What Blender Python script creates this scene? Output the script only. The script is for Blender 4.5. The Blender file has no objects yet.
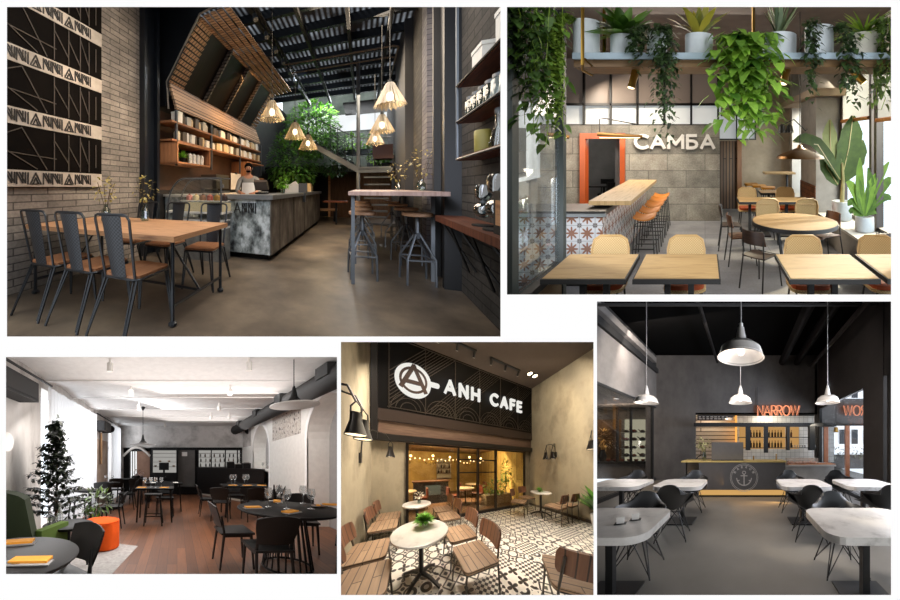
# Five cafe interiors seen through five splayed openings in one white gallery wall.
# Each cafe is a real box of a room standing behind its opening; its depth axis runs off in its own
# direction (five oblique floor plans), everything in it is solid geometry standing on its floor.
import bpy, bmesh, math, random
from mathutils import Matrix, Vector
C = bpy.context.scene.collection
PI = math.pi
FOC = 300.0                      # focal length of the one camera, in pixels of a 900 x 600 frame
WALL_Y = 1.2                     # distance of the white wall

cam = bpy.data.cameras.new('camera'); cam_o = bpy.data.objects.new('camera', cam); C.objects.link(cam_o)
cam.sensor_width = 36; cam.lens = 36 * FOC / 900; cam.clip_start = 0.01; cam.clip_end = 400
cam_o.rotation_euler = (PI / 2, 0, 0)
bpy.context.scene.camera = cam_o
bpy.context.scene.view_settings.view_transform = 'Standard'
bpy.context.scene.cycles.max_bounces = 8
bpy.context.scene.cycles.transparent_max_bounces = 24
bpy.context.scene.cycles.sample_clamp_indirect = 4
bpy.context.scene.cycles.caustics_reflective = False
bpy.context.scene.cycles.caustics_refractive = False
wd = bpy.data.worlds.new('world'); bpy.context.scene.world = wd; wd.use_nodes = True
wd.node_tree.nodes['Background'].inputs[0].default_value = (0.86, 0.93, 1.0, 1)
wd.node_tree.nodes['Background'].inputs[1].default_value = 2.0

# ------------------------------------------------------------------ materials
def lin(h):
    if not isinstance(h, str): return tuple(h)[:3]
    h = h.lstrip('#'); o = []
    for i in (0, 2, 4):
        c = int(h[i:i + 2], 16) / 255
        o.append(c / 12.92 if c <= .04045 else ((c + .055) / 1.055) ** 2.4)
    return tuple(o)
class NT:
    def __init__(s, name):
        s.m = bpy.data.materials.new(name); s.m.use_nodes = True; s.t = s.m.node_tree
        s.b = s.t.nodes['Principled BSDF']; s.out = s.t.nodes['Material Output']
    def n(s, typ, **kw):
        x = s.t.nodes.new(typ)
        for k, v in kw.items(): setattr(x, k, v)
        return x
    def put(s, sock, v):
        if v is None: return
        if hasattr(v, 'is_output'): s.t.links.new(v, sock)
        elif isinstance(v, (tuple, list)) and len(v) == 3 and sock.type == 'RGBA': sock.default_value = (*v, 1)
        else: sock.default_value = v
    def uv(s, sx=1, sy=1, ox=0, oy=0, rot=0):
        u = s.n('ShaderNodeUVMap'); u.uv_map = 'UVMap'
        mp = s.n('ShaderNodeMapping'); s.put(mp.inputs[0], u.outputs[0])
        mp.inputs['Scale'].default_value = (sx, sy, 1); mp.inputs['Location'].default_value = (ox, oy, 0); mp.inputs['Rotation'].default_value = (0, 0, rot)
        return mp.outputs[0]
    def noise(s, vec, scale=5, detail=4, rough=.55, dist=0):
        x = s.n('ShaderNodeTexNoise'); s.put(x.inputs['Vector'], vec)
        x.inputs['Scale'].default_value = scale; x.inputs['Detail'].default_value = detail; x.inputs['Roughness'].default_value = rough; x.inputs['Distortion'].default_value = dist
        return x.outputs[0]
    def ramp(s, fac, stops):
        r = s.n('ShaderNodeValToRGB'); s.put(r.inputs[0], fac); e = r.color_ramp.elements
        while len(e) < len(stops): e.new(.5)
        for el, (p, c) in zip(e, stops): el.position = p; el.color = (*lin(c), 1)
        return r.outputs[0]
    def mix(s, fac, a, b, mode='MIX'):
        x = s.n('ShaderNodeMix', data_type='RGBA', blend_type=mode)
        s.put(x.inputs[0], fac); s.put(x.inputs[6], a); s.put(x.inputs[7], b); return x.outputs[2]
    def math(s, op, a, b=None, c=None):
        x = s.n('ShaderNodeMath', operation=op)
        s.put(x.inputs[0], a)
        if b is not None: s.put(x.inputs[1], b)
        if c is not None: s.put(x.inputs[2], c)
        return x.outputs[0]
    def brick(s, vec, c1, c2, mortar, w, h, msize, offset=.5, bias=0):
        x = s.n('ShaderNodeTexBrick'); s.put(x.inputs['Vector'], vec); x.offset = offset
        s.put(x.inputs['Color1'], lin(c1)); s.put(x.inputs['Color2'], lin(c2)); s.put(x.inputs['Mortar'], lin(mortar))
        x.inputs['Scale'].default_value = 1; x.inputs['Brick Width'].default_value = w; x.inputs['Row Height'].default_value = h
        x.inputs['Mortar Size'].default_value = msize; x.inputs['Mortar Smooth'].default_value = .1; x.inputs['Bias'].default_value = bias
        return x
    def bump(s, h, strength=.3, dist=.01):
        x = s.n('ShaderNodeBump'); s.put(x.inputs['Height'], h); x.inputs['Strength'].default_value = strength; x.inputs['Distance'].default_value = dist
        s.t.links.new(x.outputs[0], s.b.inputs['Normal'])
    def fin(s, col, rough=.5, metal=0, spec=.5, emis=None, es=0, alpha=None):
        s.put(s.b.inputs['Base Color'], lin(col) if isinstance(col, str) else col)
        s.put(s.b.inputs['Roughness'], rough); s.b.inputs['Metallic'].default_value = metal; s.b.inputs['Specular IOR Level'].default_value = spec
        if emis is not None: s.put(s.b.inputs['Emission Color'], lin(emis) if isinstance(emis, str) else emis); s.b.inputs['Emission Strength'].default_value = es
        if alpha is not None: s.b.inputs['Alpha'].default_value = alpha
        return s.m
MATS = {}
def memo(fn):
    def g(name, *a, **k):
        if name not in MATS: MATS[name] = fn(name, *a, **k)
        return MATS[name]
    return g
@memo
def flat(name, col, rough=.5, metal=0, spec=.5, emis=None, es=0):          # one colour with a faint mottling
    t = NT(name); n = t.noise(t.uv(), 9, 3)
    c = lin(col)
    return t.fin(t.mix(n, tuple(x * .86 for x in c), tuple(min(1, x * 1.12) for x in c)), rough, metal, spec, emis, es)
@memo
def glow(name, col, s=1):
    t = NT(name); return t.fin('000000', .6, emis=col, es=s)
@memo
def mottled(name, c1, c2, scale=3, rough=.6, c3=None, sx=1, sy=1, bump=0, metal=0, spec=.4, lo=.3, hi=.7, detail=6):
    t = NT(name); n = t.noise(t.uv(sx, sy), scale, detail, .62)
    st = [(lo, c1), (hi, c2)] if c3 is None else [(lo, c1), ((lo + hi) / 2, c2), (hi, c3)]
    if bump: t.bump(n, bump)
    return t.fin(t.ramp(n, st), rough, metal, spec)
@memo
def wood(name, c1, c2, rough=.5, along='u', scale=1.0, c3=None, spec=.4):
    t = NT(name); v = t.uv(2.2 * scale, 26 * scale) if along == 'u' else t.uv(26 * scale, 2.2 * scale)
    n = t.noise(v, 1, 5, .6, .6); n2 = t.noise(t.uv(1.2 * scale, 5 * scale) if along == 'u' else t.uv(5 * scale, 1.2 * scale), 1, 2)
    base = t.ramp(n, [(.3, c1), (.7, c2)] if c3 is None else [(.28, c1), (.5, c2), (.72, c3)])
    return t.fin(t.mix(t.math('MULTIPLY', n2, .45), base, lin(c1)), rough, 0, spec)
@memo
def planks(name, c1, c2, gap, w, l, rough=.45, along='u', msize=.004, spec=.4):
    t = NT(name); rot = 0 if along == 'u' else PI / 2
    b = t.brick(t.uv(rot=rot), c1, c2, gap, l, w, msize, .37)
    n = t.noise(t.uv(3, 40) if along == 'u' else t.uv(40, 3), 1, 5, .6, .5)
    return t.fin(t.mix(.55, b.outputs[0], t.mix(n, (.1, .1, .1), (1, 1, 1)), 'OVERLAY'), rough, 0, spec)
@memo
def bricks(name, c1, c2, mortar, w=.4, h=.11, ms=.006, rough=.8, bump=.5, stain=.35, offset=.5):
    t = NT(name); b = t.brick(t.uv(), c1, c2, mortar, w, h, ms, offset); n = t.noise(t.uv(), 2.2, 6)
    n2 = t.noise(t.uv(), 30, 4)
    col = t.mix(stain, b.outputs[0], t.ramp(n, [(.3, '404040'), (.7, 'd0d0d0')]), 'OVERLAY')
    col = t.mix(stain * .7, col, t.ramp(n2, [(.3, '505050'), (.7, 'c0c0c0')]), 'OVERLAY')
    t.bump(t.math('SUBTRACT', 1, b.outputs[1]), bump, .012)
    return t.fin(col, rough, 0, .3)
@memo
def glass(name, tint='ffffff', gl=.08, rough=.02, haze=0.0, dcol='ffffff', fres=.45):
    t = NT(name); t.t.nodes.remove(t.b)
    tr = t.n('ShaderNodeBsdfTransparent'); tr.inputs[0].default_value = (*lin(tint), 1)
    g = t.n('ShaderNodeBsdfGlossy'); g.inputs['Roughness'].default_value = rough
    fr = t.n('ShaderNodeLayerWeight'); fr.inputs[0].default_value = .25
    f = t.math('MULTIPLY_ADD', fr.outputs[1], fres, gl)
    m = t.n('ShaderNodeMixShader'); t.put(m.inputs[0], f); t.put(m.inputs[1], tr.outputs[0]); t.put(m.inputs[2], g.outputs[0]); o = m.outputs[0]
    if haze:  # diffuse haze mixed into the clear glass
        d = t.n('ShaderNodeBsdfDiffuse'); d.inputs[0].default_value = (*lin(dcol), 1)
        m2 = t.n('ShaderNodeMixShader'); m2.inputs[0].default_value = haze; t.put(m2.inputs[1], o); t.put(m2.inputs[2], d.outputs[0]); o = m2.outputs[0]
    t.put(t.out.inputs[0], o); return t.m
@memo
def sheer(name, col, trans=.5, see=.0, es=0):
    t = NT(name); t.t.nodes.remove(t.b)
    d = t.n('ShaderNodeBsdfDiffuse'); d.inputs[0].default_value = (*lin(col), 1)
    r = t.n('ShaderNodeBsdfTranslucent'); r.inputs[0].default_value = (*lin(col), 1)
    m = t.n('ShaderNodeMixShader'); m.inputs[0].default_value = trans; t.put(m.inputs[1], d.outputs[0]); t.put(m.inputs[2], r.outputs[0]); o = m.outputs[0]
    if see:
        tr = t.n('ShaderNodeBsdfTransparent'); m2 = t.n('ShaderNodeMixShader'); m2.inputs[0].default_value = see
        t.put(m2.inputs[1], o); t.put(m2.inputs[2], tr.outputs[0]); o = m2.outputs[0]
    t.put(t.out.inputs[0], o); return t.m
@memo
def leafm(name, c1, c2, rough=.4, trans=.25):
    t = NT(name)
    u = t.n('ShaderNodeUVMap'); u.uv_map = 'UVMap'
    n = t.noise(u.outputs[0], 7, 2)
    oi = t.n('ShaderNodeNewGeometry')
    f = t.math('ADD', t.math('MULTIPLY', n, .5), t.math('MULTIPLY', oi.outputs['Random Per Island'], .6))
    col = t.ramp(f, [(.2, c1), (.85, c2)])
    t.fin(col, rough, 0, .5)
    tl = t.n('ShaderNodeBsdfTranslucent'); t.put(tl.inputs[0], col)
    m = t.n('ShaderNodeMixShader'); m.inputs[0].default_value = trans
    t.put(m.inputs[1], t.b.outputs[0]); t.put(m.inputs[2], tl.outputs[0]); t.put(t.out.inputs[0], m.outputs[0]); return t.m

# ------------------------------------------------------------------ mesh building
class B:
    """collects vertices and faces of one mesh, in the local frame of its thing"""
    def __init__(s): s.v = []; s.f = []
    def add(s, vs, fs):
        o = len(s.v); s.v.extend(Vector(p) for p in vs); s.f.extend(tuple(i + o for i in f) for f in fs); return s
    def box(s, x0, x1, y0, y1, z0, z1):
        return s.add([(x0, y0, z0), (x1, y0, z0), (x1, y1, z0), (x0, y1, z0), (x0, y0, z1), (x1, y0, z1), (x1, y1, z1), (x0, y1, z1)],
                     [(0, 3, 2, 1), (4, 5, 6, 7), (0, 1, 5, 4), (1, 2, 6, 5), (2, 3, 7, 6), (3, 0, 4, 7)])
    def cb(s, c, d): return s.box(c[0] - d[0] / 2, c[0] + d[0] / 2, c[1] - d[1] / 2, c[1] + d[1] / 2, c[2] - d[2] / 2, c[2] + d[2] / 2)
    def bar(s, p, q, w, h, up=(0, 0, 1)):                  # square bar from p to q
        p, q = Vector(p), Vector(q); d = (q - p).normalized(); u = Vector(up)
        if abs(d.dot(u)) > .97: u = Vector((1, 0, 0))
        a = d.cross(u).normalized() * w / 2; b = a.cross(d).normalized() * h / 2
        return s.add([p - a - b, p + a - b, p + a + b, p - a + b, q - a - b, q + a - b, q + a + b, q - a + b],
                     [(0, 3, 2, 1), (4, 5, 6, 7), (0, 1, 5, 4), (1, 2, 6, 5), (2, 3, 7, 6), (3, 0, 4, 7)])
    def cyl(s, p, q, r, r2=None, n=10):
        p, q = Vector(p), Vector(q); r2 = r if r2 is None else r2
        d = (q - p).normalized(); u = Vector((0, 0, 1)) if abs(d.z) < .9 else Vector((1, 0, 0))
        a = d.cross(u).normalized(); b = d.cross(a)
        vs = [p + (a * math.cos(t) + b * math.sin(t)) * r for t in (2 * PI * i / n for i in range(n))] + \
             [q + (a * math.cos(t) + b * math.sin(t)) * r2 for t in (2 * PI * i / n for i in range(n))]
        fs = [(i, i + n, (i + 1) % n + n, (i + 1) % n) for i in range(n)] + [tuple(range(n)), tuple(range(2 * n - 1, n - 1, -1))]
        return s.add(vs, fs)
    def tube(s, pts, r, n=6, closed=False):
        pts = [Vector(p) for p in pts]; m = len(pts); vs = []; fs = []; a = None
        for i, p in enumerate(pts):
            if closed: d = pts[(i + 1) % m] - pts[i - 1]
            else: d = pts[min(i + 1, m - 1)] - pts[max(i - 1, 0)]
            d.normalize()
            if a is None:
                u = Vector((0, 0, 1)) if abs(d.z) < .9 else Vector((1, 0, 0)); a = d.cross(u).normalized()
            else:
                a = a - d * a.dot(d)
                a = a.normalized() if a.length > 1e-6 else d.orthogonal().normalized()
            b = d.cross(a); rr = r[i] if isinstance(r, (list, tuple)) else r
            vs += [p + (a * math.cos(2 * PI * k / n) + b * math.sin(2 * PI * k / n)) * rr for k in range(n)]
        for i in range(m if closed else m - 1):
            j = (i + 1) % m
            fs += [(i * n + k, i * n + (k + 1) % n, j * n + (k + 1) % n, j * n + k) for k in range(n)]
        if not closed: fs += [tuple(range(n - 1, -1, -1)), tuple((m - 1) * n + k for k in range(n))]
        return s.add(vs, fs)
    def lathe(s, prof, c=(0, 0, 0), n=24, sx=1, sy=1, cap=True, a0=0, a1=2 * PI):
        full = abs(a1 - a0 - 2 * PI) < 1e-6; k = n if full else n + 1; vs = []; fs = []
        for r, z in prof:
            vs += [(c[0] + r * math.cos(a0 + (a1 - a0) * i / n) * sx, c[1] + r * math.sin(a0 + (a1 - a0) * i / n) * sy, c[2] + z) for i in range(k)]
        for j in range(len(prof) - 1):
            for i in range(n):
                i2 = (i + 1) % k
                fs.append((j * k + i, j * k + i2, (j + 1) * k + i2, (j + 1) * k + i))
        if cap and full: fs += [tuple(range(k - 1, -1, -1)), tuple((len(prof) - 1) * k + i for i in range(k))]
        return s.add(vs, fs)
    def prism(s, poly, a, b, plane='xy'):                   # polygon extruded between a and b along the third axis
        f = {'xy': lambda u, v, w: (u, v, w), 'xz': lambda u, v, w: (u, w, v), 'yz': lambda u, v, w: (w, u, v)}[plane]
        n = len(poly)
        return s.add([f(u, v, a) for u, v in poly] + [f(u, v, b) for u, v in poly],
                     [tuple(range(n - 1, -1, -1)), tuple(range(n, 2 * n))] + [(i, (i + 1) % n, n + (i + 1) % n, n + i) for i in range(n)])
    def quad(s, *p): return s.add(p, [tuple(range(len(p)))])
    def ball(s, c, r, n=12, m=8, sx=1, sy=1, sz=1):
        pr = [(r * math.sin(PI * j / m) if 0 < j < m else 1e-4, -r * math.cos(PI * j / m) * sz) for j in range(m + 1)]
        return s.lathe(pr, c, n, sx, sy)
    def surf(s, fn, nu, nv, thick=0):                       # fn(u, v) -> point, optional thickness along the normal
        g = [[Vector(fn(i / nu, j / nv)) for j in range(nv + 1)] for i in range(nu + 1)]
        k = nv + 1
        fs = [(i * k + j, (i + 1) * k + j, (i + 1) * k + j + 1, i * k + j + 1) for i in range(nu) for j in range(nv)]
        vs = [p for row in g for p in row]
        if not thick: return s.add(vs, fs)
        nr = []
        for i in range(nu + 1):
            for j in range(nv + 1):
                du = g[min(i + 1, nu)][j] - g[max(i - 1, 0)][j]; dv = g[i][min(j + 1, nv)] - g[i][max(j - 1, 0)]
                nn = du.cross(dv); nr.append(nn.normalized() if nn.length > 1e-9 else Vector((0, 0, 1)))
        N = len(vs); vs2 = [p - q * thick for p, q in zip(vs, nr)]
        f2 = [tuple(N + x for x in reversed(f)) for f in fs]
        rim = [i * k for i in range(nu + 1)] + [nu * k + j for j in range(1, k)] + [i * k + nv for i in range(nu - 1, -1, -1)] + [j for j in range(nv - 1, 0, -1)]
        fr = [(rim[i], rim[(i + 1) % len(rim)], N + rim[(i + 1) % len(rim)], N + rim[i]) for i in range(len(rim))]
        return s.add(vs + vs2, fs + f2 + [tuple(reversed(x)) for x in fr])
    def leaf(s, p, d, L, W, up=(0, 0, 1), bend=.3, fold=.15, n=3, shape=0):
        """a leaf from p along d: length L, width W, drooping by bend; shape 0 lens, 1 heart, 2 strap"""
        p, d = Vector(p), Vector(d).normalized(); u = Vector(up)
        side = d.cross(u)
        side = side.normalized() if side.length > 1e-4 else d.orthogonal().normalized()
        nr = side.cross(d).normalized(); vs = []; fs = []
        for i in range(n + 1):
            t = i / n; c = p + d * (L * t) - nr * (bend * L * t * t)
            w = W / 2 * (math.sin(PI * min(1, .06 + .94 * t)) ** .7 if shape == 0 else ((1 - t) ** .6 * (1 if t > .05 else .8)) if shape == 1 else (1 - t ** 3) * .9 + .02)
            w = max(w, W * .02)
            vs += [c - side * w + nr * (fold * w), c, c + side * w + nr * (fold * w)]
        for i in range(n):
            a = i * 3; fs += [(a, a + 1, a + 4, a + 3), (a + 1, a + 2, a + 5, a + 4)]
        return s.add(vs, fs)
    def xf(s, M, start=0):
        for i in range(start, len(s.v)): s.v[i] = M @ s.v[i]
        return s
def rrect(w, d, r, n=4, cx=0, cy=0):                        # rounded rectangle outline
    o = []
    for sx, sy, a in ((1, 1, 0), (-1, 1, PI / 2), (-1, -1, PI), (1, -1, 1.5 * PI)):
        for i in range(n + 1):
            t = a + PI / 2 * i / n; o.append((cx + sx * (w / 2 - r) + r * math.cos(t), cy + sy * (d / 2 - r) + r * math.sin(t)))
    return o
def Rz(a): return Matrix.Rotation(a, 4, 'Z')
def Tr(*p): return Matrix.Translation(p)

# ------------------------------------------------------------------ rooms
class Room:
    def __init__(s, f, cx, cy, yaw, h, win, cut):
        s.f, s.cx, s.cy, s.h, s.win, s.cut = f, cx, cy, h, win, cut
        c, n = math.cos(yaw), math.sin(yaw); s.c, s.n = c, n
        cols = []
        for ax in ((1, 0, 0), (0, 1, 0), (0, 0, 1)): cols.append(s.lin3(ax))
        s.M = Matrix((cols[0], cols[1], cols[2])).transposed()
        s.O = s.M @ Vector((0, 0, -h)); s.objs = []
    def lin3(s, v):                                          # room axes in the world: width, depth, height
        X = v[0] * s.c + v[1] * s.n; Y = -v[0] * s.n + v[1] * s.c
        return Vector((X + (s.cx - 450) / s.f * Y, FOC / s.f * Y, v[2] - (s.cy - 300) / s.f * Y))
    def W(s, p): return s.O + s.M @ Vector(p)
    def ray(s, px, py):                                      # sight line of a picture point, in room axes
        X, Y, Z = (px - s.cx) / s.f, 1.0, -(py - s.cy) / s.f
        return Vector((X * s.c - Y * s.n, X * s.n + Y * s.c, Z))
    def at(s, px, py, x=None, y=None, z=None):               # where that line meets a wall, a table top or the floor
        d = s.ray(px, py)
        t = x / d.x if x is not None else y / d.y if y is not None else (z - s.h) / d.z
        return Vector((d.x * t, d.y * t, s.h + d.z * t))
R = None
def use(room):
    global R; R = room

def link(name, b, mt, W3, off, bevel=0, smooth=True):
    """link one mesh: vertices of b go through W3 (room axes of the thing)"""
    me = bpy.data.meshes.new(name)
    bm = bmesh.new(); vs = [bm.verts.new(p) for p in b.v]
    for f in b.f:
        try: bm.faces.new([vs[i] for i in f])
        except ValueError: pass
    if bevel:
        es = [e for e in bm.edges if len(e.link_faces) == 2 and e.calc_face_angle(0) > .6]
        if es: bmesh.ops.bevel(bm, geom=es, offset=bevel, segments=2, profile=.6, affect='EDGES', clamp_overlap=True)
    bm.normal_update()
    uvl = bm.loops.layers.uv.new('UVMap')
    for f in bm.faces:
        n = f.normal; a, bb, c = abs(n.x), abs(n.y), abs(n.z)
        for l in f.loops:
            p = l.vert.co
            l[uvl].uv = (p.x, p.y) if c >= a and c >= bb else (p.y, p.z) if a >= bb else (p.x, p.z)
    for v in bm.verts: v.co = W3 @ v.co
    if W3.determinant() < 0: bmesh.ops.reverse_faces(bm, faces=bm.faces[:])
    bm.to_mesh(me); bm.free()
    if smooth and len(me.polygons):
        for p in me.polygons: p.use_smooth = True
        me.set_sharp_from_angle(angle=math.radians(34))
    me.materials.append(mt)
    o = bpy.data.objects.new(name, me); o.location = off; C.objects.link(o)
    if R is not None: R.objs.append(o)
    return o
class Thing:
    def __init__(s, o, A): s.o, s.A = o, A                    # A: 3x3, local axes -> world
    def part(s, name, b, mt, label=None, bevel=0, smooth=True):
        o = link(name, b, mt, s.A, (0, 0, 0), bevel, smooth); o.parent = s.o
        if label: o['label'] = label
        return Thing(o, s.A)
def props(o, label, cat, group, kind=None):
    if label: o['label'] = label
    if cat: o['category'] = cat
    if group: o['group'] = group
    if kind: o['kind'] = kind
def rest(p): return (p[0], p[1], p[2] + (.002 if p[2] > .05 else 0))    # things stand a hair above what carries them
def thing(name, label, cat, pos=(0, 0, 0), rot=0, group=None, sc=1.0):
    o = bpy.data.objects.new(name, None); C.objects.link(o); o.location = R.W(rest(pos)); o.empty_display_size = .1
    props(o, label, cat, group); R.objs.append(o)
    S = sc if isinstance(sc, (tuple, list)) else (sc, sc, sc)
    return Thing(o, R.M @ Matrix.Rotation(rot, 3, 'Z') @ Matrix.Diagonal(S))
def solo(name, b, mt, label, cat, pos=(0, 0, 0), rot=0, group=None, sc=1.0, bevel=0, smooth=True, kind=None):
    S = sc if isinstance(sc, (tuple, list)) else (sc, sc, sc)
    A = R.M @ Matrix.Rotation(rot, 3, 'Z') @ Matrix.Diagonal(S)
    o = link(name, b, mt, A, R.W(rest(pos)), bevel, smooth); props(o, label, cat, group, kind); return Thing(o, A)
def struct(name, b, mt, bevel=0, smooth=False):
    o = link(name, b, mt, R.M, R.W((0, 0, 0)), bevel, smooth); o['kind'] = 'structure'; return Thing(o, R.M)
def lamp(kind, pos, energy, col=(1, 1, 1), size=.1, to=None, sx=None, sy=None, spot=None, blend=.5, spread=None):
    l = bpy.data.lights.new('light', kind); l.energy = energy; l.color = lin(col)
    if kind == 'AREA':
        if sx: l.shape = 'RECTANGLE'; l.size = sx; l.size_y = sy or sx
        else: l.size = size
        if spread: l.spread = spread
    elif kind != 'SUN': l.shadow_soft_size = size
    if kind == 'SPOT': l.spot_size = spot or 1; l.spot_blend = blend
    o = bpy.data.objects.new('light', l); C.objects.link(o); o.location = R.W(pos)
    if to is not None:
        d = R.W(to) - o.location; o.rotation_euler = d.to_track_quat('-Z', 'Y').to_euler()
    return o

# ------------------------------------------------------------------ lettering: strokes on a 1-high cell
def arc(cx, cy, rx, ry, a, b, n=10): return [(cx + rx * math.cos(math.radians(a + (b - a) * i / n)), cy + ry * math.sin(math.radians(a + (b - a) * i / n))) for i in range(n + 1)]
GL = {'A': (.8, [[(0, 0), (.4, 1), (.8, 0)], [(.15, .32), (.65, .32)]]),
      'N': (.7, [[(0, 0), (0, 1), (.7, 0), (.7, 1)]]), 'H': (.7, [[(0, 0), (0, 1)], [(.7, 0), (.7, 1)], [(0, .5), (.7, .5)]]),
      'C': (.75, [arc(.48, .5, .48, .5, 50, 310, 14)]), 'F': (.5, [[(0, 0), (0, 1), (.52, 1)], [(0, .53), (.45, .53)]]),
      'E': (.52, [[(.52, 1), (0, 1), (0, 0), (.52, 0)], [(0, .52), (.46, .52)]]),
      'R': (.6, [[(0, 0), (0, 1), (.3, 1)] + arc(.3, .75, .3, .25, 90, -90, 8) + [(0, .5)], [(.25, .5), (.62, 0)]]),
      'O': (.9, [arc(.45, .5, .45, .5, 0, 360, 20)]), 'W': (1.1, [[(0, 1), (.28, 0), (.55, 1), (.82, 0), (1.1, 1)]]),
      'M': (.9, [[(0, 0), (0, 1), (.45, .3), (.9, 1), (.9, 0)]]), 'I': (.05, [[(0, 0), (0, 1)]]),
      'Б': (.6, [[(.55, 1), (0, 1), (0, 0), (.3, 0)] + arc(.3, .28, .3, .28, -90, 90, 8) + [(0, .56)]]), ' ': (.35, [])}
def word(txt, h, gap=.22, flip=False):
    """list of (letter, strokes) with strokes as (x, z) points, from x = 0; also the width"""
    x = 0; out = []
    for ch in txt:
        w, st = GL[ch]; out.append((ch, [[((x + u) * h, v * h) for u, v in s] for s in st])); x += w + gap
    W = (x - gap) * h
    if flip: out = [(c, [[(W - u, v) for u, v in s] for s in st]) for c, st in out]
    return out, W
def flatstroke(b, pts, w, y0, y1, mp=None):
    """bars of width w along a polyline in the x-z plane, extruded from y0 to y1"""
    mp = mp or (lambda x, y, z: (x, y, z))
    for (a, c), (d, e) in zip(pts, pts[1:]):
        L = math.hypot(d - a, e - c)
        if L < 1e-6: continue
        off = -math.copysign(w * .014 * ((len(b.v) // 8) % 6), y1 - y0)
        ux, uz = (d - a) / L, (e - c) / L; nx, nz = -uz * w / 2, ux * w / 2; k = w * .32
        q = [(a - ux * k - nx, c - uz * k - nz), (d + ux * k - nx, e + uz * k - nz), (d + ux * k + nx, e + uz * k + nz), (a - ux * k + nx, c - uz * k + nz)]
        b.add([mp(x, y0 + off, z) for x, z in q] + [mp(x, y1, z) for x, z in q], [(0, 1, 2, 3), (7, 6, 5, 4), (0, 4, 5, 1), (1, 5, 6, 2), (2, 6, 7, 3), (3, 7, 4, 0)])

ORD = ['first', 'second', 'third', 'fourth', 'fifth', 'sixth', 'seventh', 'eighth', 'ninth', 'tenth', 'eleventh', 'twelfth']

# ------------------------------------------------------------------ plants
def rnd(a, b): return random.uniform(a, b)
def vine(b, p, L, out, n, lw, spread=.05, shape=1, stemr=.004, stem=None):
    """a trailing stem from p over an edge and down, with n leaves"""
    pts = []; x, y, z = p
    for i in range(9):
        t = i / 8
        pts.append(Vector((x + out[0] * min(1, t * 4) + rnd(-1, 1) * spread * .6 * t, y + out[1] * min(1, t * 4) + rnd(-1, 1) * spread * .6 * t, z + .05 * math.sin(min(1, t * 4) * PI) - L * max(0, t - .08))))
    if stem is not None: stem.tube(pts, stemr, 4)
    for i in range(n):
        t = (i + rnd(.1, .9)) / n * 8; k = min(7, int(t)); q = pts[k].lerp(pts[k + 1], t - k)
        a = rnd(0, 2 * PI); d = Vector((math.cos(a), math.sin(a) - .45, rnd(-1.1, -.1)))
        s = lw * rnd(.65, 1.2); q = q + Vector((d.x, d.y, 0)) * spread * rnd(.2, 1)
        b.leaf(q, d, s * 1.25, s, bend=rnd(.05, .35), shape=shape, n=3)
def tuft(b, c, n, L, W, lean=(.2, 1.0), bend=.5, shape=0, n_seg=4, zmin=0):
    for i in range(n):
        a = 2 * PI * (i + rnd(-.3, .3)) / n * 2.618; le = rnd(*lean); d = Vector((math.cos(a) * math.sin(le), math.sin(a) * math.sin(le), math.cos(le)))
        b.leaf((c[0] + d.x * .02, c[1] + d.y * .02, c[2]), d, L * rnd(.7, 1.1), W * rnd(.8, 1.15), bend=bend * rnd(.4, 1.2), shape=shape, n=n_seg)
def cloud(b, c, rx, ry, rz, n, L, W, shape=0):
    for i in range(n):
        while True:
            v = Vector((rnd(-1, 1), rnd(-1, 1), rnd(-1, 1)))
            if v.length < 1: break
        v = v.normalized() * (v.length ** .6)
        d = (v.normalized() + Vector((rnd(-.6, .6), rnd(-.6, .6), rnd(-.7, .3)))).normalized()
        b.leaf((c[0] + v.x * rx, c[1] + v.y * ry, c[2] + v.z * rz), d, L * rnd(.7, 1.2), W * rnd(.7, 1.2), bend=rnd(0, .4), shape=shape, n=2)
# ================================================================== 1: brick cafe with the wooden counter canopy
random.seed(11)
R1 = Room(268, 254, 188, math.radians(21.97), 1.14, (7, 7, 500.5, 336.5), 'rb'); use(R1)
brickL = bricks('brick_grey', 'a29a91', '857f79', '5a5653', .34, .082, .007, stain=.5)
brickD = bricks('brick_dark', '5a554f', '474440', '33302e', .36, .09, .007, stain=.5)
brickG = bricks('brick_soft', '6a6762', '5a5855', '47444a', .3, .08, .006, stain=.4)
steelB = flat('blue_black_steel', '1c222b', .45, .3); steel = flat('dark_steel', '3b3f44', .4, .7); steelL = flat('grey_steel', '6b7178', .4, .6)
oak = wood('warm_oak', '8f6040', 'd8a67a', .5, 'u', 1.2, 'ba885e'); oakY = wood('warm_oak_lengthways', '70422a', 'b17d55', .5, 'v', 1.2, '96633e')
redw = wood('red_brown_board', '4a2418', '8a5138', .5, 'v', 1.5); blackm = flat('matt_black', '0d0d0e', .6)
white = flat('off_white', 'd9d6cf', .5); concF = mottled('polished_concrete', '3a332c', '665b4e', 1.1, .36, '8d7e6a', bump=.02, lo=.3, hi=.72)
struct('floor', B().box(-3.5, 1.05, .6, 13.2, -.1, 0), concF)
struct('wall_left', B().box(-3.65, -3.47, .4, 3.51, 0, 4.8), brickL)
struct('wall_left_rear', B().box(-3.7, -3.5, 3.75, 13, 0, 4.8), mottled('dark_plaster', '17181a', '2a2826', 2))
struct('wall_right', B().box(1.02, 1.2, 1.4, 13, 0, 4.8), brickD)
struct('wall_back', B().box(-3.7, 1.2, 13, 13.2, 0, 5.6), mottled('court_wall', '3a4038', '6a6f64', 1.5))
struct('window_1', B().box(-2.6, 1.0, 12.95, 13, 3.75, 4.5), glow('bright_clerestory', 'f0f4f6', 1.0))  # daylight in this strip is put in as emission
b = B()
for i in range(16): b.box(-.7, 1.0, 11.1 + i * .12, 11.16 + i * .12, 4.45, 4.5)
struct('beam_3', b, flat('dark_slatted_roof', '26241f', .8))
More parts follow.
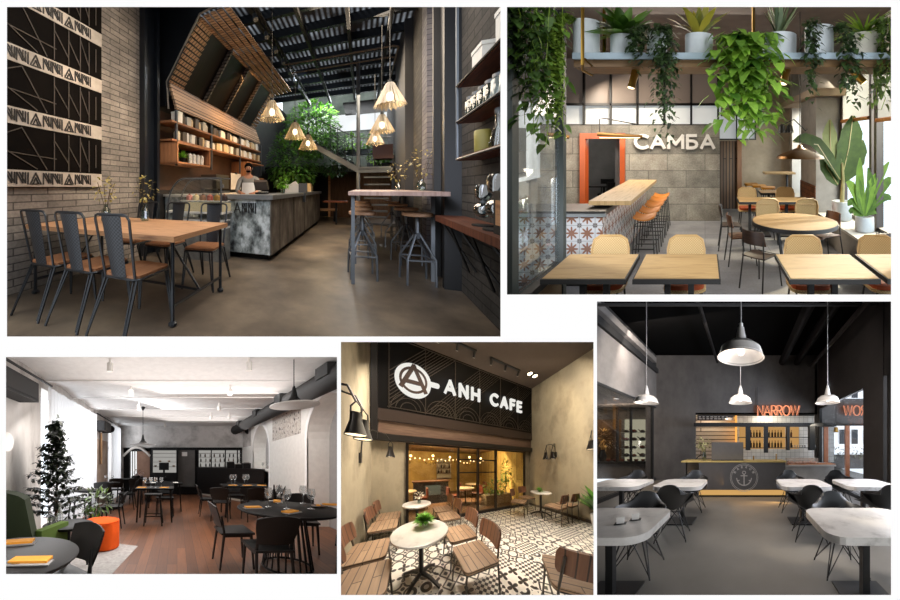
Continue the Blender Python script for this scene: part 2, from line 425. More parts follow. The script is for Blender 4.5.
# the roof: corrugated translucent sheets between purlins, daylight through them put in as emission
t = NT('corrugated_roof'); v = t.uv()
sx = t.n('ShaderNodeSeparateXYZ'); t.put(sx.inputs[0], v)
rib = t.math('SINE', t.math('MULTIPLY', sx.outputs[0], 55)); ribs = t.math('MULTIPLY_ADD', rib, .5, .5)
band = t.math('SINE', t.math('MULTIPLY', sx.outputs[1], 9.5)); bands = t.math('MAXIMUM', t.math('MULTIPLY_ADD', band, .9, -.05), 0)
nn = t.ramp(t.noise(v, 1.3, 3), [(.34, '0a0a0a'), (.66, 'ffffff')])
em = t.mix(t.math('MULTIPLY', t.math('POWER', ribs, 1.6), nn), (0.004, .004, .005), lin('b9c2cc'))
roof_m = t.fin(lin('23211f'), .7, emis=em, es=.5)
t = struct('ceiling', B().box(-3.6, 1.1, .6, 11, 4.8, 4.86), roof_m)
for k in range(12):
    y = 2.2 + k * .75
    struct('beam_1', B().box(-3.5, 1.02, y, y + .09, 4.62, 4.8), steelB)
for k, x in enumerate((-2.0, -1.2, -.3, .5)): struct('beam_2', B().box(x, x + .07, .8, 11, 4.5, 4.62), blackm)
pipe = flat('weathered_pipe', '7a6d60', .5, .4)
for k, y in enumerate((6.93, 7.5)):
    solo('ceiling_pipe', B().tube([(-1.9, y, 4.42), (.68, y, 4.42), (.78, y + .08, 4.42), (.78, y + 3, 4.42)], .022, 8), pipe,
         ['slim steel pipe under the dark corrugated roof, the nearer of two', 'slim steel pipe under the dark corrugated roof, the farther of two'][k], 'pipe', group='roof pipes')
# steel columns and pilasters
b = B().box(-3.5, -3.36, 3.46, 3.52, 0, 4.8).box(-3.5, -3.36, 3.76, 3.82, 0, 4.8).box(-3.47, -3.44, 3.52, 3.76, 0, 4.8); struct('column_1', b, steelB)
b = B().box(.86, 1.02, 3.6, 3.68, 0, 4.8).box(.94, 1.02, 3.68, 4.1, 0, 4.8).box(.86, 1.02, 4.1, 4.16, 0, 4.8); struct('column_2', b, flat('near_black_steel', '15181d', .5, .2))
struct('pillar_1', B().box(.93, 1.02, 4.86, 5.2, 0, 4.8), bricks('brick_lit_face', '8d8a8a', '75727a', '5a565e', .3, .08, .006))  # paler brick puts light on the front face into the colour
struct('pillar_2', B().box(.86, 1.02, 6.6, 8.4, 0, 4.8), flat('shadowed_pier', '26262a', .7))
# ---- lettered art panel on the left wall
t = thing('art_panel', 'tall black wall panel with pale bands lettered in zigzag capitals, on the grey brick wall', 'wall art')
t.part('backing', B().box(-3.47, -3.42, .8, 2.71, 1.16, 4.3), mottled('near_black_board', '050404', '110d0a', 3, .8, spec=.05))
band_m = mottled('pale_band', '8f857a', 'c4bbb0', 3, .6)
tracery = flat('raised_line', '48403a', .6)
def anni(bb, y0, z0, h, w, x0=-3.418, x1=-3.408):
    def m(x, y, z): return (y, y0 + x, z0 + z)
    A = [[(0, 0), (.42, 1), (.84, 0)], [(.2, 0), (.42, .55), (.64, 0)], [(.12, 0), (.72, 0)]]
    Nn = [[(0, 0), (0, 1), (.45, .1), (.45, 1)], [(.2, 1), (.65, .1), (.65, 1)]]
    for off, st in ((0, A), (1.05, Nn), (1.85, Nn), (2.7, [[(0, 0), (0, 1)]])):
        for s in st: flatstroke(bb, [((off + u) * h, v * h) for u, v in s], w, x0, x1, m)
for z in (1.155, 1.82, 2.48, 3.13, 3.8):
    p = t.part('band', B().box(-3.42, -3.415, .8, 2.71, z, z + .18), band_m)
    bl = B()
    for y in (1.1, 1.47, 1.83, 2.2): anni(bl, y, z + .03, .125, .012)
    p.part('lettering', bl, flat('black_paint', '15110e', .6))
    bt = B()
    for q in ([(1.0, 0), (1.75, 1)], [(1.75, 1), (2.0, 0)], [(1.2, 1), (1.9, 0)], [(2.08, 0), (2.08, 1)], [(2.08, .8), (2.25, .2)], [(2.25, 0), (2.25, 1)], [(2.25, .7), (2.4, .1)], [(2.4, 0), (2.4, 1)], [(2.4, .9), (2.52, .2)], [(2.52, 0), (2.52, .95)], [(2.62, .15), (2.62, .85)], [(1.5, .4), (2.1, .3)]): flatstroke(bt, [(u, z + .2 + v * .44) for u, v in q], .009, -3.42, -3.412, lambda x, y, zz: (y, x, zz))
    t.part('line_tracery', bt, tracery)
# ---- dining table and its chairs
def table_long(w, d, h, top_m, leg_m, name, label, pos, th=.045):
    t = thing(name, label, 'table', pos)
    t.part('tabletop', B().box(-w / 2, w / 2, -d / 2, d / 2, h - th, h), top_m, bevel=.006)
    for sx in (-1, 1):
        for sy in (-1, 1):
            x, y = sx * (w / 2 - .06), sy * (d / 2 - .06)
            l = t.part('leg', B().cyl((x, y, .04), (x, y, h - th), .017, n=8), leg_m)
            l.part('foot', B().lathe([(.02, 0), (.035, .012), (.035, .03), (.018, .045)], (x, y, 0), 10), leg_m)
        t.part('brace', B().bar((sx * (w / 2 - .06), -d / 2 + .06, .16), (sx * (w / 2 - .06), d / 2 - .06, .16), .02, .02), leg_m)
        t.part('brace', B().cyl((sx * (w / 2 - .06), 0, .16), (sx * (w / 2 - .5), 0, h - th), .012, n=6), leg_m)
    t.part('crossbar', B().cyl((-w / 2 + .06, 0, .16), (w / 2 - .06, 0, .16), .014, n=6), leg_m)
    return t
table_long(1.94, .92, .75, oak, steel, 'dining_table', 'long plank dining table on steel legs beside the lettered brick wall', (-2.36, 2.2, 0))
perf = NT('perforated_steel'); ck = perf.n('ShaderNodeTexChecker'); perf.put(ck.inputs[0], perf.uv()); ck.inputs[3].default_value = 70
perf_m = perf.fin(perf.mix(ck.outputs[1], lin('2b2d31'), lin('474a50')), .5, .5)
def steel_chair(label, pos, rot, group):
    t = thing('dining_chair', label, 'chair', pos, rot, group)
    t.part('seat', B().prism(rrect(.36, .38, .05), .445, .465), oakY, bevel=.004)
    t.part('seat_frame', B().tube([(x, y, .437) for x, y in rrect(.37, .39, .055)], .01, 6, True), steel)
    t.part('back_frame', B().tube([(-.155, -.185, .44), (-.175, -.26, .90), (-.16, -.268, .93), (-.13, -.27, .94), (.13, -.27, .94), (.16, -.268, .93), (.175, -.26, .90), (.155, -.185, .44)], .011, 6), steel)
    t.part('back_panel', B().surf(lambda u, v: ((u - .5) * (.15 + .05 * v), -.195 - .075 * v - .02 * (1 - (2 * u - 1) ** 2), .45 + .48 * v), 4, 4, .004), perf_m)
    for sx in (-1, 1):
        for sy, yy in ((-1, -.33), (1, .2)):
            t.part('leg', B().tube([(sx * .165, sy * .175, .44), (sx * .19, yy, 0)], .011, 6).tube([(sx * .13, sy * .175, .44), (sx * .18, yy, .02)], .008, 6), steel)
    return t
NM = ['nearest the counter', 'in the middle', 'nearest the brick wall']
for k, x in enumerate((-1.76, -2.24, -2.72)):
    steel_chair('steel tube chair with perforated back at near side of plank table, ' + NM[k], (x, 1.74, 0), 0, 'chairs at the plank table')
for k, x in enumerate((-1.72, -2.3, -2.82)):
    steel_chair('steel tube chair facing the viewer at far side of plank table, ' + NM[k], (x, 2.72, 0), PI + (.12 if k == 0 else 0), 'chairs at the plank table')
glassC = glass('clear_glass', 'e8efec', .12); water_g = glass('tinted_glass', 'c6d6d0', .15)
yel = leafm('yellow_blossom', '8f8340', 'd8c878'); grn = leafm('green_leaf', '1f4a14', '6fae3a'); grnD = leafm('dark_green_leaf', '0c1d09', '2c5420'); twig = flat('brown_twig', '4a3a26', .7)
def flower_vase(label, pos, h=.2, r=.05, fl=.3, n=46, mt=None, group=None, w=.13):
    t = thing('flower_vase', label, 'vase', pos, 0, group)
    t.part('glass_body', B().lathe([(r * .7, 0), (r, .02), (r, h * .6), (r * .45, h * .85), (r * .5, h)], n=14, cap=False), water_g)
    st = B(); bl = B()
    for i in range(7):
        a = 2 * PI * i / 7; q = (math.cos(a) * w * .7, math.sin(a) * w * .7, h + fl * rnd(.6, 1)); st.tube([(0, 0, .02), (q[0] * .25, q[1] * .25, h), q], .003, 4)
    cloud(bl, (0, 0, h + fl * .55), w, w, fl * .5, n, .045, .035)
    t.part('stem', st, twig); t.part('flower_foliage', bl, mt or yel); return t
flower_vase('glass bottle vase of yellow sprigs on plank table, nearer the lettered panel', (*R1.at(106, 222, z=.75)[:2], .75), group='vases on plank table')
flower_vase('glass bottle vase of yellow sprigs on plank table, nearer the counter', (*R1.at(145, 221, z=.75)[:2], .75), group='vases on plank table')
# ---- counter
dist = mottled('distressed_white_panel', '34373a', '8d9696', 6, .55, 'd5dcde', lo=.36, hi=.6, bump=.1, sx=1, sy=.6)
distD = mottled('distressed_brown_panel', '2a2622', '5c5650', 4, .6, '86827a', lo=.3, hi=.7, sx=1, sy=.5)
t = thing('service_counter', 'long bar counter clad in distressed grey-white panels with lettering on its end', 'counter')
t.part('plinth', B().box(-2.5, -1.38, 4.03, 4.3, 0, .1).box(-1.7, -1.38, 4.3, 9.0, 0, .1), blackm)
t.part('front_panel', B().box(-2.62, -1.32, 3.93, 3.96, .1, .96), dist)
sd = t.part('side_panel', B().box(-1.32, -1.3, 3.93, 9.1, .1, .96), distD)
t.part('core', B().box(-2.6, -1.32, 3.96, 4.3, .1, .96).box(-1.75, -1.32, 4.3, 9.1, .1, .96), blackm)
t.part('countertop', B().prism([(-2.64, 3.88), (-1.26, 3.88), (-1.26, 9.15), (-1.8, 9.15), (-1.8, 4.36), (-2.64, 4.36)], .96, 1.03), flat('zinc_top', '8c9093', .35, .5), bevel=.006)
bl = B()
for off, st in ((0, GL['A'][1]), (1.05, [[(0, 0), (0, 1), (.4, .1), (.4, 1)], [(.2, 1), (.6, .1), (.6, 1)]]), (1.9, [[(0, 0), (0, 1), (.4, .1), (.4, 1)], [(.2, 1), (.6, .1), (.6, 1)]]), (2.75, GL['I'][1])):
    for s in st: flatstroke(bl, [(-1.93 + (off + u) * .135, .74 + v * .16) for u, v in s], .014, 3.915, 3.929)
t.part('lettering', bl, flat('charcoal_paint', '1c1d1f', .6))
for y in (4.4, 5.4, 6.5, 7.6): sd.part('panel_seam', B().box(-1.302, -1.296, y, y + .02, .1, .96), blackm)
# back counter seen beside the steel column
t = thing('back_counter', 'short white panelled back counter between the steel column and display case', 'counter')
t.part('cabinet_body', B().box(-3.48, -2.98, 4.1, 8.6, 0, .98), dist); t.part('worktop', B().box(-3.48, -2.94, 4.05, 8.6, .98, 1.02), white)
# ---- pastry case
t = thing('pastry_case', 'curved glass pastry display case on a pale base beside the counter', 'display case', (-2.47, 3.56, 0))
t.part('case_base', B().box(-.42, .5, .04, .3, 0, .5), mottled('case_base_panel', '5a5a58', '9a9a96', 4)); t.part('open_shelf', B().box(-.4, .5, 0, .3, .5, .53).box(-.4, .5, 0, .3, .62, .64), white)
t.part('deck', B().box(-.52, .52, -.02, .34, .74, .77), white); t.part('lower_tray', B().box(-.25, .5, 0, .32, .77, .9), glow('glowing_cream', 'c7b28a', .6)); t.part('mid_shelf', B().box(-.25, .5, .0, .32, .93, .94), white)  # the tray's lit look is its own emission
prof = [(-.5 + .34 * (1 - math.cos(k / 10 * PI / 2)), .77 + .52 * math.sin(k / 10 * PI / 2)) for k in range(11)] + [(.5, 1.29)]
gb = B(); gb.add([(x, yy, z) for yy in (0, .32) for x, z in prof], [(i, i + 1, 13 + i - 1, 12 + i) for i in range(11)]); t.part('curved_glass', gb, glassC)
t.part('front_glass', B().add([(x, 0, z) for x, z in prof] + [(.5, 0, .77)], [tuple(range(13))]), glassC)
for yy in (0, .32): t.part('hoop', B().tube([(x, yy, z) for x, z in prof], .013, 6), steelL)
t.part('end_post', B().bar((.5, 0, .77), (.5, 0, 1.29), .02, .02), steelL)
CK = ['pink iced', 'cream', 'brown', 'strawberry', 'golden', 'dark chocolate']; CC = ['c77f76', 'd9c59c', '7a4b2c', 'a8473a', 'b98a48', '35211a']
for k in range(6):
    t = thing('pastry', CK[k] + ' cake inside the curved glass pastry case', 'cake', (-2.64 + k * .13, 3.7, .94), 0, 'cakes in the pastry case')
    t.part('cake_body', B().lathe([(.048, 0), (.05, .01), (.05, .065), (.03, .085)], n=12), flat('cake_' + CC[k], CC[k], .6)); t.part('topping', B().ball((0, 0, .09), .018, 8, 5), flat('topping_' + CC[(k + 3) % 6], CC[(k + 3) % 6], .4))
# ---- wooden canopy
slat = planks('canopy_slats', 'c2a284', '9c7d61', '3a2a20', .075, 4, .55, 'u', .01); rim = flat('pale_metal_edge', '9b948c', .4, .4)
t = thing('counter_canopy', 'big angular slatted wooden canopy with dark louvred openings over the counter', 'canopy')
y0, y1 = 4.02, 8.35
P = [(-3.4, 2.78), (-3.34, 3.1), (-2.64, 4.16), (-2.32, 4.2), (-2.12, 4.2)]
def skin(a, b, th=.04): return B().add([(P[a][0], y0, P[a][1]), (P[a][0], y1, P[a][1]), (P[b][0], y1, P[b][1]), (P[b][0], y0, P[b][1])], [(0, 1, 2, 3)])
xs = lambda z: -3.34 + (z - 3.1) * .7 / 1.06
b = B()
for i in range(6):                                            # lower fascia boards
    z = 2.6 + i * .083; b.box(-3.2 - i * .028, -3.15 - i * .028, y0, y1, z, z + .074)
t.part('lower_fascia', b, slat)
b, b2 = B(), B()
for i in range(12):                                           # slatted slope at the near and far ends
    z = 3.12 + i * .087; x = xs(z)
    b.bar((x, y0, z), (x, 4.45, z), .02, .075, (.83, 0, .55)); b2.bar((x, 7.95, z), (x, y1, z), .02, .075, (.83, 0, .55))
t.part('sloping_slats', b, slat); t.part('sloping_slats', b2, slat)
t.part('louvre_panel', B().add([(-3.35, 4.4, 3.1), (-3.35, 8.0, 3.1), (-2.66, 8.0, 4.15), (-2.66, 4.4, 4.15)], [(0, 1, 2, 3)]), planks('dark_louvres', '1a110b', '0d0806', '030202', .07, 9, .5, 'v', .012))
for y in (5.2, 6.12, 7.02): t.part('divider', B().bar((-3.3, y, 3.1), (-2.62, y, 4.15), .12, .04, (0, 1, 0)), planks('divider_slats', '8d8176', '6d6259', '2a2420', .07, .2, .5, 'u', .012))
b = B()
for i in range(5): b.box(-2.7 + i * .13, -2.6 + i * .13, y0, y1, 4.12 + i * .02, 4.15 + i * .02)
t.part('upper_fascia', b, slat)
t.part('end_panel', B().prism([(-3.5, 2.66), (-3.36, 2.66), (-3.3, 3.1), (-2.62, 4.18), (-2.3, 4.3), (-2.1, 4.8), (-3.5, 4.8)], y0 - .05, y0 - .02, 'xz'), mottled('blue_black_sheet', '15181d', '20242b', 4, .5, metal=.3))
t.part('edge_strip', B().tube([(-3.3, y0 - .04, 2.6), (-3.34, y0 - .04, 3.1), (-2.62, y0 - .04, 4.18), (-2.28, y0 - .04, 4.24)], .018, 6), rim)
# ---- shelving behind the counter
t = thing('shelving_unit', 'warm wooden wall shelving with steel uprights behind the counter', 'shelving')
for z in (2.02, 2.35): t.part('shelf_board', B().box(-3.5, -3.12, 3.85, 8.4, z - .035, z), oakY)
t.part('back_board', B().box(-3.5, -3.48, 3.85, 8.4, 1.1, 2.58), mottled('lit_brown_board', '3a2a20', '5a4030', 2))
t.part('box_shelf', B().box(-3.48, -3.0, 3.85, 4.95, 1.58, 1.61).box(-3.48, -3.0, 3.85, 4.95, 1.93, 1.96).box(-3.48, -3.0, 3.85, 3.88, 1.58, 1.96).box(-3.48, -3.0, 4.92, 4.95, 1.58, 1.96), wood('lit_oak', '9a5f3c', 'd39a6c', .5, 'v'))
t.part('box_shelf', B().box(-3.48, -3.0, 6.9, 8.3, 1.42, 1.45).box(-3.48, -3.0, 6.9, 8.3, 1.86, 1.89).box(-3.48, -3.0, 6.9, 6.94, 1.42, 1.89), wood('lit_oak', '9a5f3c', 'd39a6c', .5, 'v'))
for y in (3.98, 5.2, 6.72, 8.36): t.part('upright', B().box(-3.16, -3.12, y, y + .04, 1.55, 2.56), steelL)
cols = [('cream', 'e6d9bb'), ('white', 'f0ece2'), ('pale grey', 'bdb7aa'), ('beige', 'd3bc94'), ('white', 'efe9dd'), ('dark', '5a4e42')]
bays = (('nearest', 4.05, 8, 5.15), ('middle', 5.3, 8, 6.68), ('farthest', 6.8, 8, 8.3))
for zi, (z, lev) in enumerate(((2.35, 'upper'), (2.02, 'lower'))):
    for bn, ya, n, yb in bays:
        for k in range(n):
            c = random.choice(cols); w = (yb - ya) / n * rnd(.8, .94); hh = rnd(.15, .21); y = ya + (yb - ya) * (k + .5) / n
            lb = f'{c[0]} storage tin, {ORD[k]} along the {lev} shelf in the {bn} bay behind the counter'
            if (k + zi) % 2: solo('storage_tin', B().lathe([(.058, 0), (.062, .01), (.062, hh - .03), (.05, hh - .02), (.05, hh), (.0, hh)], n=12), flat('tin_' + c[0], c[1], .5), lb, 'tin', (-3.22, y, z), group='tins and boxes behind the counter')
            else:
                t = thing('storage_box', lb.replace('tin', 'box'), 'box', (-3.22, y, z), 0, 'tins and boxes behind the counter')
                t.part('box_body', B().box(-.08, .08, -w / 2, w / 2, 0, hh - .03), flat('tin_' + c[0], c[1], .5), bevel=.004); t.part('lid', B().box(-.085, .085, -w / 2 - .002, w / 2 + .002, hh - .03, hh), flat('tin_' + c[0], c[1], .5))
for k, y in enumerate((4.38, 4.515, 4.65, 4.785)): solo('white_jar', B().lathe([(.05, 0), (.055, .15), (.06, .16), (.03, .2), (0, .21)], n=12), white, f'white jar in the open wooden box shelf, {ORD[k]} from its plant', 'jar', (-3.12, y, 1.61), group='jars in the box shelf')
def potted(name, label, pos, r, h, pm, lm, n, L, W, cat='plant', lean=(.1, 1.1), bend=.5, group=None, shape=0, extra=None):
    t = thing(name, label, cat, pos, 0, group)
    t.part('pot', B().lathe([(r * .78, 0), (r, h), (r * .9, h), (r * .85, h * .85), (0, h * .85)], n=16), pm)
    b = B(); tuft(b, (0, 0, h * .8), n, L, W, lean, bend, shape)
    if extra: extra(b)
    t.part('foliage', b, lm); return t
potted('potted_herb', 'small green herb in dark pot inside the wooden box shelf', (-3.12, 4.16, 1.61), .06, .09, blackm, leafm('bright_leaf', '2f6a18', '9ad24a'), 40, .16, .05)
potted('potted_grass', 'bright green bushy plant in glass pot on the counter corner', (*R1.at(283, 190, x=-1.5)[:2], 1.03), .05, .1, water_g, leafm('bright_leaf', '2f6a18', '9ad24a'), 30, .12, .04, lean=(.1, 1.2), extra=lambda b: cloud(b, (0, 0, .2), .13, .13, .1, 130, .06, .035))
# things on the counter
def ctop(px, dx=0): p = R1.at(px, 190, x=-1.55 + dx); return (p.x, p.y, 1.03)
t = thing('payment_terminal', 'grey upright card terminal standing at the counter edge', 'terminal', ctop(303, .25)); t.part('terminal_stand', B().box(-.06, .06, -.05, .05, -.22, .0), steelL); t.part('screen', B().box(-.1, .1, -.03, .03, 0, .22), flat('terminal_grey', '55595c', .4))
t = thing('napkin_box', 'white napkin box on the counter behind the card terminal', 'box', ctop(294)); t.part('box_body', B().box(-.2, .2, -.12, .12, 0, .2), white, bevel=.02); t.part('napkin', B().prism([(-.1, .19), (.1, .19), (.04, .27), (-.02, .25)], -.03, .03, 'xz'), white)
t = thing('paper_bag', 'pale paper bag on the counter beyond the napkin box', 'bag', ctop(308)); t.part('bag_body', B().box(-.12, .12, -.15, .15, 0, .18), flat('kraft_pale', 'c9b48e', .7), bevel=.03); t.part('bag_top', B().box(-.1, .1, -.12, .12, .18, .25), flat('kraft_pale', 'c9b48e', .7))
t = thing('cash_register', 'dark touch screen till on the counter beside the barista', 'till', (*R1.at(262, 190, y=4.5)[:2], 1.03)); t.part('till_base', B().box(-.1, .1, -.08, .08, 0, .03), blackm); t.part('till_screen', B().bar((0, -.06, .14), (0, .0, .18), .24, .17, (0, .3, 1)), flat('till_grey', '4a3f38', .4))
solo('takeaway_cup', B().lathe([(.035, 0), (.05, .14), (.053, .145), (.045, .16), (0, .16)], n=12), white, 'white paper cup on the counter in front of the napkin box', 'cup', ctop(302, .02))
# wall oven / coffee machine behind
t = thing('coffee_machine', 'stainless steel coffee machine on the back counter behind the pastry case', 'coffee machine', (-3.2, 5.5, 1.023))
t.part('machine_body', B().box(-.2, .2, -.3, .3, .1, .42), flat('brushed_steel', '8a8884', .3, .8), bevel=.02); t.part('drip_tray', B().box(-.15, .24, -.28, .28, 0, .05), steelL); t.part('group_head', B().cyl((.2, 0, .2), (.2, 0, .12), .04), steelL); t.part('backplate', B().box(-.2, -.1, -.3, .3, 0, .12), steelL)
t = thing('menu_paper', 'white printed sheet hanging on the back wall beside the coffee machine', 'sheet', (-3.1, 6.4, 1.1)); t.part('sheet', B().box(0, .01, -.3, .3, 0, .42), white); t.part('clip', B().box(-.01, .02, -.05, .05, .4, .45), steel)
# ---- pendant lamps: pleated clear glass cones
pleat = glass('pleated_glass', 'f2e8d8', .05, .35, .2, 'dcc8a4')
def pleated_lamp(k, px, py, y, s, label):
    p = R1.at(px, py, y=y); t = thing('pendant_lamp', label, 'pendant lamp', (p.x, p.y, p.z), 0, 'pleated glass pendant lamps', s)
    b = B(); n = 20; vs = []
    for j, (r, z) in enumerate(((.045, .16), (.19, -.13))):
        for i in range(2 * n):
            rr = r * (1 + (.10 if i % 2 else -.08)); a = PI * i / n; vs.append((rr * math.cos(a), rr * math.sin(a), z - (.025 if j and i % 2 else 0)))
    b.add(vs, [(i, (i + 1) % (2 * n), 2 * n + (i + 1) % (2 * n), 2 * n + i) for i in range(2 * n)])
    t.part('lamp_shade', b, pleat, smooth=False); t.part('bulb', B().ball((0, 0, -.02), .045, 10, 8, sz=1.3), glow('bulb_glow', 'fff0d0', 6)); t.part('socket', B().cyl((0, 0, .05), (0, 0, .2), .03, n=10), blackm)
    t.part('cord', B().cyl((0, 0, .2), (0, 0, (4.6 - p.z) / s), .006, n=5), blackm)
    lamp('POINT', (p.x, p.y, p.z - .22 * s), 9, 'ffd9a0', .05)
for k, (px, py, y, s, lb) in enumerate(((272, 111, 4.7, 1.15, 'pleated glass pendant nearest the viewer over the counter'), (295, 131, 6.3, 1.25, 'pleated glass pendant in the middle of the counter row'), (308, 142.5, 7.4, 1.3, 'pleated glass pendant farthest along the counter row'),
        (390, 95, 4.4, 1.1, 'pleated glass pendant nearest the viewer over the bar table'), (382, 124, 6.2, 1.2, 'pleated glass pendant in the middle over the bar table'), (375, 138, 7.4, 1.1, 'pleated glass pendant farthest over the bar table'))): pleated_lamp(k, px, py, y, s, lb)
for k in range(7):
    y = 4.6 + k * .62; t = thing('track_spotlight', f'small black and silver ceiling spotlight, {ORD[k]} along the rail above the canopy', 'spotlight', (-1.85, y, 4.35), 0, 'spotlights above the canopy')
    t.part('lamp_head', B().cyl((0, 0, 0), (.05, -.05, -.14), .035, .05), steelL); t.part('bracket', B().cyl((0, 0, 0), (0, 0, .145), .01), blackm)
solo('light_rail', B().box(-1.88, -1.82, 4.2, 9.2, 4.5, 4.55), blackm, 'black rail carrying the spotlights above the canopy', 'light rail')
# ---- bar table with stools
t = thing('bar_table', 'long high bar table with thin pinkish wooden top along the dark brick wall', 'table')
t.part('tabletop', B().box(-.15, .84, 3.3, 7.0, 1.055, 1.1), wood('pinkish_board', '9a7c72', 'c9aca0', .5, 'v'), bevel=.005)
for x in (-.1, .8):
    for y in (3.4 if x < 0 else 3.85, 6.9): t.part('leg', B().box(x - .02, x + .02, y - .02, y + .02, 0, 1.055), steelL)
t.part('stretcher', B().box(-.1, .8, 6.89, 6.91, .28, .31), steelL)
seatm = wood('pale_stool_top', 'a5795a', 'd2aa86', .5, 'u', 1.4)
def bar_stool(label, pos, rot):
    t = thing('bar_stool', label, 'stool', pos, rot, 'stools at the bar table')
    t.part('seat', B().lathe([(.155, .8), (.165, .805), (.165, .835), (.155, .84)], n=20), seatm)
    t.part('post', B().cyl((0, 0, .55), (0, 0, .8), .022, n=10), steelL); t.part('hub', B().cyl((0, 0, .53), (0, 0, .6), .04, n=10), steel)
    for k in range(4):
        a = PI / 4 + k * PI / 2; c, s = math.cos(a), math.sin(a)
        t.part('leg', B().tube([(c * .03, s * .03, .58), (c * .21, s * .21, .3), (c * .215, s * .215, 0)], .013, 6), steelL)
    t.part('foot_ring', B().tube([(math.cos(PI / 4 + k * PI / 2) * .21, math.sin(PI / 4 + k * PI / 2) * .21, .29) for k in range(4)], .012, 6, True), steelL)
for row, x, ys in (('counter side', .0, (3.72, 4.5, 5.5, 6.6)), ('wall side', .62, (3.76, 4.66, 5.7, 6.8))):
    for k, y in enumerate(ys): bar_stool(f'round wooden topped steel stool, {ORD[k]} from the viewer on {row} of bar table', (x, y, 0), .2 * k + .15)
flower_vase('glass jar of yellow blossom branches on the bar table, nearer the viewer', (*R1.at(421, 191, y=4.6)[:2], 1.1), .17, .06, .42, 60, group='vases on bar table', w=.2)
flower_vase('glass jar of yellow blossom branches on the bar table, farther away', (*R1.at(398, 191, y=5.8)[:2], 1.1), .15, .05, .38, 50, group='vases on bar table', w=.18)
# ---- right wall: ledge and shelves
t = thing('ledge_shelf', 'red-brown wooden wall ledge on crossed steel brackets under the shelves', 'ledge')
t.part('ledge_board', B().box(.75, 1.02, 1.6, 3.5, .78, .84), redw, bevel=.006)
for y in (1.95, 2.55, 3.1): t.part('bracket', B().bar((.78, y, .78), (.99, y + .18, .3), .014, .014).bar((.78, y + .25, .78), (.99, y, .35), .014, .014), blackm)
t = thing('pipe_shelf', 'three red-brown wall shelves hung on a steel pipe above the ledge', 'shelf')
for z in (1.43, 1.78, 2.12):
    s = t.part('shelf_board', B().box(.84, 1.02, 1.7, 3.07, z - .035, z), redw); s.part('front_rail', B().cyl((.83, 1.7, z - .02), (.83, 3.07, z - .02), .01, n=6), steel)
t.part('pipe', B().cyl((.84, 3.09, 1.4), (.84, 3.09, 4.8), .013, n=8), steelL)
for k, (y, c, hh) in enumerate(((2.62, 'd8d5cc', .13), (2.2, 'cfd2d0', .2))): t = thing('storage_box', ['small white box', 'larger white box'][k] + ' on the top shelf of the pipe shelves', 'box', (.92, y, 2.12), 0, 'boxes on pipe shelves'); t.part('box_body', B().box(-.08, .08, -.1, .1, 0, hh - .03), flat('wbox' + c, c, .5), bevel=.005); t.part('lid', B().box(-.085, .085, -.105, .105, hh - .03, hh), flat('wbox' + c, c, .5))
jar_m = glass('jar_glass', 'a9b4a8', .12, .05, .25, '6a7264')
for k in range(6):
    y = 2.3 + k * .13; t = thing('storage_jar', f'glass storage jar, {ORD[5 - k]} from the steel pipe on the middle pipe shelf', 'jar', (.92, y, 1.78), 0, 'jars on pipe shelves')
    t.part('glass_body', B().lathe([(.05, 0), (.06, .01), (.06, .13), (.045, .15)], n=12), jar_m if k > 1 else glass('pale_jar', 'dfe9e8', .12, .05, .4, 'c9d6d6')); t.part('lid', B().cyl((0, 0, .15), (0, 0, .175), .05, n=12), steelL)
solo('tea_canister', B().lathe([(.05, 0), (.055, .01), (.055, .17), (.05, .18), (0, .18)], n=14), flat('olive_yellow', 'a59a4a', .5), 'olive yellow canister on the lowest pipe shelf', 'canister', (.91, 2.72, 1.43))
t = thing('drink_carafe', 'glass carafe lying beside the yellow canister on the lowest pipe shelf', 'carafe', (.91, 2.42, 1.43)); t.part('glass_body', B().lathe([(.06, 0), (.065, .02), (.03, .16), (.028, .24), (.034, .25)], n=14, cap=False), glassC); t.part('stopper', B().cyl((0, 0, .24), (0, 0, .28), .03), steelL)
for k, (y, s) in enumerate(((2.62, .9), (2.36, 1.1))):
    t = thing('coffee_siphon', ['smaller glass coffee siphon on the wall ledge', 'larger glass coffee siphon on the wall ledge'][k], 'coffee siphon', (.88, y, .84), 0, 'siphons on the ledge', s)
    t.part('lower_globe', B().ball((0, 0, .14), .07, 14, 10), glass('smoky_glass', '98a4a4', .2)); t.part('upper_globe', B().lathe([(.02, .22), (.055, .25), (.06, .32), (.045, .36)], n=14, cap=False), glass('smoky_glass', '98a4a4', .2)); t.part('stand', B().tube([(.09, 0, 0), (.09, 0, .3)], .008, 6).cyl((0, 0, 0), (0, 0, .012), .08, n=16), blackm); t.part('stem', B().cyl((0, 0, .2), (0, 0, .24), .022), steelL)
t = thing('espresso_grinder', 'black grinder with wooden panel on the wall ledge beside the siphons', 'grinder', (.9, 2.12, .84)); t.part('grinder_body', B().box(-.1, .1, -.12, .1, 0, .28), blackm, bevel=.02); t.part('side_panel', B().box(-.105, -.1, -.12, .06, .06, .22), oak); t.part('hopper', B().lathe([(.05, .3), (.09, .42)], n=14), glass('smoky_glass', '98a4a4', .2))
solo('ceramic_crock', B().lathe([(.08, 0), (.1, .02), (.1, .14), (.085, .16), (0, .16)], n=16), white, 'white ceramic crock on the wall ledge before the grinder', 'crock', (.86, 1.95, .84))
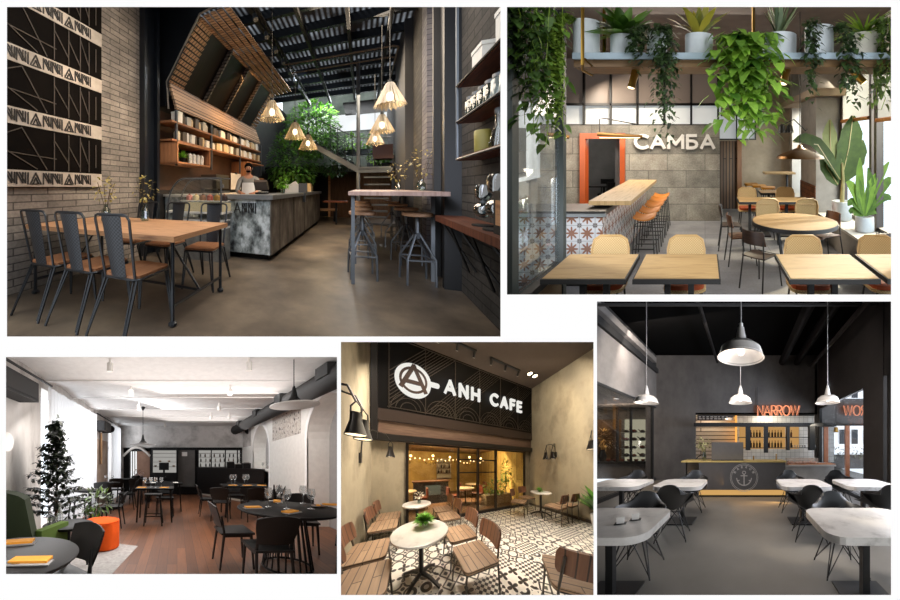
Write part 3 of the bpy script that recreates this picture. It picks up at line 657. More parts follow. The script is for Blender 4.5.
# ---- far end: stair, mezzanine, planting
t = thing('staircase', 'grey steel staircase with landing and thin railings at the far end', 'staircase')
t.part('stringer', B().prism([(-1.5, 2.42), (-1.5, 2.58), (-.1, 1.72), (.7, 1.72), (.7, 1.56), (-.12, 1.56)], 7.9, 8.0, 'xz'), steelL)
t.part('landing', B().box(-.1, .75, 7.9, 8.9, 1.62, 1.68), steelL)
for i in range(7): t.part('tread', B().box(.05, .7, 8.0 + i * .16, 8.26 + i * .16, 1.42 - i * .2, 1.46 - i * .2), steelL)
for i in range(7): t.part('tread', B().box(-1.5 + i * .2, -1.22 + i * .2, 7.98, 8.7, 2.45 - i * .122, 2.48 - i * .122), steelB)
b = B()
for i in range(9): x = -1.45 + i * .2; z = 2.55 - max(0, (i)) * .122 if i < 7 else 1.72; b.cyl((x, 7.95, z), (x, 7.95, z + .8), .009, n=5)
t.part('railing', b.tube([(-1.5, 7.95, 3.3), (-.1, 7.95, 2.5), (.7, 7.95, 2.5)], .014, 6), steel)
solo('steel_post', B().cyl((-.1, 7.95, 0), (-.1, 7.95, 4.7), .05, n=12), steelL, 'round grey steel post beside the stair landing', 'post')
t = thing('mezzanine', 'dark steel mezzanine floor across the courtyard end', 'mezzanine'); t.part('deck', B().box(-3.4, -.1, 9.6, 12.9, 1.78, 1.9), steelB); t.part('edge_beam', B().box(-3.4, -.1, 9.55, 9.6, 1.7, 1.92), steel)
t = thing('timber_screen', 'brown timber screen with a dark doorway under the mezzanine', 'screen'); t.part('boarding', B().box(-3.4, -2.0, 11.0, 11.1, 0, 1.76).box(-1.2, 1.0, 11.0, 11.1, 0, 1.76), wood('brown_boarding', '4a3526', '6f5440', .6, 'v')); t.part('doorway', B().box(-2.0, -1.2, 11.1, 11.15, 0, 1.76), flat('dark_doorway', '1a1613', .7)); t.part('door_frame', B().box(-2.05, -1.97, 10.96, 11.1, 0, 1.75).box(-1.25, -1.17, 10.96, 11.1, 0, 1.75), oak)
b = B(); cloud(b, (-2.25, 9.05, 2.0), .85, .35, 1.15, 1500, .17, .09); cloud(b, (-1.55, 9.35, 2.9), .9, .4, .75, 900, .17, .09)
solo('climbing_plant', b, leafm('courtyard_leaf', '173a0d', '6fa845'), 'tall dense green climber filling the courtyard end behind the stair', 'plant', kind=None)
b = B(); cloud(b, (-2.1, 12.0, 4.1), 1.15, .4, .9, 900, .2, .1); solo('courtyard_tree', b, leafm('sunlit_leaf', '2f6a18', '9fd65a'), 'sunlit bright green tree crown at the top of the courtyard end', 'tree')
b = B(); cloud(b, (-.9, 9.1, 2.0), .6, .3, .5, 420, .13, .06); solo('courtyard_shrub', b, grnD, 'dark leafy shrub under the stair flight', 'plant')
for k, (x, z, w) in enumerate(((-.25, 2.75, .62), (.55, 2.25, .4))):
    t = thing('planter_box', ['long planter of bright green foliage on the upper level behind the post', 'short planter of bright green foliage beside the upper landing'][k], 'planter', (x, 10.2, z)); t.part('trough', B().box(-w, w, -.15, .15, -.45, -.25), steel); b = B(); cloud(b, (0, 0, 0), w, .3, .3, 260, .14, .07); t.part('foliage', b, leafm('sunlit_leaf', '2f6a18', '9fd65a'))
t = thing('terrace_chair', 'dark terrace armchair on the upper level behind the stair', 'chair', (.62, 9.4, 1.75)); t.part('seat', B().box(-.28, .28, -.25, .25, .3, .4), flat('dark_red_cushion', '3a1f1a', .7), bevel=.03); t.part('backrest', B().box(-.3, .3, .2, .28, .4, .8), flat('dark_red_cushion', '3a1f1a', .7), bevel=.03); t.part('leg', B().box(-.28, -.24, -.24, -.2, 0, .3).box(.24, .28, -.24, -.2, 0, .3), blackm)
t = thing('low_bench', 'low dark bench at the far end of the aisle beyond the counter', 'bench', (-1.1, 9.6, 0)); t.part('bench_seat', B().box(-.6, .3, -.2, .2, .36, .42), oak); [t.part('leg', B().box(x, x + .05, -.15, .15, 0, .36), steel) for x in (-.55, .2)]
t = thing('cafe_table', 'small dark table at the far end of the aisle beyond the stools', 'table', (-.75, 8.7, 0)); t.part('tabletop', B().box(-.35, .35, -.3, .3, .7, .74), redw); t.part('post', B().cyl((0, 0, 0), (0, 0, .7), .03), steel)
# ---- barista
skin_m = flat('skin', 'b98467', .5); hair_m = flat('dark_hair', '110c0a', .9, spec=.05); shirt_m = flat('grey_shirt', '8d8a84', .7); apron_m = flat('white_apron', 'e6e3dd', .7)
def skel(nodes, edges, sub=2):
    me = bpy.data.meshes.new('tmp'); me.from_pydata([n[0] for n in nodes], edges, []); o = bpy.data.objects.new('tmp', me); C.objects.link(o)
    md = o.modifiers.new('s', 'SKIN'); md.use_smooth_shade = True
    for i, n in enumerate(nodes): r = n[1]; me.skin_vertices[0].data[i].radius = r if isinstance(r, tuple) else (r, r)
    me.skin_vertices[0].data[0].use_root = True
    m2 = o.modifiers.new('u', 'SUBSURF'); m2.levels = sub
    ev = o.evaluated_get(bpy.context.evaluated_depsgraph_get()); m = ev.to_mesh(); b = B(); b.add([v.co.copy() for v in m.vertices], [tuple(p.vertices) for p in m.polygons])
    ev.to_mesh_clear(); bpy.data.objects.remove(o); return b
t = thing('person', 'bearded barista in grey shirt and white apron standing behind the counter', 'person', (-2.28, 5.35, 0), PI + .3, None, .95)
body = [((0, 0, .95), (.15, .11)), ((0, 0, 1.12), (.14, .1)), ((0, .0, 1.3), (.17, .11)), ((0, .0, 1.42), (.12, .09)), ((0, .02, 1.5), (.05, .05)), ((0, .035, 1.56), .06), ((0, .05, 1.64), (.078, .095)), ((0, .05, 1.71), (.065, .08)),
        ((.19, 0, 1.39), .058), ((.26, .06, 1.14), .045), ((.13, .26, 1.08), .033), ((.1, .31, 1.08), .03), ((-.19, 0, 1.39), .058), ((-.26, .06, 1.14), .045), ((-.13, .26, 1.08), .033), ((-.1, .31, 1.08), .03),
        ((.1, 0, .86), .09), ((.11, .01, .5), .065), ((.11, -.02, .08), .045), ((-.1, 0, .86), .09), ((-.11, .01, .5), .065), ((-.11, -.02, .08), .045), ((.11, .1, .04), .04), ((-.11, .1, .04), .04)]
t.part('body', skel(body, [(0, 1), (1, 2), (2, 3), (3, 4), (4, 5), (5, 6), (6, 7), (3, 8), (8, 9), (9, 10), (10, 11), (3, 12), (12, 13), (13, 14), (14, 15), (0, 16), (16, 17), (17, 18), (0, 19), (19, 20), (20, 21), (18, 22), (21, 23)]), skin_m)
sh = [((0, 0, .93), (.165, .125)), ((0, 0, 1.12), (.155, .115)), ((0, 0, 1.3), (.185, .125)), ((0, 0, 1.43), (.1, .085)), ((.195, 0, 1.39), .07), ((.262, .06, 1.14), .056), ((.2, .16, 1.1), .048), ((-.195, 0, 1.39), .07), ((-.262, .06, 1.14), .056), ((-.2, .16, 1.1), .048)]
t.part('shirt', skel(sh, [(0, 1), (1, 2), (2, 3), (3, 4), (4, 5), (5, 6), (3, 7), (7, 8), (8, 9)]), shirt_m)
b = B().surf(lambda u, v: ((u - .5) * (.36 - .1 * v), .15 - .04 * abs(2 * u - 1) ** 2, .7 + .62 * v), 6, 4, .008); t.part('apron', b, apron_m)
t.part('trousers', skel([((0, 0, .95), (.155, .12)), ((.1, 0, .82), .1), ((.11, .01, .5), .08), ((.11, -.02, .1), .065), ((-.1, 0, .82), .1), ((-.11, .01, .5), .08), ((-.11, -.02, .1), .065)], [(0, 1), (1, 2), (2, 3), (0, 4), (4, 5), (5, 6)]), blackm)
b = B().ball((0, .03, 1.68), .098, 14, 10, 1, 1.08, 1); b.v = [Vector((p.x, min(p.y, .03 + (p.z - 1.58) * .7), max(p.z, 1.6))) for p in b.v]; t.part('hair', b, hair_m)
for sx in (-1, 1):
    t.part('eye', B().ball((sx * .03, .138, 1.655), .011, 8, 6), blackm)
    t.part('ear', B().ball((sx * .083, .05, 1.64), .02, 8, 6, .5, 1, 1.4), skin_m)
    hb = B()
    for i, (dx, L) in enumerate(((-.028, .06), (-.01, .07), (.01, .066), (.027, .052))): hb.tube([(sx * .1 + dx, .32, 1.085), (sx * .1 + dx * 1.1, .32 + L * .6, 1.08), (sx * .1 + dx * 1.1, .32 + L * .8, 1.055)], [.011, .009, .007], 6)
    hb.tube([(sx * .1 - sx * .03, .31, 1.085), (sx * .1 - sx * .055, .345, 1.08), (sx * .1 - sx * .05, .37, 1.07)], [.012, .01, .008], 6); hb.ball((sx * .1, .315, 1.085), .038, 10, 6, 1, 1, .5); t.part('hand', hb, skin_m)
t.part('nose', B().tube([(0, .135, 1.66), (0, .158, 1.625), (0, .14, 1.615)], [.008, .014, .01], 6), skin_m); t.part('mouth', B().box(-.022, .022, .13, .142, 1.588, 1.596), flat('lip', '8a4a40', .5)); t.part('beard', B().ball((0, .095, 1.578), .052, 10, 6, 1, .85, .6), hair_m)
# ---- light
lamp('AREA', (-1.3, 3.0, 4.45), 165, 'ffeeda', sx=3.2, sy=2.4, to=(-1.6, 3.4, 0))
lamp('AREA', (-.2, 6.5, 4.3), 110, 'ffe9cc', sx=1.5, sy=3, to=(-.2, 6.3, 0))
lamp('AREA', (-2.35, 6.2, 2.66), 42, 'ffc98a', sx=.4, sy=4.5, to=(-3.3, 6.5, 1.9))
lamp('AREA', (-1.2, 8.3, 4.3), 60, 'f2f7ff', sx=1.6, sy=.6, to=(-2.0, 9.4, 2.2))
lamp('AREA', (-.8, 11.6, 5), 420, 'f2f7ff', sx=4, sy=2, to=(-.8, 10.5, 0))
lamp('SPOT', (.2, 3.6, 4.4), 900, 'ffe3c4', .1, to=(-3.47, 3.1, 1.5), spot=.62, blend=.8)
lamp('SPOT', (-.6, 3.2, 4.4), 650, 'ffe6c8', .1, to=(-.5, 5.2, 0), spot=.45, blend=.9)
lamp('AREA', (-.7, 1.2, 2.6), 24, 'dfe8ff', sx=1.5, sy=1.0, to=(-1.0, 5, .8))
# ================================================================== 2: bright cafe with the hanging plant shelf
random.seed(22)
R2 = Room(390, 705, 140, 0, 2.03, (507, 7, 891, 294.5), 'lb'); use(R2)
tanw = wood('light_oak_top', '9c7848', 'cba873', .55, 'u', .8, 'b6925c', spec=.2); tanwV = wood('light_oak_slab', 'b08a55', 'dfbf8a', .45, 'v', .8, 'cba76f')
black = flat('black_metal', '121212', .5); blackE = flat('black_edge', '191817', .55); brass = flat('brass', 'b08a3c', .3, .9); orange = flat('orange_seat', 'd5832a', .5)
stone = bricks('stone_block_wall', 'c4bfb1', '98948a', '7f7c73', .95, .42, .008, .8, .3, .55); conc = mottled('board_concrete', '77716a', 'a39d94', 1.2, .8, bump=.05)
struct('floor', B().box(-4.2, 3.4, 2.6, 14, -.1, 0), bricks('grey_floor_slabs', '9c9d9f', '8d8e92', '76777a', 1.2, 1.2, .006, .55, .05, .3, 0))
struct('ceiling', B().box(-4.2, 3.4, 2.6, 14, 4.1, 4.2), mottled('brown_ceiling', '4f453e', '6b5f56', 1.2, .8))
w = B().box(-2.0, .37, 9.8, 9.95, 0, 2.4).box(-4.2, -3.12, 9.8, 9.95, 0, 2.4).box(-3.12, -2.0, 9.8, 9.95, 2.2, 2.4); struct('wall_back', w, stone)
struct('wall_back_side', B().box(.25, .37, 9.95, 11.6, 0, 2.4), stone)
struct('wall_back_end', B().box(.37, 3.0, 11.6, 11.7, 0, 4.1), mottled('warm_plaster', 'a8977f', 'd0c0a6', 1.4, .8))
struct('wall_left', B().box(-4.3, -4.2, 4.8, 14, 0, 4.1), flat('left_wall_paint', 'a5a29e', .8))
# upper glazing above the stone wall
frost = NT('frosted_glow_pane').fin('d7d9d6', .6, emis='ccd2d4', es=.42); dimp = NT('dim_pane').fin('6e635b', .5, emis='6a5f58', es=.25)  # light behind both panes is painted as emission
t = struct('window_1', B().box(-4.2, .4, 9.9, 9.92, 2.4, 2.93), frost); t.part('window_pane', B().box(-4.2, .4, 9.9, 9.92, 2.93, 4.1), dimp)
b = B()
for z in (2.4, 2.93): b.box(-4.2, .4, 9.82, 9.9, z - .03, z + .03)
for i in range(8): x = .33 - i * .678; b.box(x - .025, x + .025, 9.82, 9.9, 2.4, 4.1)
t.part('window_frame', b, black)
t = struct('window_2', B().box(.37, 1.5, 11.5, 11.52, 2.05, 2.75), frost); b = B()
for z in (2.05, 2.75): b.box(.37, 1.5, 11.44, 11.5, z - .02, z + .02)
for x in (.4, .93, 1.48): b.box(x - .02, x + .02, 11.44, 11.5, 2.05, 3.5)
t.part('window_frame', b, black)
struct('door_1', planks and B().box(.42, .95, 11.5, 11.56, 0, 2.0), planks('slatted_door', '8a6a4c', '6c5340', '2e2218', .09, 4, .6, 'v', .012)).part('door_frame', B().box(.95, 1.08, 11.46, 11.58, 0, 2.05), wood('orange_brown_jamb', '8a5220', 'b97a38', .5, 'v'))
# orange doorway with the back room beyond
orf = flat('orange_paint', 'c2571c', .45)
t = struct('door_2', B().box(-3.12, -2.98, 9.7, 9.98, 0, 2.2).box(-2.12, -2.0, 9.7, 9.98, 0, 2.2).box(-2.98, -2.12, 9.7, 9.98, 2.06, 2.2), orf)
struct('wall_inner', B().box(-6.5, -1.6, 13.2, 13.3, 0, 3).box(-2.3, -2.2, 10, 13.2, 0, 2.3), mottled('grey_inner_wall', '6d6f70', '8d8f90', 1))
t = thing('cafe_table', 'dark small table in the back room beyond the orange doorway', 'table', (-2.9, 11.2, 0)); t.part('tabletop', B().box(-.35, .35, -.3, .3, .7, .74), black); t.part('leg', B().cyl((0, 0, 0), (0, 0, .7), .03), black)
for k, x in enumerate((-2.55, -2.95)):
    t = thing('cafe_chair', ['dark slim chair in the back room beside the orange jamb', 'dark slim chair in the back room beyond the small table'][k], 'chair', (x, 10.7 + k * .9, 0)); t.part('seat', B().box(-.2, .2, -.2, .2, .43, .46), black); t.part('backrest', B().box(-.2, .2, .17, .2, .6, .85), black)
    for sx in (-1, 1):
        for sy in (-1, 1): t.part('leg', B().cyl((sx * .17, sy * .17, .86 if sy > 0 else .44), (sx * .19, sy * .19, 0), .015, n=6), black)
# ---- lettering on the stone wall
lw, Wd = word('CAMБA', .31, .3); s = 1.96 / Wd; t = thing('wall_sign', 'raised pale capital letters on the stone wall above the stools', 'sign', (-1.74, 9.78, 1.83))
for ch, st in lw:
    b = B()
    for q in st: flatstroke(b, [(x * s, z) for x, z in q], .075, -.05, .0)
    t.part('letter', b, flat('pale_letter', 'f2f0ea', .5))
# ---- picture lights over the counter
for k, (x0, lb, L) in enumerate(((-2.55, 'long brass picture light on a black bracket beside the orange doorway', 1.05), (-3.75, 'brass picture light on a black bracket nearest the glass partition', .5))):
    t = thing('picture_light', lb, 'wall lamp', (x0, 9.75, 2.12), 0, 'picture lights')
    t.part('brass_bar', B().cyl((0, -.5, .05), (L, -.4, -.02), .05, n=10), flat('dark_brass', '6d5026', .35, .8)); t.part('bracket', B().tube([(.1, 0, .45), (.1, -.35, .45), (.12, -.5, .4), (.12, -.5, .08)] if k else [(.05, -.5, .1), (.05, -.5, .4), (.12, -.35, .43), (L * .8, -.1, .3)], .015, 6), black)
    t.part('glow_strip', B().box(.05, L - .05, -.5, -.42, -.045, -.03), glow('warm_strip', 'ffe6b0', 4))
# ---- tiled counter
def star_tile(name, per=.215):
    t = NT(name); sp = t.n('ShaderNodeSeparateXYZ'); t.put(sp.inputs[0], t.uv(1 / per, 1 / per))
    def cell(off):
        u = t.math('SUBTRACT', t.math('FRACT', t.math('ADD', sp.outputs[0], off)), .5); v = t.math('SUBTRACT', t.math('FRACT', t.math('ADD', sp.outputs[1], off)), .5)
        r = t.math('SQRT', t.math('ADD', t.math('MULTIPLY', u, u), t.math('MULTIPLY', v, v))); th = t.math('ARCTAN2', v, u); return r, th, u, v
    r, th, u, v = cell(0); sa = t.math('POWER', t.math('ABSOLUTE', t.math('COSINE', t.math('MULTIPLY', th, 4))), 2.2); m1 = t.math('LESS_THAN', r, t.math('MULTIPLY_ADD', sa, .25, .18))
    r2, th2, u2, v2 = cell(.5); m2 = t.math('LESS_THAN', r2, t.math('MULTIPLY_ADD', t.math('ABSOLUTE', t.math('COSINE', t.math('MULTIPLY', th2, 4))), .06, .12))
    g = t.math('MAXIMUM', t.math('LESS_THAN', t.math('ABSOLUTE', u2), .015), t.math('LESS_THAN', t.math('ABSOLUTE', v2), .015))
    c = t.mix(m1, lin('dcdcdc'), lin('935e3f')); c = t.mix(m2, c, lin('6d625c')); c = t.mix(g, c, lin('9c9c9a')); return t.fin(c, .3)
tile = star_tile('star_tile'); darkstone = mottled('dark_stone_top', '1c1a18', '2e2b28', 3, .35)
t = thing('service_counter', 'counter faced in white tiles with brown star pattern under a dark stone top', 'counter')
t.part('tiled_front', B().box(-3.6, -1.4, 5.34, 5.4, .08, 1.0), tile); t.part('tiled_side', B().box(-1.44, -1.4, 5.4, 9.3, .08, 1.0), tile); t.part('stone_top', B().box(-3.65, -1.36, 5.3, 5.95, 1.0, 1.06), darkstone).part('metal_edge', B().box(-3.65, -1.34, 5.28, 5.31, .985, 1.03), flat('steel_edge', '8c8f92', .3, .7)); t.part('side_top', B().box(-1.75, -1.36, 5.95, 9.3, 1.0, 1.06), darkstone); t.part('plinth', B().box(-3.6, -1.48, 5.42, 9.2, 0, .08), black); t.part('core', B().box(-3.5, -1.46, 5.42, 5.9, .08, 1.0).box(-1.75, -1.46, 5.9, 9.3, .08, 1.0), blackE)
t = thing('bar_slab', 'thick light oak bar slab laid along the tiled counter', 'bar top'); t.part('slab', B().box(-1.66, -1.06, 5.56, 8.55, 1.1, 1.16), tanwV, bevel=.006); t.part('support', B().box(-1.62, -1.4, 5.7, 8.4, 1.06, 1.1), black)
for k in range(5):
    y = (6.62, 7.25, 7.9, 8.5, 9.1)[k]; t = thing('bar_stool', f'curved orange seated bar stool, {ORD[k]} from the viewer along the tiled counter', 'stool', (-1.02, y, 0), 0, 'orange bar stools')
    t.part('seat', B().surf(lambda u, v: ((u - .5) * .34, (v - .5) * .34, .71 + .05 * (2 * u - 1) ** 2 + (.03 if v > .9 else 0)), 8, 5, .025), orange)
    for sx in (-1, 1):
        for sy in (-1, 1): t.part('leg', B().cyl((sx * .14, sy * .14, .71), (sx * .19, sy * .18, 0), .011, n=6), black)
    t.part('foot_rail', B().tube([(-.175, -.165, .22), (.175, -.165, .22), (.175, .165, .22), (-.175, .165, .22)], .01, 6, True), black); t.part('seat_ring', B().tube([(-.15, -.15, .6), (.15, -.15, .6), (.15, .15, .6), (-.15, .15, .6)], .008, 6, True), black)
# ---- glass partition at the left
fr = flat('grey_green_frame', '3b423f', .5, .2)
t = struct('window_3', B().quad((-1.75, 3.4, .57), (-1.75, 4.74, .57), (-1.75, 4.74, 3.6), (-1.75, 3.4, 3.6)), glass('partition_glass', 'dfe6e6', .1, .03, .1, 'b9c3c8'))
t.part('window_frame', B().box(-1.8, -1.7, 4.68, 4.78, 0, 3.6).box(-1.8, -1.7, 3.44, 3.56, 0, 3.6), fr); t.part('window_sill', B().box(-1.82, -1.66, 3.5, 4.7, .5, .57), blackE); t.part('window_panel', B().box(-1.78, -1.72, 3.5, 4.7, 0, .5), flat('tan_low_panel', '9a7f5c', .7))
street = NT('bright_street'); n = street.noise(street.uv(1, .6), 1.6, 4); street_m = street.fin(lin('b9b9b9'), .8, emis=street.ramp(n, [(.35, '8f979c'), (.6, 'f2f5f7')]), es=.9)  # daylight on the street front is put in as patchy emission
t = thing('street_facade', 'bright pale street front seen through the glass partition', 'building', (0, 0, 0)); t.part('wall', B().box(-4.15, -4.1, 6.0, 9.7, 1.1, 2.9), street_m); t.part('window', B().box(-4.1, -4.08, 7.4, 8.0, 1.2, 2.3).box(-4.1, -4.08, 8.5, 8.9, 1.2, 2.3), flat('street_window', '6d7478', .4))
t = thing('desk_lamp', 'small white table lamp on the counter behind the glass partition', 'lamp', (-2.25, 6.0, 1.06)); t.part('lamp_shade', B().lathe([(.09, .18), (.05, .38)], n=16, cap=False), flat('white_paint', 'e3e1dc', .5)); t.part('lamp_stem', B().cyl((0, 0, 0), (0, 0, .2), .012), black); t.part('lamp_base', B().cyl((0, 0, 0), (0, 0, .015), .06, n=14), black)
# ---- hanging shelf with pots
shz = 2.86
t = thing('hanging_shelf', 'long pale blue-grey shelf hung from brass rods carrying the row of potted plants', 'shelf')
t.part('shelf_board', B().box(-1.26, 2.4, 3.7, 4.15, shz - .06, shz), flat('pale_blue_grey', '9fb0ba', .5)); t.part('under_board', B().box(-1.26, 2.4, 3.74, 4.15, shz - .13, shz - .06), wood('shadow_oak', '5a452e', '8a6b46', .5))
for x in (-1.06, .51, 2.2): t.part('brass_rod', B().cyl((x, 4.1, shz - .1), (x, 4.1, 4.1), .018, n=8), brass)
potw = mottled('white_plaster_pot', 'c3ccd0', 'dfe4e6', 4, .6); potc = mottled('cream_pot', 'c4bfb2', 'dcd7cb', 4, .6)
gA = leafm('pothos', '33611a', 'a0cc4a'); gB = leafm('ivy_dark', '16240f', '4d6a38'); gC = leafm('fern_green', '4a6a1f', '9dbb4a'); gD = leafm('broad_leaf', '24430f', '6d9a2c'); gY = leafm('lime_leaf', '5c6a17', 'b9ad3a'); gS = leafm('snake_leaf', '3a5230', 'a9b98a'); gL = leafm('lily_green', '4b7a1c', 'b4d24e')
def shelf_plant(label, px, wpx, top, pm, build, y=3.92):
    x = (px - 705) * y / 390; r = wpx / 2 * y / 390; h = (53.5 - top) * y / 390
    t = thing('potted_plant', label, 'plant', (x, y, shz), 0, 'plants on the hanging shelf')
    t.part('pot', B().lathe([(r * .94, 0), (r, .01), (r, h), (r * .9, h), (r * .88, h * .8), (0, h * .8)], n=24), pm)
    b, st = B(), B(); build(b, st, r, h); lm = build.m
    if st.v: t.part('stem', st, gC)
    t.part('foliage', b, lm); return t
def mk(m):
    def d(f): f.m = m; return f
    return d
@mk(gC)
def p1(b, st, r, h):
    for i in range(46): vine(b, (-r * rnd(.6, 1.1), -r * rnd(.2, 1), h), rnd(.5, 1.25), (-rnd(.02, .16), -.22), 34, .034, .016, 0)
@mk(gD)
def p2(b, st, r, h): tuft(b, (0, 0, h * .9), 60, .36, .11, (.15, 1.35), .5)
@mk(gB)
def p3(b, st, r, h):
    for i in range(16): vine(b, (r * rnd(.2, 1), -r * rnd(.3, .9), h), rnd(.4, 1.25), (rnd(.0, .12), -.2), 40, .045, .06, 1)
    for i in range(9): vine(b, (-r * rnd(.6, 1), -r * rnd(.3, .9), h), rnd(.2, .5), (-rnd(.02, .14), -.15), 26, .045, .05, 1)
@mk(gY)
def p4(b, st, r, h): tuft(b, (0, 0, h * .85), 34, .36, .09, (.05, .85), .35)
@mk(gA)
def p5(b, st, r, h):
    for i in range(32): vine(b, (r * rnd(-1.8, 1.9), -r * rnd(.3, 1), h), rnd(.45, 1.2), (rnd(-.14, .14), -.2), 16, .115, .1, 1)
@mk(gS)
def p6(b, st, r, h): tuft(b, (0, 0, h * .85), 24, .42, .055, (.0, .55), .12, 2)
@mk(gB)
def p7(b, st, r, h):
    for i in range(10): vine(b, (-r * rnd(.5, 1), -r * rnd(.3, .9), h), rnd(.3, .95), (-rnd(.0, .1), -.15), 26, .05, .06, 1)
    for i in range(12): vine(b, (r * rnd(.7, 1), -r * rnd(.2, .9), h * .9), rnd(.4, .9), (rnd(.02, .18), -.15), 26, .05, .06, 1)
@mk(gL)
def p8(b, st, r, h): tuft(b, (0, 0, h * .9), 90, .3, .028, (.1, 1.35), .75, 0, 5)
for a in (('tall white pot trailing a feathery green plant, at the brass rod end of shelf', 586.5, 26, 18, potw, p1), ('low white pot with bushy broad leaves, second on the hanging shelf', 624, 27, 33, potw, p2), ('white pot almost hidden by dark trailing ivy, third on the hanging shelf', 657, 20, 28, potw, p3),
          ('low white pot with upright lime leaves, fourth on the hanging shelf', 699, 28, 32, potw, p4), ('white pot hidden under big heart-leaved pothos, fifth on the hanging shelf', 741, 22, 36, potw, p5), ('wide white pot of striped upright snake plant, sixth on the hanging shelf', 779, 34, 32, potw, p6),
          ('tall white pot between two dark ivy falls, seventh on the hanging shelf', 819, 28, 24, potw, p7), ('cream pot with spiky bright spider plant, eighth on the hanging shelf', 864, 31, 31.5, potc, p8)): shelf_plant(*a)
def hang(label, px, py, y, n, L, lw, m, sx, shape=1, nl=24):
    p = R2.at(px, py, y=y); b, st = B(), B()
    for i in range(n): vine(b, (p.x + rnd(-sx, sx), p.y + rnd(-.1, .1), p.z), rnd(*L), (rnd(-.05, .05), -.03), nl, lw, .07, shape, stem=st)
    t = thing('hanging_plant', label, 'plant', (0, 0, 0), 0, 'plants hanging from above'); t.part('foliage', b, m); t.part('stem', st, gC)
hang('dark dense creeper hanging from above at the glass partition post', 521, 0, 3.5, 15, (.35, 1.0), .085, leafm('deep_leaf', '12200c', '47652a'), .16)
hang('long heart-leaved vine hanging in front of the glass partition', 543, 0, 3.55, 12, (.6, 1.6), .09, leafm('mid_leaf', '24431a', '6f963a'), .15, nl=20)
hang('dark ivy hanging from the end of the shelf above the window', 888, 22, 3.8, 16, (.4, .95), .06, leafm('ivy_mid', '24381a', '6f8a44'), .12)
for k, (px, py, an, lb) in enumerate(((634, 78, .1, 'brass spotlight under the shelf between the second and third pots'), (786, 74, .12, 'brass spotlight under the shelf below the snake plant'), (854, 73, -.35, 'brass spotlight under the shelf below the spider plant'))):
    p = R2.at(px, py, y=3.9); t = thing('brass_spotlight', lb, 'spotlight', (p.x, p.y, p.z), 0, 'brass spotlights'); t.part('lamp_tube', B().cyl((an * .2, 0, .09), (-an * .25, -.02, -.1), .04, n=14), brass); t.part('stem', B().cyl((an * .2, 0, .06), (an * .2, 0, max(.065, 2.726 - p.z)), .012), brass); t.part('lens', B().cyl((-an * .25, -.02, -.1), (-an * .255, -.021, -.104), .034, n=14), glow('lens_glow', 'ffefc0', 3))
t = thing('brass_pendant_rod', 'brass rod lamp with angled fork hanging before the tall white pot', 'pendant lamp', (-1.13, 3.6, 2.72)); t.part('rod', B().cyl((0, 0, 0), (0, 0, 1.3), .017, n=8), brass); t.part('fork', B().tube([(0, 0, .05), (.0, 0, -.05), (.1, -.02, -.1)], .012, 6).tube([(.02, 0, .06), (.1, -.02, -.02)], .01, 6), flat('dark_brass', '6d5026', .35, .8))
# ---- near tables with rattan chairs
def square_table(name, label, x0, x1, y0, y1, group):
    cx, cy = (x0 + x1) / 2, (y0 + y1) / 2; w, d = (x1 - x0) / 2, (y1 - y0) / 2
    t = thing(name, label, 'table', (cx, cy, 0), 0, group); tp = t.part('tabletop', B().box(-w + .015, w - .015, -d + .015, d - .015, .71, .752), tanw); tp.part('edge', B().box(-w, w, -d, d, .7, .747), blackE)
    for s in (-.12, .12): t.part('post', B().box(s - .03, s + .03, -.03, .03, .03, .7), black)
    t.part('base_plate', B().box(-.3, .3, -.25, .25, 0, .03), black); return t
TB = ['square oak-topped table by the glass partition, front row', 'square oak-topped table second from the glass partition, front row', 'square oak-topped table third in the front row, before the round table', 'square oak-topped table at window end of the front row']
for k, (a, c) in enumerate(((-1.52, -.73), (-.67, .145), (.78, 1.62), (1.68, 2.5))): square_table('square_table', TB[k], a, c, 3.59, 4.38, 'front row tables')
for k, (a, c) in enumerate(((.7, 1.47), (1.49, 2.26))): square_table('square_table', ['square oak-topped table behind the round table, nearer the aisle', 'square oak-topped table behind the round table, nearer the window'][k], a, c, 8.05, 8.75, 'middle tables')
square_table('square_table', 'small dark-edged table at the far window end', 1.35, 2.05, 9.42, 9.95, None)
ratt = NT('rattan_weave'); wv = ratt.n('ShaderNodeTexChecker'); ratt.put(wv.inputs[0], ratt.uv()); wv.inputs[3].default_value = 70; ratt_m = ratt.fin(ratt.mix(wv.outputs[1], lin('c9a266'), lin('dfc08a')), .6)
rod = flat('rattan_rod', 'd2ab70', .5); cush = flat('orange_cushion', 'b9501c', .7); slimblack = black
def rattan_chair(label, pos, rot, group, cushion=True):
    t = thing('rattan_chair', label, 'chair', pos, rot, group)
    t.part('seat', B().prism(rrect(.46, .44, .12), .41, .44), ratt_m)
    if cushion: t.part('seat_cushion', B().prism(rrect(.42, .4, .1), .44, .485), cush, bevel=.012)
    rim = [(-.2, -.2, .42), (-.215, -.25, .75), (-.19, -.262, .86), (-.12, -.268, .905), (.12, -.268, .905), (.19, -.262, .86), (.215, -.25, .75), (.2, -.2, .42)]
    t.part('back_frame', B().tube(rim, .016, 6).tube([(-.19, -.258, .8), (.19, -.258, .8)], .008, 5), rod)
    t.part('back_weave', B().surf(lambda u, v: ((u - .5) * (.4 - .06 * max(0, v - .7) / .3), -.205 - .06 * v - .03 * (1 - (2 * u - 1) ** 2) * 0, .43 + .46 * v), 6, 6, .006), ratt_m)
    for sx in (-1, 1):
        for sy in (-1, 1): t.part('leg', B().cyl((sx * .17, sy * .16, .41), (sx * .21, sy * .2, 0), .012, n=6), slimblack)
    return t
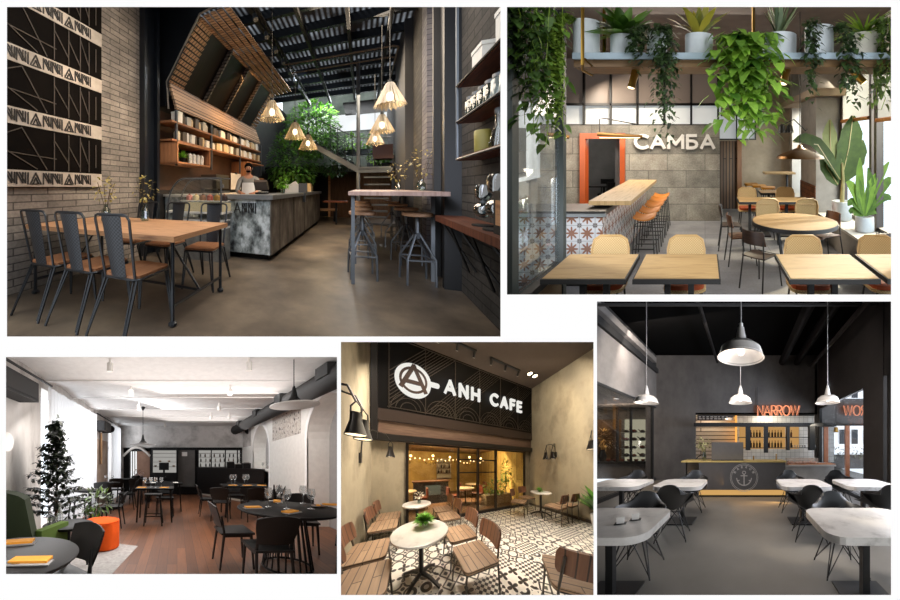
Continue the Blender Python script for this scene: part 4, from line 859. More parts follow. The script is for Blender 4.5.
for k, (px, lb) in enumerate(((609, 'by the glass partition'), (686, 'at the second front table'), (804.5, 'at the third front table'), (879, 'at the window end front table'))): rattan_chair('woven rattan chair with orange cushion ' + lb, ((px - 705) * 4.5 / 390, 4.32, 0), PI, 'rattan chairs at the front row')
for k, (x, y, r, lb) in enumerate(((1.2, 7.72, 0, 'near side of the middle tables, by the aisle'), (1.95, 7.72, 0, 'near side of the middle tables, by the window'), (1.0, 9.0, PI, 'far side of the middle tables, by the aisle'), (1.9, 9.0, PI, 'far side of the middle tables, by the window'))): rattan_chair('woven rattan chair on ' + lb, (x, y, 0), r, 'rattan chairs at the middle tables')
# ---- round table and dark chairs
t = thing('round_table', 'large round oak-topped table on black splayed rods', 'table', (1.41, 6.17, 0)); tp = t.part('tabletop', B().cyl((0, 0, .715), (0, 0, .752), .65, n=48), tanw); tp.part('edge', B().lathe([(.64, .69), (.665, .69), (.665, .748), (.64, .748)], n=48, cap=False), blackE)
for k in range(6): a = k * PI / 3 + .3; t.part('rod_leg', B().cyl((math.cos(a) * .3, math.sin(a) * .3, .7), (math.cos(a) * .2, math.sin(a) * .2, .03), .018, n=6), black)
t.part('base_ring', B().tube([(math.cos(a) * .22, math.sin(a) * .22, .02) for a in [2 * PI * i / 24 for i in range(24)]], .02, 6, True), black)
ply = wood('dark_ply', '2e2018', '4a3426', .45, 'u'); plyw = wood('mid_ply', '5a3a26', '80573a', .45, 'u')
def ply_chair(label, pos, rot, m=None):
    m = m or ply; t = thing('plywood_chair', label, 'chair', pos, rot, 'dark chairs at the round table')
    t.part('seat', B().surf(lambda u, v: ((u - .5) * .38, (v - .5) * .38, .46 - .015 * math.sin(u * PI) - (.03 * max(0, v - .8) / .2)), 6, 6, .014), m)
    t.part('backrest', B().surf(lambda u, v: ((u - .5) * (.4 - .05 * v), -.225 - .03 * v + .05 * (2 * u - 1) ** 2, .62 + .19 * v), 8, 4, .014), m)
    for sx in (-1, 1):
        t.part('leg', B().tube([(sx * .16, -.19, .8), (sx * .17, -.19, .45), (sx * .19, -.25, 0)], .011, 6), black); t.part('leg', B().tube([(sx * .16, .17, .45), (sx * .19, .22, 0)], .011, 6), black)
    t.part('under_frame', B().tube([(-.165, -.18, .44), (.165, -.18, .44), (.16, .17, .44), (-.16, .17, .44)], .01, 6, True), black); return t
for a in (('dark plywood chair nearest the viewer at the round table', (.78, 5.4, 0), -.75), ('dark plywood chair with glossy back on aisle side of the round table', (.6, 6.45, 0), -1.45, plyw), ('slim dark chair farther along the aisle behind the glossy-backed one', (.5, 7.3, 0), -1.6), ('dark plywood chair on window side of the round table', (2.0, 6.55, 0), 1.95, plyw), ('dark leather-backed chair behind the window end front table', (2.35, 5.35, 0), .3)): ply_chair(*a)
# ---- window side
t = struct('wall_right_ledge', B().box(2.42, 2.95, 4.4, 11.5, 0, .45), conc); t.part('ledge_top', B().box(2.38, 3.0, 4.4, 11.5, .45, .49), mottled('pale_ledge', 'b9b2a6', 'd6d0c4', 2))
struct('pillar_1', B().box(2.36, 2.95, 8.3, 9.6, .49, 4.1), conc).part('plinth_tiles', B().box(2.34, 2.36, 8.3, 9.6, .5, 1.05), bricks('brown_tiles', '7a4a2a', '5e3820', '3a2415', .2, .1, .006))
struct('pillar_2', B().box(2.5, 2.95, 11.2, 11.5, .49, 4.1), mottled('white_pier', 'c9c4ba', 'e6e2da', 1))
fr2 = flat('brown_grey_frame', '4a4038', .5); gl2 = glass('window_glass', 'f6f9fa', .02, fres=.12); blind = sheer('white_blind', 'dcdcd8', .5); rail = wood('orange_wood_rail', '9a5a22', 'c98a44', .5, 'v')
def win(n, y0, y1, mull, z1=3.3, bz=None):
    t = struct(f'window_{n}', B().box(2.96, 2.965, y0, y1, .49, z1), gl2); b = B()
    for y in mull: b.box(2.88, 3.0, y - .05, y + .05, .49, z1)
    b.box(2.9, 3.0, y0, y1, .49, .56); b.box(2.9, 3.0, y0, y1, z1 - .05, z1 + .05); t.part('window_frame', b, fr2)
    if bz: t.part('blind', B().box(2.9, 2.91, y0 + .1, y1 - .1, bz, z1), blind); t.part('blind_rail', B().cyl((2.88, y0 + .1, bz), (2.88, y1 - .1, bz), .035, n=10), rail)
    return t
win(4, 6.75, 8.3, (6.8, 8.25), 3.3, 2.42); win(5, 4.6, 6.65, (4.6, 6.6), 3.3, 2.36); win(6, 9.7, 11.2, (9.7, 10.2, 10.7, 11.2), 3.3, 2.9); struct('wall_right', B().box(2.95, 3.1, 2.6, 11.7, 3.3, 4.1).box(2.95, 3.1, 2.6, 4.6, 0, 3.3), mottled('white_pier', 'c9c4ba', 'e6e2da', 1))
struct('beam_1', B().box(2.2, 2.95, 8.0, 11.5, 2.95, 3.1), mottled('pale_beam', '8f7a62', 'b9a284', 1))
# banana plant and companions on the ledge
def ledge_pot(label, px, py, r, h, pm):
    p = R2.at(px, py, z=.49); return thing('potted_plant', label, 'plant', (p.x, p.y, .493), 0, 'plants on the window ledge'), p
t, p = ledge_pot('tall banana plant with huge leaves in white pot on the window ledge', 842, 220, .18, .35, potw); sc = p.y / 390
t.part('pot', B().lathe([(.165, 0), (.18, .02), (.185, .36), (.165, .36), (.16, .3), (0, .3)], n=24), potw); t.part('trunk', B().tube([(0, 0, .3), (.02, 0, .8), (.0, 0, 1.1)], [.045, .035, .025], 8), leafm('banana_stem', '8f8a4a', 'c9b87a'))
def bigleaf(b, p, q, r, W, n=8, tear=.12, up=(0, -1, .3)):
    p, q, r = Vector(p), Vector(q), Vector(r); vs = []; fs = []; up = Vector(up)
    for i in range(n + 1):
        t_ = i / n; c = p * (1 - t_) ** 2 + q * 2 * t_ * (1 - t_) + r * t_ * t_; d = ((q - p) * (1 - t_) + (r - q) * t_).normalized(); s = d.cross(up).normalized()
        w = W / 2 * math.sin(PI * min(1, .03 + t_ * .96)) ** .55 * (1 - (tear * (i % 2))); vs += [c - s * w + up.normalized() * w * .2, c, c + s * w + up.normalized() * w * .2]
    for i in range(n): a = i * 3; fs += [(a, a + 1, a + 4, a + 3), (a + 1, a + 2, a + 5, a + 4)]
    b.add(vs, fs)
def lp(px, py, dy=0): q = R2.at(px, py, y=p.y + dy); return (q.x - p.x, q.y - p.y, q.z - .49)
ban = leafm('banana_leaf', '223a10', '57702c', .85, .06); banp = leafm('banana_pale', '7c8a50', 'b4ba84', .85, .08)
for (a, q, c, W, m) in ((lp(842, 178), lp(850, 150), lp(853, 116), .5, ban), (lp(840, 176), lp(826, 150), lp(830, 120), .34, banp), (lp(840, 180), lp(818, 128, -.3), lp(793, 142, -.5), .26, ban), (lp(842, 182), lp(858, 160), lp(862, 140), .35, ban), (lp(838, 185), lp(822, 168), lp(826, 150), .3, ban)):
    b = B(); bigleaf(b, a, q, c, W); lf = t.part('leaf', b, m); lf.part('midrib', B().tube([a, tuple((Vector(a) + Vector(q) * 2 + Vector(c)) / 4), c], .012, 5), leafm('banana_stem', '8f8a4a', 'c9b87a'))
t, p = ledge_pot('leafy plant with paddle leaves in low white pot on the ledge, before the banana plant', 864.5, 231.5, .15, .28, potw)
t.part('pot', B().lathe([(.14, 0), (.155, .015), (.15, .25), (.135, .25), (.13, .2), (0, .2)], n=24), potw); b = B()
for (a, q, c) in ((lp(863, 216), lp(858, 190), lp(860, 158)), (lp(865, 215), lp(872, 185), lp(889, 162)), (lp(866, 216), lp(880, 190), lp(893, 200)), (lp(864, 215), lp(852, 195), lp(848, 206)), (lp(863, 215), lp(852, 180), lp(846, 183)), (lp(866, 215), lp(874, 195), lp(868, 168)), (lp(864, 216), lp(876, 205), lp(880, 215)), (lp(863, 216), lp(850, 208), lp(851, 214)), (lp(865, 215), lp(868, 188), lp(878, 172)), (lp(864, 216), lp(860, 200), lp(857, 175)), (lp(866, 215), lp(884, 180), lp(893, 178))): bigleaf(b, a, q, c, .15, 6, 0)
t.part('foliage', b, leafm('fresh_green', '28500e', '86ad3a', .8, .15))
t, p = ledge_pot('dark leafy plant in grey pot by the pillar, beside the far tables', 796, 190, .15, .2, potw); t.part('pot', B().lathe([(.16, 0), (.18, .25), (.16, .25), (0, .22)], n=20), flat('grey_pot', '8c8c88', .6)); b = B(); cloud(b, (-.1, 0, .7), .3, .3, .45, 150, .2, .09); t.part('foliage', b, leafm('dark_ficus', '1d3314', '557a36'))
# window bar, far yellow stools
t = thing('window_bar', 'pale wooden bar shelf at the far window', 'bar top', (2.2, 10.95, 0)); t.part('shelf_board', B().box(-.55, .3, -.2, .2, 1.08, 1.13), tanw); t.part('leg', B().cyl((.1, 0, 0), (.1, 0, 1.08), .03), black)
for k in range(3): t = thing('bar_stool', f'yellow-orange stool by the far window bar, {ORD[k]} from the stone wall', 'stool', (1.3 + k * .17, 10.97 - k * .4, 0), 0, 'stools at the far window'); t.part('seat', B().prism(rrect(.36, .36, .08), .76, .81), flat('amber_seat', 'd9952a', .5), bevel=.01); [t.part('leg', B().cyl((sx * .14, sy * .14, .76), (sx * .17, sy * .17, 0), .012, n=6), black) for sx in (-1, 1) for sy in (-1, 1)]
p = R2.at(800, 156, y=6.3); t = thing('bronze_pendant', 'wide shallow bronze pendant lamp over the round table', 'pendant lamp', tuple(p)); t.part('lamp_shade', B().lathe([(.38, -.04), (.36, .0), (.18, .08), (.05, .13), (.03, .18)], n=32, cap=False), flat('bronze', '6a4a22', .35, .85)); t.part('cord', B().cyl((0, 0, .18), (0, 0, 4.1 - p.z), .008, n=5), black); t.part('inner_rim', B().lathe([(.37, -.04), (.2, .05)], n=32, cap=False), flat('pale_inner', 'b9a88a', .5))
p = R2.at(782, 130, y=8.2); t = thing('wall_lamp', 'black two-headed adjustable lamp on a jointed arm by the far windows', 'wall lamp', tuple(p)); 
for s in (0, .16): t.part('lamp_head', B().lathe([(.09, -.06), (.06, .08), (.02, .12)], (s, 0, 0), 14), black)
t.part('arm', B().tube([(0, 0, .1), (.25, 0, .22), (.5, .0, -.02), (.56, .1, .02)], .014, 6), black)
# light
lamp('AREA', (4.6, 6.2, 3.4), 150, 'fff3dd', sx=3.5, sy=2.0, to=(1.2, 6.4, .4))
lamp('AREA', (4.4, 10.2, 3.2), 120, 'fff3dd', sx=1.6, sy=2.0, to=(1.0, 9.9, .4))
sun = lamp('SPOT', (7.5, 8.2, 5.4), 3200, 'ffe8c4', .12, to=(.6, 6.6, 0), spot=.62, blend=.2)
lamp('AREA', (-.6, 6.8, 3.95), 190, 'fff0de', sx=2.6, sy=3.5, to=(-.6, 6.8, 0))
lamp('AREA', (.4, 2.75, 1.9), 30, 'eef3ff', sx=3.0, sy=.8, to=(.4, 4.6, 1.7))
lamp('AREA', (-.8, 8.4, 3.9), 75, 'fff0dc', sx=2.6, sy=.5, to=(-.8, 9.8, 1.3))
lamp('POINT', (-2.6, 11.4, 2.4), 14, 'fff0e0', .1)
# ================================================================== 3: white vaulted dining room
random.seed(33)
R3 = Room(275, 177, 461, 0, 1.35, (6, 357, 337, 574), 'tr'); use(R3)
XL, XR, YB, ZC = -2.35, 2.68, 11.3, 2.78
def pf(px, py, z=0): return R3.at(px, py, z=z)
wht = mottled('white_paint', 'd3d0cd', 'e6e4e2', 1.5, .8); plas = mottled('worn_plaster', '8f8985', 'c9c5c1', 1.6, .85, 'dcd9d6', sx=1.6, sy=.5, lo=.28, hi=.72)
plasB = mottled('stained_plaster', '85807c', 'c6c2bf', 1.1, .85, 'aaa6a2', lo=.3, hi=.75); blk = flat('soft_black', '0f0e0e', .6, spec=.2); blkm = flat('black_wood', '100f0e', .5, spec=.25); blkt = flat('black_table_top', '0f0e0e', .5, spec=.06)
struct('floor', B().box(-3.2, 3.2, .9, 12.2, -.1, 0), planks('brown_floorboards', '7c4e31', '5f3a24', '331d10', .13, 1.8, .42, 'v', .003, spec=.5))
struct('wall_left', B().box(XL - .35, XL, .6, 4.75, 0, 3).box(XL - .35, XL, 7.75, 9.35, 0, 3).box(XL - .35, XL, 11.0, 11.4, 0, 3).box(XL - .35, XL, 4.75, 7.75, 2.62, 3).box(XL - .35, XL, 9.35, 11.0, 2.62, 3), plas)
b = B().surf(lambda u, v: (-3.0 + 6.0 * v, 1.0 + 10.6 * u, ZC + .06 * abs(math.sin(u * PI * 8.15))), 130, 1); struct('ceiling', b, flat('ceiling_white', 'dedcda', .85), smooth=True)
for k in range(8): y = 1.0 + 1.3 * (k + 1); struct('beam_1', B().box(-3.0, 3.0, y - .03, y + .03, ZC - .015, ZC + .05), flat('ceiling_white', 'dedcda', .85))
struct('wall_back', B().box(-3.2, 3.2, YB, YB + .15, 1.86, 3.0).box(-3.2, -2.2, YB, YB + .15, 0, 1.9), plasB)
struct('wall_back_light_block', B().box(-1.4, 3.3, YB + .5, YB + .55, 0, 2.1).box(-3.3, -1.4, YB + .9, YB + .95, 0, 2.1).box(-3.3, -3.2, YB, YB + .95, 0, 2.1).box(3.2, 3.3, YB, YB + .55, 0, 2.1).box(-3.3, 3.3, YB + .15, YB + .95, 2.05, 2.1), flat('light_block_dark', '1c1a19', .8))  # added dark box behind the bar, closes a leak of sky light
# right wall with two arched niches
def archpts(y0, y1, zt, n=16): r = (y1 - y0) / 2; return [(y0, 0)] + [(y0 + r - r * math.cos(PI * i / n), zt - r + r * math.sin(PI * i / n) * 1.0) for i in range(n + 1)] + [(y1, 0)]
nich = ((8.0, 9.7, 2.5), (4.15, 5.65, 2.55)); b = B(); bt = B(); bn = B()
ysegs = [1.2]
for y0, y1, zt in sorted(nich):
    pts = archpts(y0, y1, zt); prev = ysegs[-1]; b.box(XR, XR + .02, prev, y0, 0, 3); ysegs.append(y1)
    for (a, c), (d, e) in zip(pts[1:], pts[2:]): b.quad((XR, a, c), (XR, d, e), (XR, d, 3), (XR, a, 3))
    for (a, c), (d, e) in zip(pts, pts[1:]): b.quad((XR, a, c), (XR, d, e), (XR + .45, d, e), (XR + .45, a, c))
    m = ((y0 + y1) / 2, zt - (y1 - y0) / 2)
    for (a, c), (d, e) in zip(pts, pts[1:]):
        f = lambda yy, zz: (m[0] + (yy - m[0]) * 1.13, zz if zz < m[1] - .01 and zz == 0 else m[1] + (zz - m[1]) * 1.13 if zz > m[1] - .01 else zz)
        A_, D_ = f(a, c), f(d, e); bt.add([(XR - .015, a, c), (XR - .015, d, e), (XR - .015, *D_), (XR - .015, *A_)], [(0, 1, 2, 3)])
    bn.box(XR + .45, XR + .5, y0 - .1, y1 + .1, 0, 3)
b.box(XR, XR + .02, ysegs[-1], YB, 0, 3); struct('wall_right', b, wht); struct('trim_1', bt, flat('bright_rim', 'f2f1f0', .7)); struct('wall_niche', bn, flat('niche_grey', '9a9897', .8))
struct('wall_right_patch', B().quad((XR - .006, 5.95, 1.95), (XR - .006, 7.7, 1.9), (XR - .006, 7.7, 2.72), (XR - .006, 5.95, 2.72)), mottled('peeled_patch', '3f3935', 'cfc9c2', 9, .9, 'a69d94', lo=.35, hi=.6))
struct('wall_right_patch', B().quad((XR - .006, 9.95, 1.9), (XR - .006, 11.2, 1.9), (XR - .006, 11.2, 2.75), (XR - .006, 9.95, 2.75)), plasB)
struct('baseboard_right', B().box(XR - .03, XR, 1.2, 4.1, 0, .1).box(XR - .03, XR, 5.7, 7.9, 0, .1), wht)
# duct with collars
t = thing('air_duct', 'big black round air duct with square collars along the white arched wall', 'duct'); t.part('duct_tube', B().cyl((2.32, 1.8, 2.58), (2.32, 11.0, 2.58), .17, n=24), blk)
for y in (4.05, 5.85, 7.6, 9.7): t.part('collar', B().box(2.12, 2.36, y - .17, y + .17, 2.58, 2.755), blk)
# curtains, rods and dark wall units
cur = sheer('sheer_curtain', 'cac9c9', .5, .0)
for k, (ya, yb) in enumerate(((4.8, 6.2), (6.25, 7.7), (9.4, 10.95))):
    solo('curtain', B().surf(lambda u, v: (XL + .1 + .03 * math.sin(u * (yb - ya) * 42) + .012 * math.sin(u * 17), ya + (yb - ya) * u, .02 + 2.62 * v), 90, 2), cur,
         ['sheer white full-height curtain behind the tall leafy tree', 'sheer white curtain between the tree and the brown wall pier', 'sheer white curtain at the far window by the arched doorway'][k], 'curtain', (0, 0, 0), 0, 'sheer curtains')
for k, (ya, yb) in enumerate(((1.6, 4.9), (7.7, 9.5))): solo('curtain_rod', B().cyl((XL + .12, ya, 2.68), (XL + .12, yb, 2.68), .02, n=8), blk, ['black rod above the nearer dark wall unit', 'black rod above the farther dark wall unit'][k], 'rod', group='rods')
for k, (y, L, z) in enumerate(((3.35, 1.5, 2.36), (8.2, .8, 2.36))):
    t = thing('wall_speaker', ['long black wall unit high on plaster wall, nearest the viewer', 'smaller black wall unit high between the curtains'][k], 'speaker', (XL + .16, y, z), 0, 'wall units'); t.part('cabinet_body', B().box(-.15, .13, -L / 2, L / 2, -.14, .14), flat('charcoal_unit', '1d1c1d', .7, spec=.2), bevel=.05); t.part('end_grille', B().box(.13, .14, -L / 2 + .06, L / 2 - .06, -.1, .1), blk)
for k, (px, py, y) in enumerate(((111, 429, 8.9), (248, 431, 10.3))): p = R3.at(px, py, y=y); t = thing('round_speaker', ['round black wall speaker beside the far curtain', 'round black wall speaker under the end of the air duct'][k], 'speaker', tuple(p), 0, 'round speakers'); t.part('disc', B().cyl((0, 0, 0), (0, .06, 0), .11, n=24), blk); t.part('bracket', B().bar((0, .06, 0), (-.1 if k == 0 else .1, .12, 0), .03, .03), blk)
t = thing('disc_wall_lamp', 'round white disc lamp on the plaster wall near the green armchair', 'wall lamp', tuple(R3.at(5, 442, x=XL + .02))); t.part('disc', B().cyl((0, 0, 0), (.04, 0, 0), .13, n=32), flat('lamp_white', 'e8e4de', .5)); t.part('backplate', B().cyl((-.02, 0, 0), (0, 0, 0), .05), blk)
t = thing('wall_sconce', 'slim pale tube lamp on the brown pier between the curtains', 'wall lamp', (XL + .06, 8.3, 1.75)); t.part('tube', B().cyl((0, 0, -.5), (0, 0, .45), .035, n=10), flat('tan_tube', 'b08d6a', .5)); t.part('cap', B().cyl((0, 0, .45), (0, 0, .55), .03), flat('lamp_white', 'e8e4de', .5))
struct('trim_2', B().box(XL - .01, XL + .012, 7.8, 9.3, 0, 2.0), mottled('bare_brown_pier', '8d7563', 'b7a595', 2, .8))
for k, (px, py) in enumerate(((249, 366), (230, 392), (219, 408), (211, 417), (229, 417), (110, 367), (131, 393), (139, 407), (165, 425))):
    p = R3.at(px, py, z=2.7); t = thing('ceiling_spotlight', f'small white ceiling spot, {ORD[k % 5]} from the viewer on ' + ('the air duct side' if k < 5 else 'the curtain side'), 'spotlight', (p.x, p.y, 2.7), 0, 'white ceiling spots'); t.part('lamp_cylinder', B().cyl((0, 0, -.07), (0, 0, .05), .045, n=12), flat('lamp_white', 'e8e4de', .5)); t.part('stem', B().cyl((0, 0, .05), (0, 0, .16), .015), flat('lamp_white', 'e8e4de', .5))
# pendants
for k, (px, py, y, s) in enumerate(((294, 404, 4.0, 1.0), (143, 444, 7.4, 1.0))):
    p = R3.at(px, py, y=y); t = thing('disc_pendant', ['wide pale disc pendant with black cone over the round table', 'dark disc pendant hanging before the arched doorway'][k], 'pendant lamp', tuple(p), 0, 'disc pendants'); t.part('disc_shade', B().lathe([(.34, -.03), (.34, -.015), (.1, .02), (.06, .05)], n=36), flat('pale_disc', 'b0aaa4', .5) if k == 0 else flat('grey_disc', '5c5a58', .5)); t.part('cone', B().lathe([(.11, .03), (.05, .1), (.02, .24), (.01, .26)], n=20), blk); t.part('cord', B().cyl((0, 0, .24), (0, 0, 2.84 - p.z), .007, n=5), blk)
    if k: t.part('ceiling_cap', B().lathe([(.02, 2.84 - p.z - .13), (.09, 2.84 - p.z)], n=14), blk)
# back: black joinery, lit shelves, counter, doorway
t = thing('bar_joinery', 'black framed bar front with lit shelf openings across the back wall', 'bar unit')
t.part('top_rail', B().box(-1.05, 2.66, YB - .1, YB + .05, 1.8, 1.9), blk)
for x in (-1.05, .0, .76, .86): t.part('upright', B().box(x - .03, x + .03, YB - .08, YB + .02, 0, 1.8), blk)
t.part('lower_panel', B().box(-1.05, .03, YB - .1, YB, 0, .86), flat('charcoal_panel', '171616', .6, spec=.2)); t.part('grey_door', B().box(.03, .73, YB + .02, YB + .06, 0, 1.8), mottled('grey_door_panel', '55524f', '6b6865', 2, .5)); t.part('door_step', B().box(.0, .8, YB - .25, YB, 0, .3), blk); t.part('door_notice', B().box(.2, .42, YB + .0, YB + .018, 1.55, 1.72), flat('lamp_white', 'e8e4de', .5))
t.part('glow_back', B().box(-1.02, 0, YB + .35, YB + .4, .86, 1.8).box(.9, 2.66, YB + .35, YB + .4, 1.0, 1.8), glow('shelf_glow', 'cfccc6', .55))  # light on the shelf backs is put in as glowing panels
for z in (1.1, 1.3, 1.5, 1.66): t.part('shelf_board', B().box(-1.02, 0, YB + .1, YB + .35, z, z + .015), flat('shelf_grey', '8f8b86', .5)); t.part('shelf_board', B().box(.9, 2.66, YB + .1, YB + .35, z, z + .015), flat('shelf_grey', '8f8b86', .5))
for x in (1.42, 2.0, 2.5): t.part('mullion', B().box(x - .02, x + .02, YB + .05, YB + .1, 1.0, 1.8), blk)
for k in range(26):
    sh = (1.115, 1.315, 1.515)[k % 3]; x = .98 + (k // 3) * .2 + rnd(-.03, .03); c = random.choice([('brown', '6a5140'), ('pale', 'b8b2a8'), ('dark', '33302d'), ('white', 'dad7d2')])
    solo('bottle', B().lathe([(.03, 0), (.032, .02), (.032, .09), (.012, .12), (.012, .15)], n=8), flat('bottle_' + c[0], c[1], .3), f'small {c[0]} bottle, {ORD[k // 3]} from the grey door on the ' + ('lowest', 'middle', 'upper')[k % 3] + ' lit shelf', 'bottle', (x, YB + .2, sh), 0, 'bottles on the lit shelves')
for k in range(5): solo('bowl', B().lathe([(.03, 0), (.06, .03), (.065, .05)], n=10, cap=False), flat('warm_bowl', 'b58d66', .5), f'small bowl, {ORD[k]} from the doorway on the lit serving shelf', 'bowl', (-.9 + k * .19, YB + .2, (1.115, 1.315)[k % 2]), 0, 'bowls on serving shelf')
t = thing('monitor', 'black till monitor in front of the lit serving opening', 'monitor', (-.53, YB - .1, .86)); t.part('screen', B().box(-.2, .2, -.02, .02, .12, .42), blk); t.part('stand', B().box(-.04, .04, -.03, .03, .0, .14), blk)
poly = [(.82, 11.15), (1.35, 10.55), (2.64, 8.35), (2.64, 11.15)]
t = thing('bar_counter', 'black angled bar counter before the lit bottle shelves', 'counter'); t.part('counter_body', B().prism(poly, .06, 1.07), flat('counter_black', '0c0b0b', .6, spec=.2)); t.part('countertop', B().prism([(.78, 11.2), (1.32, 10.48), (2.64, 8.25), (2.64, 11.2)], 1.07, 1.1), blk); t.part('plinth', B().prism([(.84, 11.1), (1.35, 10.5), (2.64, 8.3), (2.64, 11.1)], 0, .06), flat('pale_plinth', 'b9b0a4', .6))
for k, (x, y) in enumerate(((2.1, 9.4), (2.3, 9.1), (1.9, 9.8))): t = thing('bar_machine', f'dark small machine on the bar counter, {ORD[k]} from the lit shelves end', 'machine', (x, y, 1.1), 0, 'machines on the bar'); t.part('machine_body', B().box(-.12, .12, -.1, .1, 0, .14 + .04 * k), blk, bevel=.02); t.part('lid', B().box(-.08, .08, -.07, .07, .14 + .04 * k, .17 + .04 * k), flat('shelf_grey', '8f8b86', .5))
t = struct('door_1', B().box(-2.2, -1.95, YB, YB + .1, 0, 1.9).box(-1.12, -1.05, YB, YB + .1, 0, 1.9).box(-2.2, -1.05, YB, YB + .1, 1.75, 1.9), blk); t.part('door_panel', B().box(-1.65, -1.12, YB + .05, YB + .1, 0, 1.75), mottled('brown_inner_arch', '6a4c3c', '8f6f5c', 2, .7)); t.part('door_glass', B().box(-1.95, -1.65, YB + .3, YB + .32, .3, 1.8), glow('door_daylight', 'f4f4f4', 1.1))
b = B()
for x in (-1.95, -1.85, -1.75, -1.65): b.box(x - .015, x + .015, YB + .1, YB + .14, .3, 1.75)
t.part('door_frame', b, blk); t.part('door_arch', B().tube([(-2.2 + 1.1 * (i / 12), YB - .04, 1.55 + .36 * math.sin(PI * i / 12)) for i in range(13)], .05, 8), flat('pale_arch', 'c6bfb8', .7))
# ---- furniture
def round_table3(label, pos, r, group=None, kind='post', h=.75, m=None):
    t = thing('round_table', label, 'table', pos, 0, group); t.part('tabletop', B().lathe([(r * .94, h - .035), (r, h - .012), (r, h - .004), (r - .006, h)], n=48), m or blkt)
    if kind == 'slat':
        for i in range(22):
            a = 2 * PI * i / 22; t.part('slat', B().bar((math.cos(a) * .2, math.sin(a) * .2, h - .03), (math.cos(a) * .3, math.sin(a) * .3, .02), .02, .014), blkm)
        t.part('base_ring', B().tube([(math.cos(2 * PI * i / 28) * .3, math.sin(2 * PI * i / 28) * .3, .02) for i in range(28)], .015, 6, True), blkm)
    elif kind == 'four':
        for a in (.4, .4 + PI / 2, .4 + PI, .4 + 1.5 * PI): t.part('leg', B().cyl((math.cos(a) * r * .5, math.sin(a) * r * .5, h - .03), (math.cos(a) * r * .75, math.sin(a) * r * .75, 0), .02, .014, 8), blkm)
        t.part('crossbar', B().bar((-r * .4, 0, .2), (r * .4, 0, .2), .02, .02), blkm)
    else:
        t.part('post', B().cyl((0, 0, .03), (0, 0, h - .03), .035, n=12), blkm); t.part('base', B().lathe([(.24, 0), (.24, .02), (.05, .05)], n=24), blkm)
    return t
def wood_chair(label, pos, rot, group, sc=1, bh=.82, blkm=blkm):
    t = thing('dining_chair', label, 'chair', pos, rot, group, sc)
    t.part('seat', B().surf(lambda u, v: ((u - .5) * (.4 + .05 * v), (v - .5) * .42, .455 - .012 * math.sin(PI * u) * math.sin(PI * v)), 8, 6, .022), blkm)
    t.part('backrest', B().surf(lambda u, v: ((u - .5) * (.36 + .08 * math.sin(v * PI * .6)), -.2 - .09 * v - .045 * (1 - (2 * u - 1) ** 2) * 1.0, .52 + (bh - .52) * v - .035 * (2 * u - 1) ** 2 * v), 10, 6, .016), blkm)
    for sx in (-1, 1):
        t.part('leg', B().tube([(sx * .17, -.2, .66), (sx * .18, -.17, .44), (sx * .2, -.23, 0)], [.012, .019, .013], 8), blkm); t.part('leg', B().tube([(sx * .19, .17, .44), (sx * .21, .2, 0)], [.02, .013], 8), blkm)
        t.part('side_rail', B().bar((sx * .18, -.17, .42), (sx * .19, .17, .42), .02, .04), blkm)
    t.part('front_rail', B().bar((-.19, .17, .42), (.19, .17, .42), .02, .04), blkm); return t
RT = (1.4, 3.5, 0); round_table3('large round black table with slatted drum base and wine glasses', RT, .62, None, 'slat')
wood_chair('black wooden chair seen side-on beside the slatted round table', (.74, 3.62, 0), -PI / 2 + .1, 'chairs at the slatted table')
wood_chair('black wooden chair with its back to the viewer at the slatted round table', (.97, 2.95, 0), .06, 'chairs at the slatted table')
wood_chair('black wooden chair tucked behind the slatted round table', (1.9, 4.2, 0), PI - .3, 'chairs at the slatted table')
wood_chair('black wooden chair at the slatted table, by the white arch', (2.0, 3.05, 0), PI / 2 - .55, 'chairs at the slatted table')
wine = glass('wine_glass', 'f2f4f4', .12, .05, .1, 'ffffff')  # white haze mixed in to paint a bright gleam on the glasses
def wineglass(label, pos, group, sc=1):
    t = thing('wine_glass', label, 'glass', pos, 0, group, sc); t.part('bowl', B().lathe([(.006, .09), (.034, .115), (.042, .15), (.032, .2)], n=16, cap=False), wine); t.part('stem', B().cyl((0, 0, .004), (0, 0, .095), .004, n=6), wine); t.part('foot', B().lathe([(.034, 0), (.03, .004), (.004, .008)], n=16), wine)
WG = ['nearest the side-on chair', 'second from the side-on chair', 'third, in the middle of the table', 'fourth, toward the white arch', 'fifth, nearest the white arch']
for k, (px, py) in enumerate(((268.5, 507), (279, 503), (287, 509), (303, 503.5), (311, 509))): p = pf(px, py, .75); wineglass('tall wine glass on the slatted round table, ' + WG[k], (p.x, p.y, .75), 'glasses on the slatted table', 1.25)
nap = flat('orange_napkin', 'e39a2e', .8); napg = flat('grey_napkin', '8c8a88', .8)
def napkin(label, pos, rot, group, plate=False, L=.2, W=.1):
    t = thing('folded_napkin', label, 'napkin', pos, rot, group); t.part('napkin_fold', B().box(-L / 2, L / 2, -W / 2, W / 2, .004, .02), nap, bevel=.005); t.part('grey_cloth', B().box(-L / 2 - .03, L / 2 + .02, -W / 2 - .03, W / 2 - .03, 0, .006), napg)
for k, (px, py, r) in enumerate(((253, 508, .1), (290, 512.5, .6), (331, 505.5, -.2), (277, 502, 1.2))): p = pf(px, py, .75); napkin('folded orange napkin on the slatted round table, ' + ['beside the side-on chair', 'before the middle wine glasses', 'toward the white arch', 'behind the first wine glass'][k], (p.x, p.y, .75), r, 'napkins on the slatted table')
p = pf(274, 500, .75); t = thing('wine_bottle', 'small dark bottle among the glasses on the slatted table', 'bottle', (p.x, p.y, .75)); t.part('glass_body', B().lathe([(.03, 0), (.032, .01), (.032, .13), (.012, .17), (.012, .22)], n=14), blk); t.part('cap', B().cyl((0, 0, .22), (0, 0, .235), .014), napg)
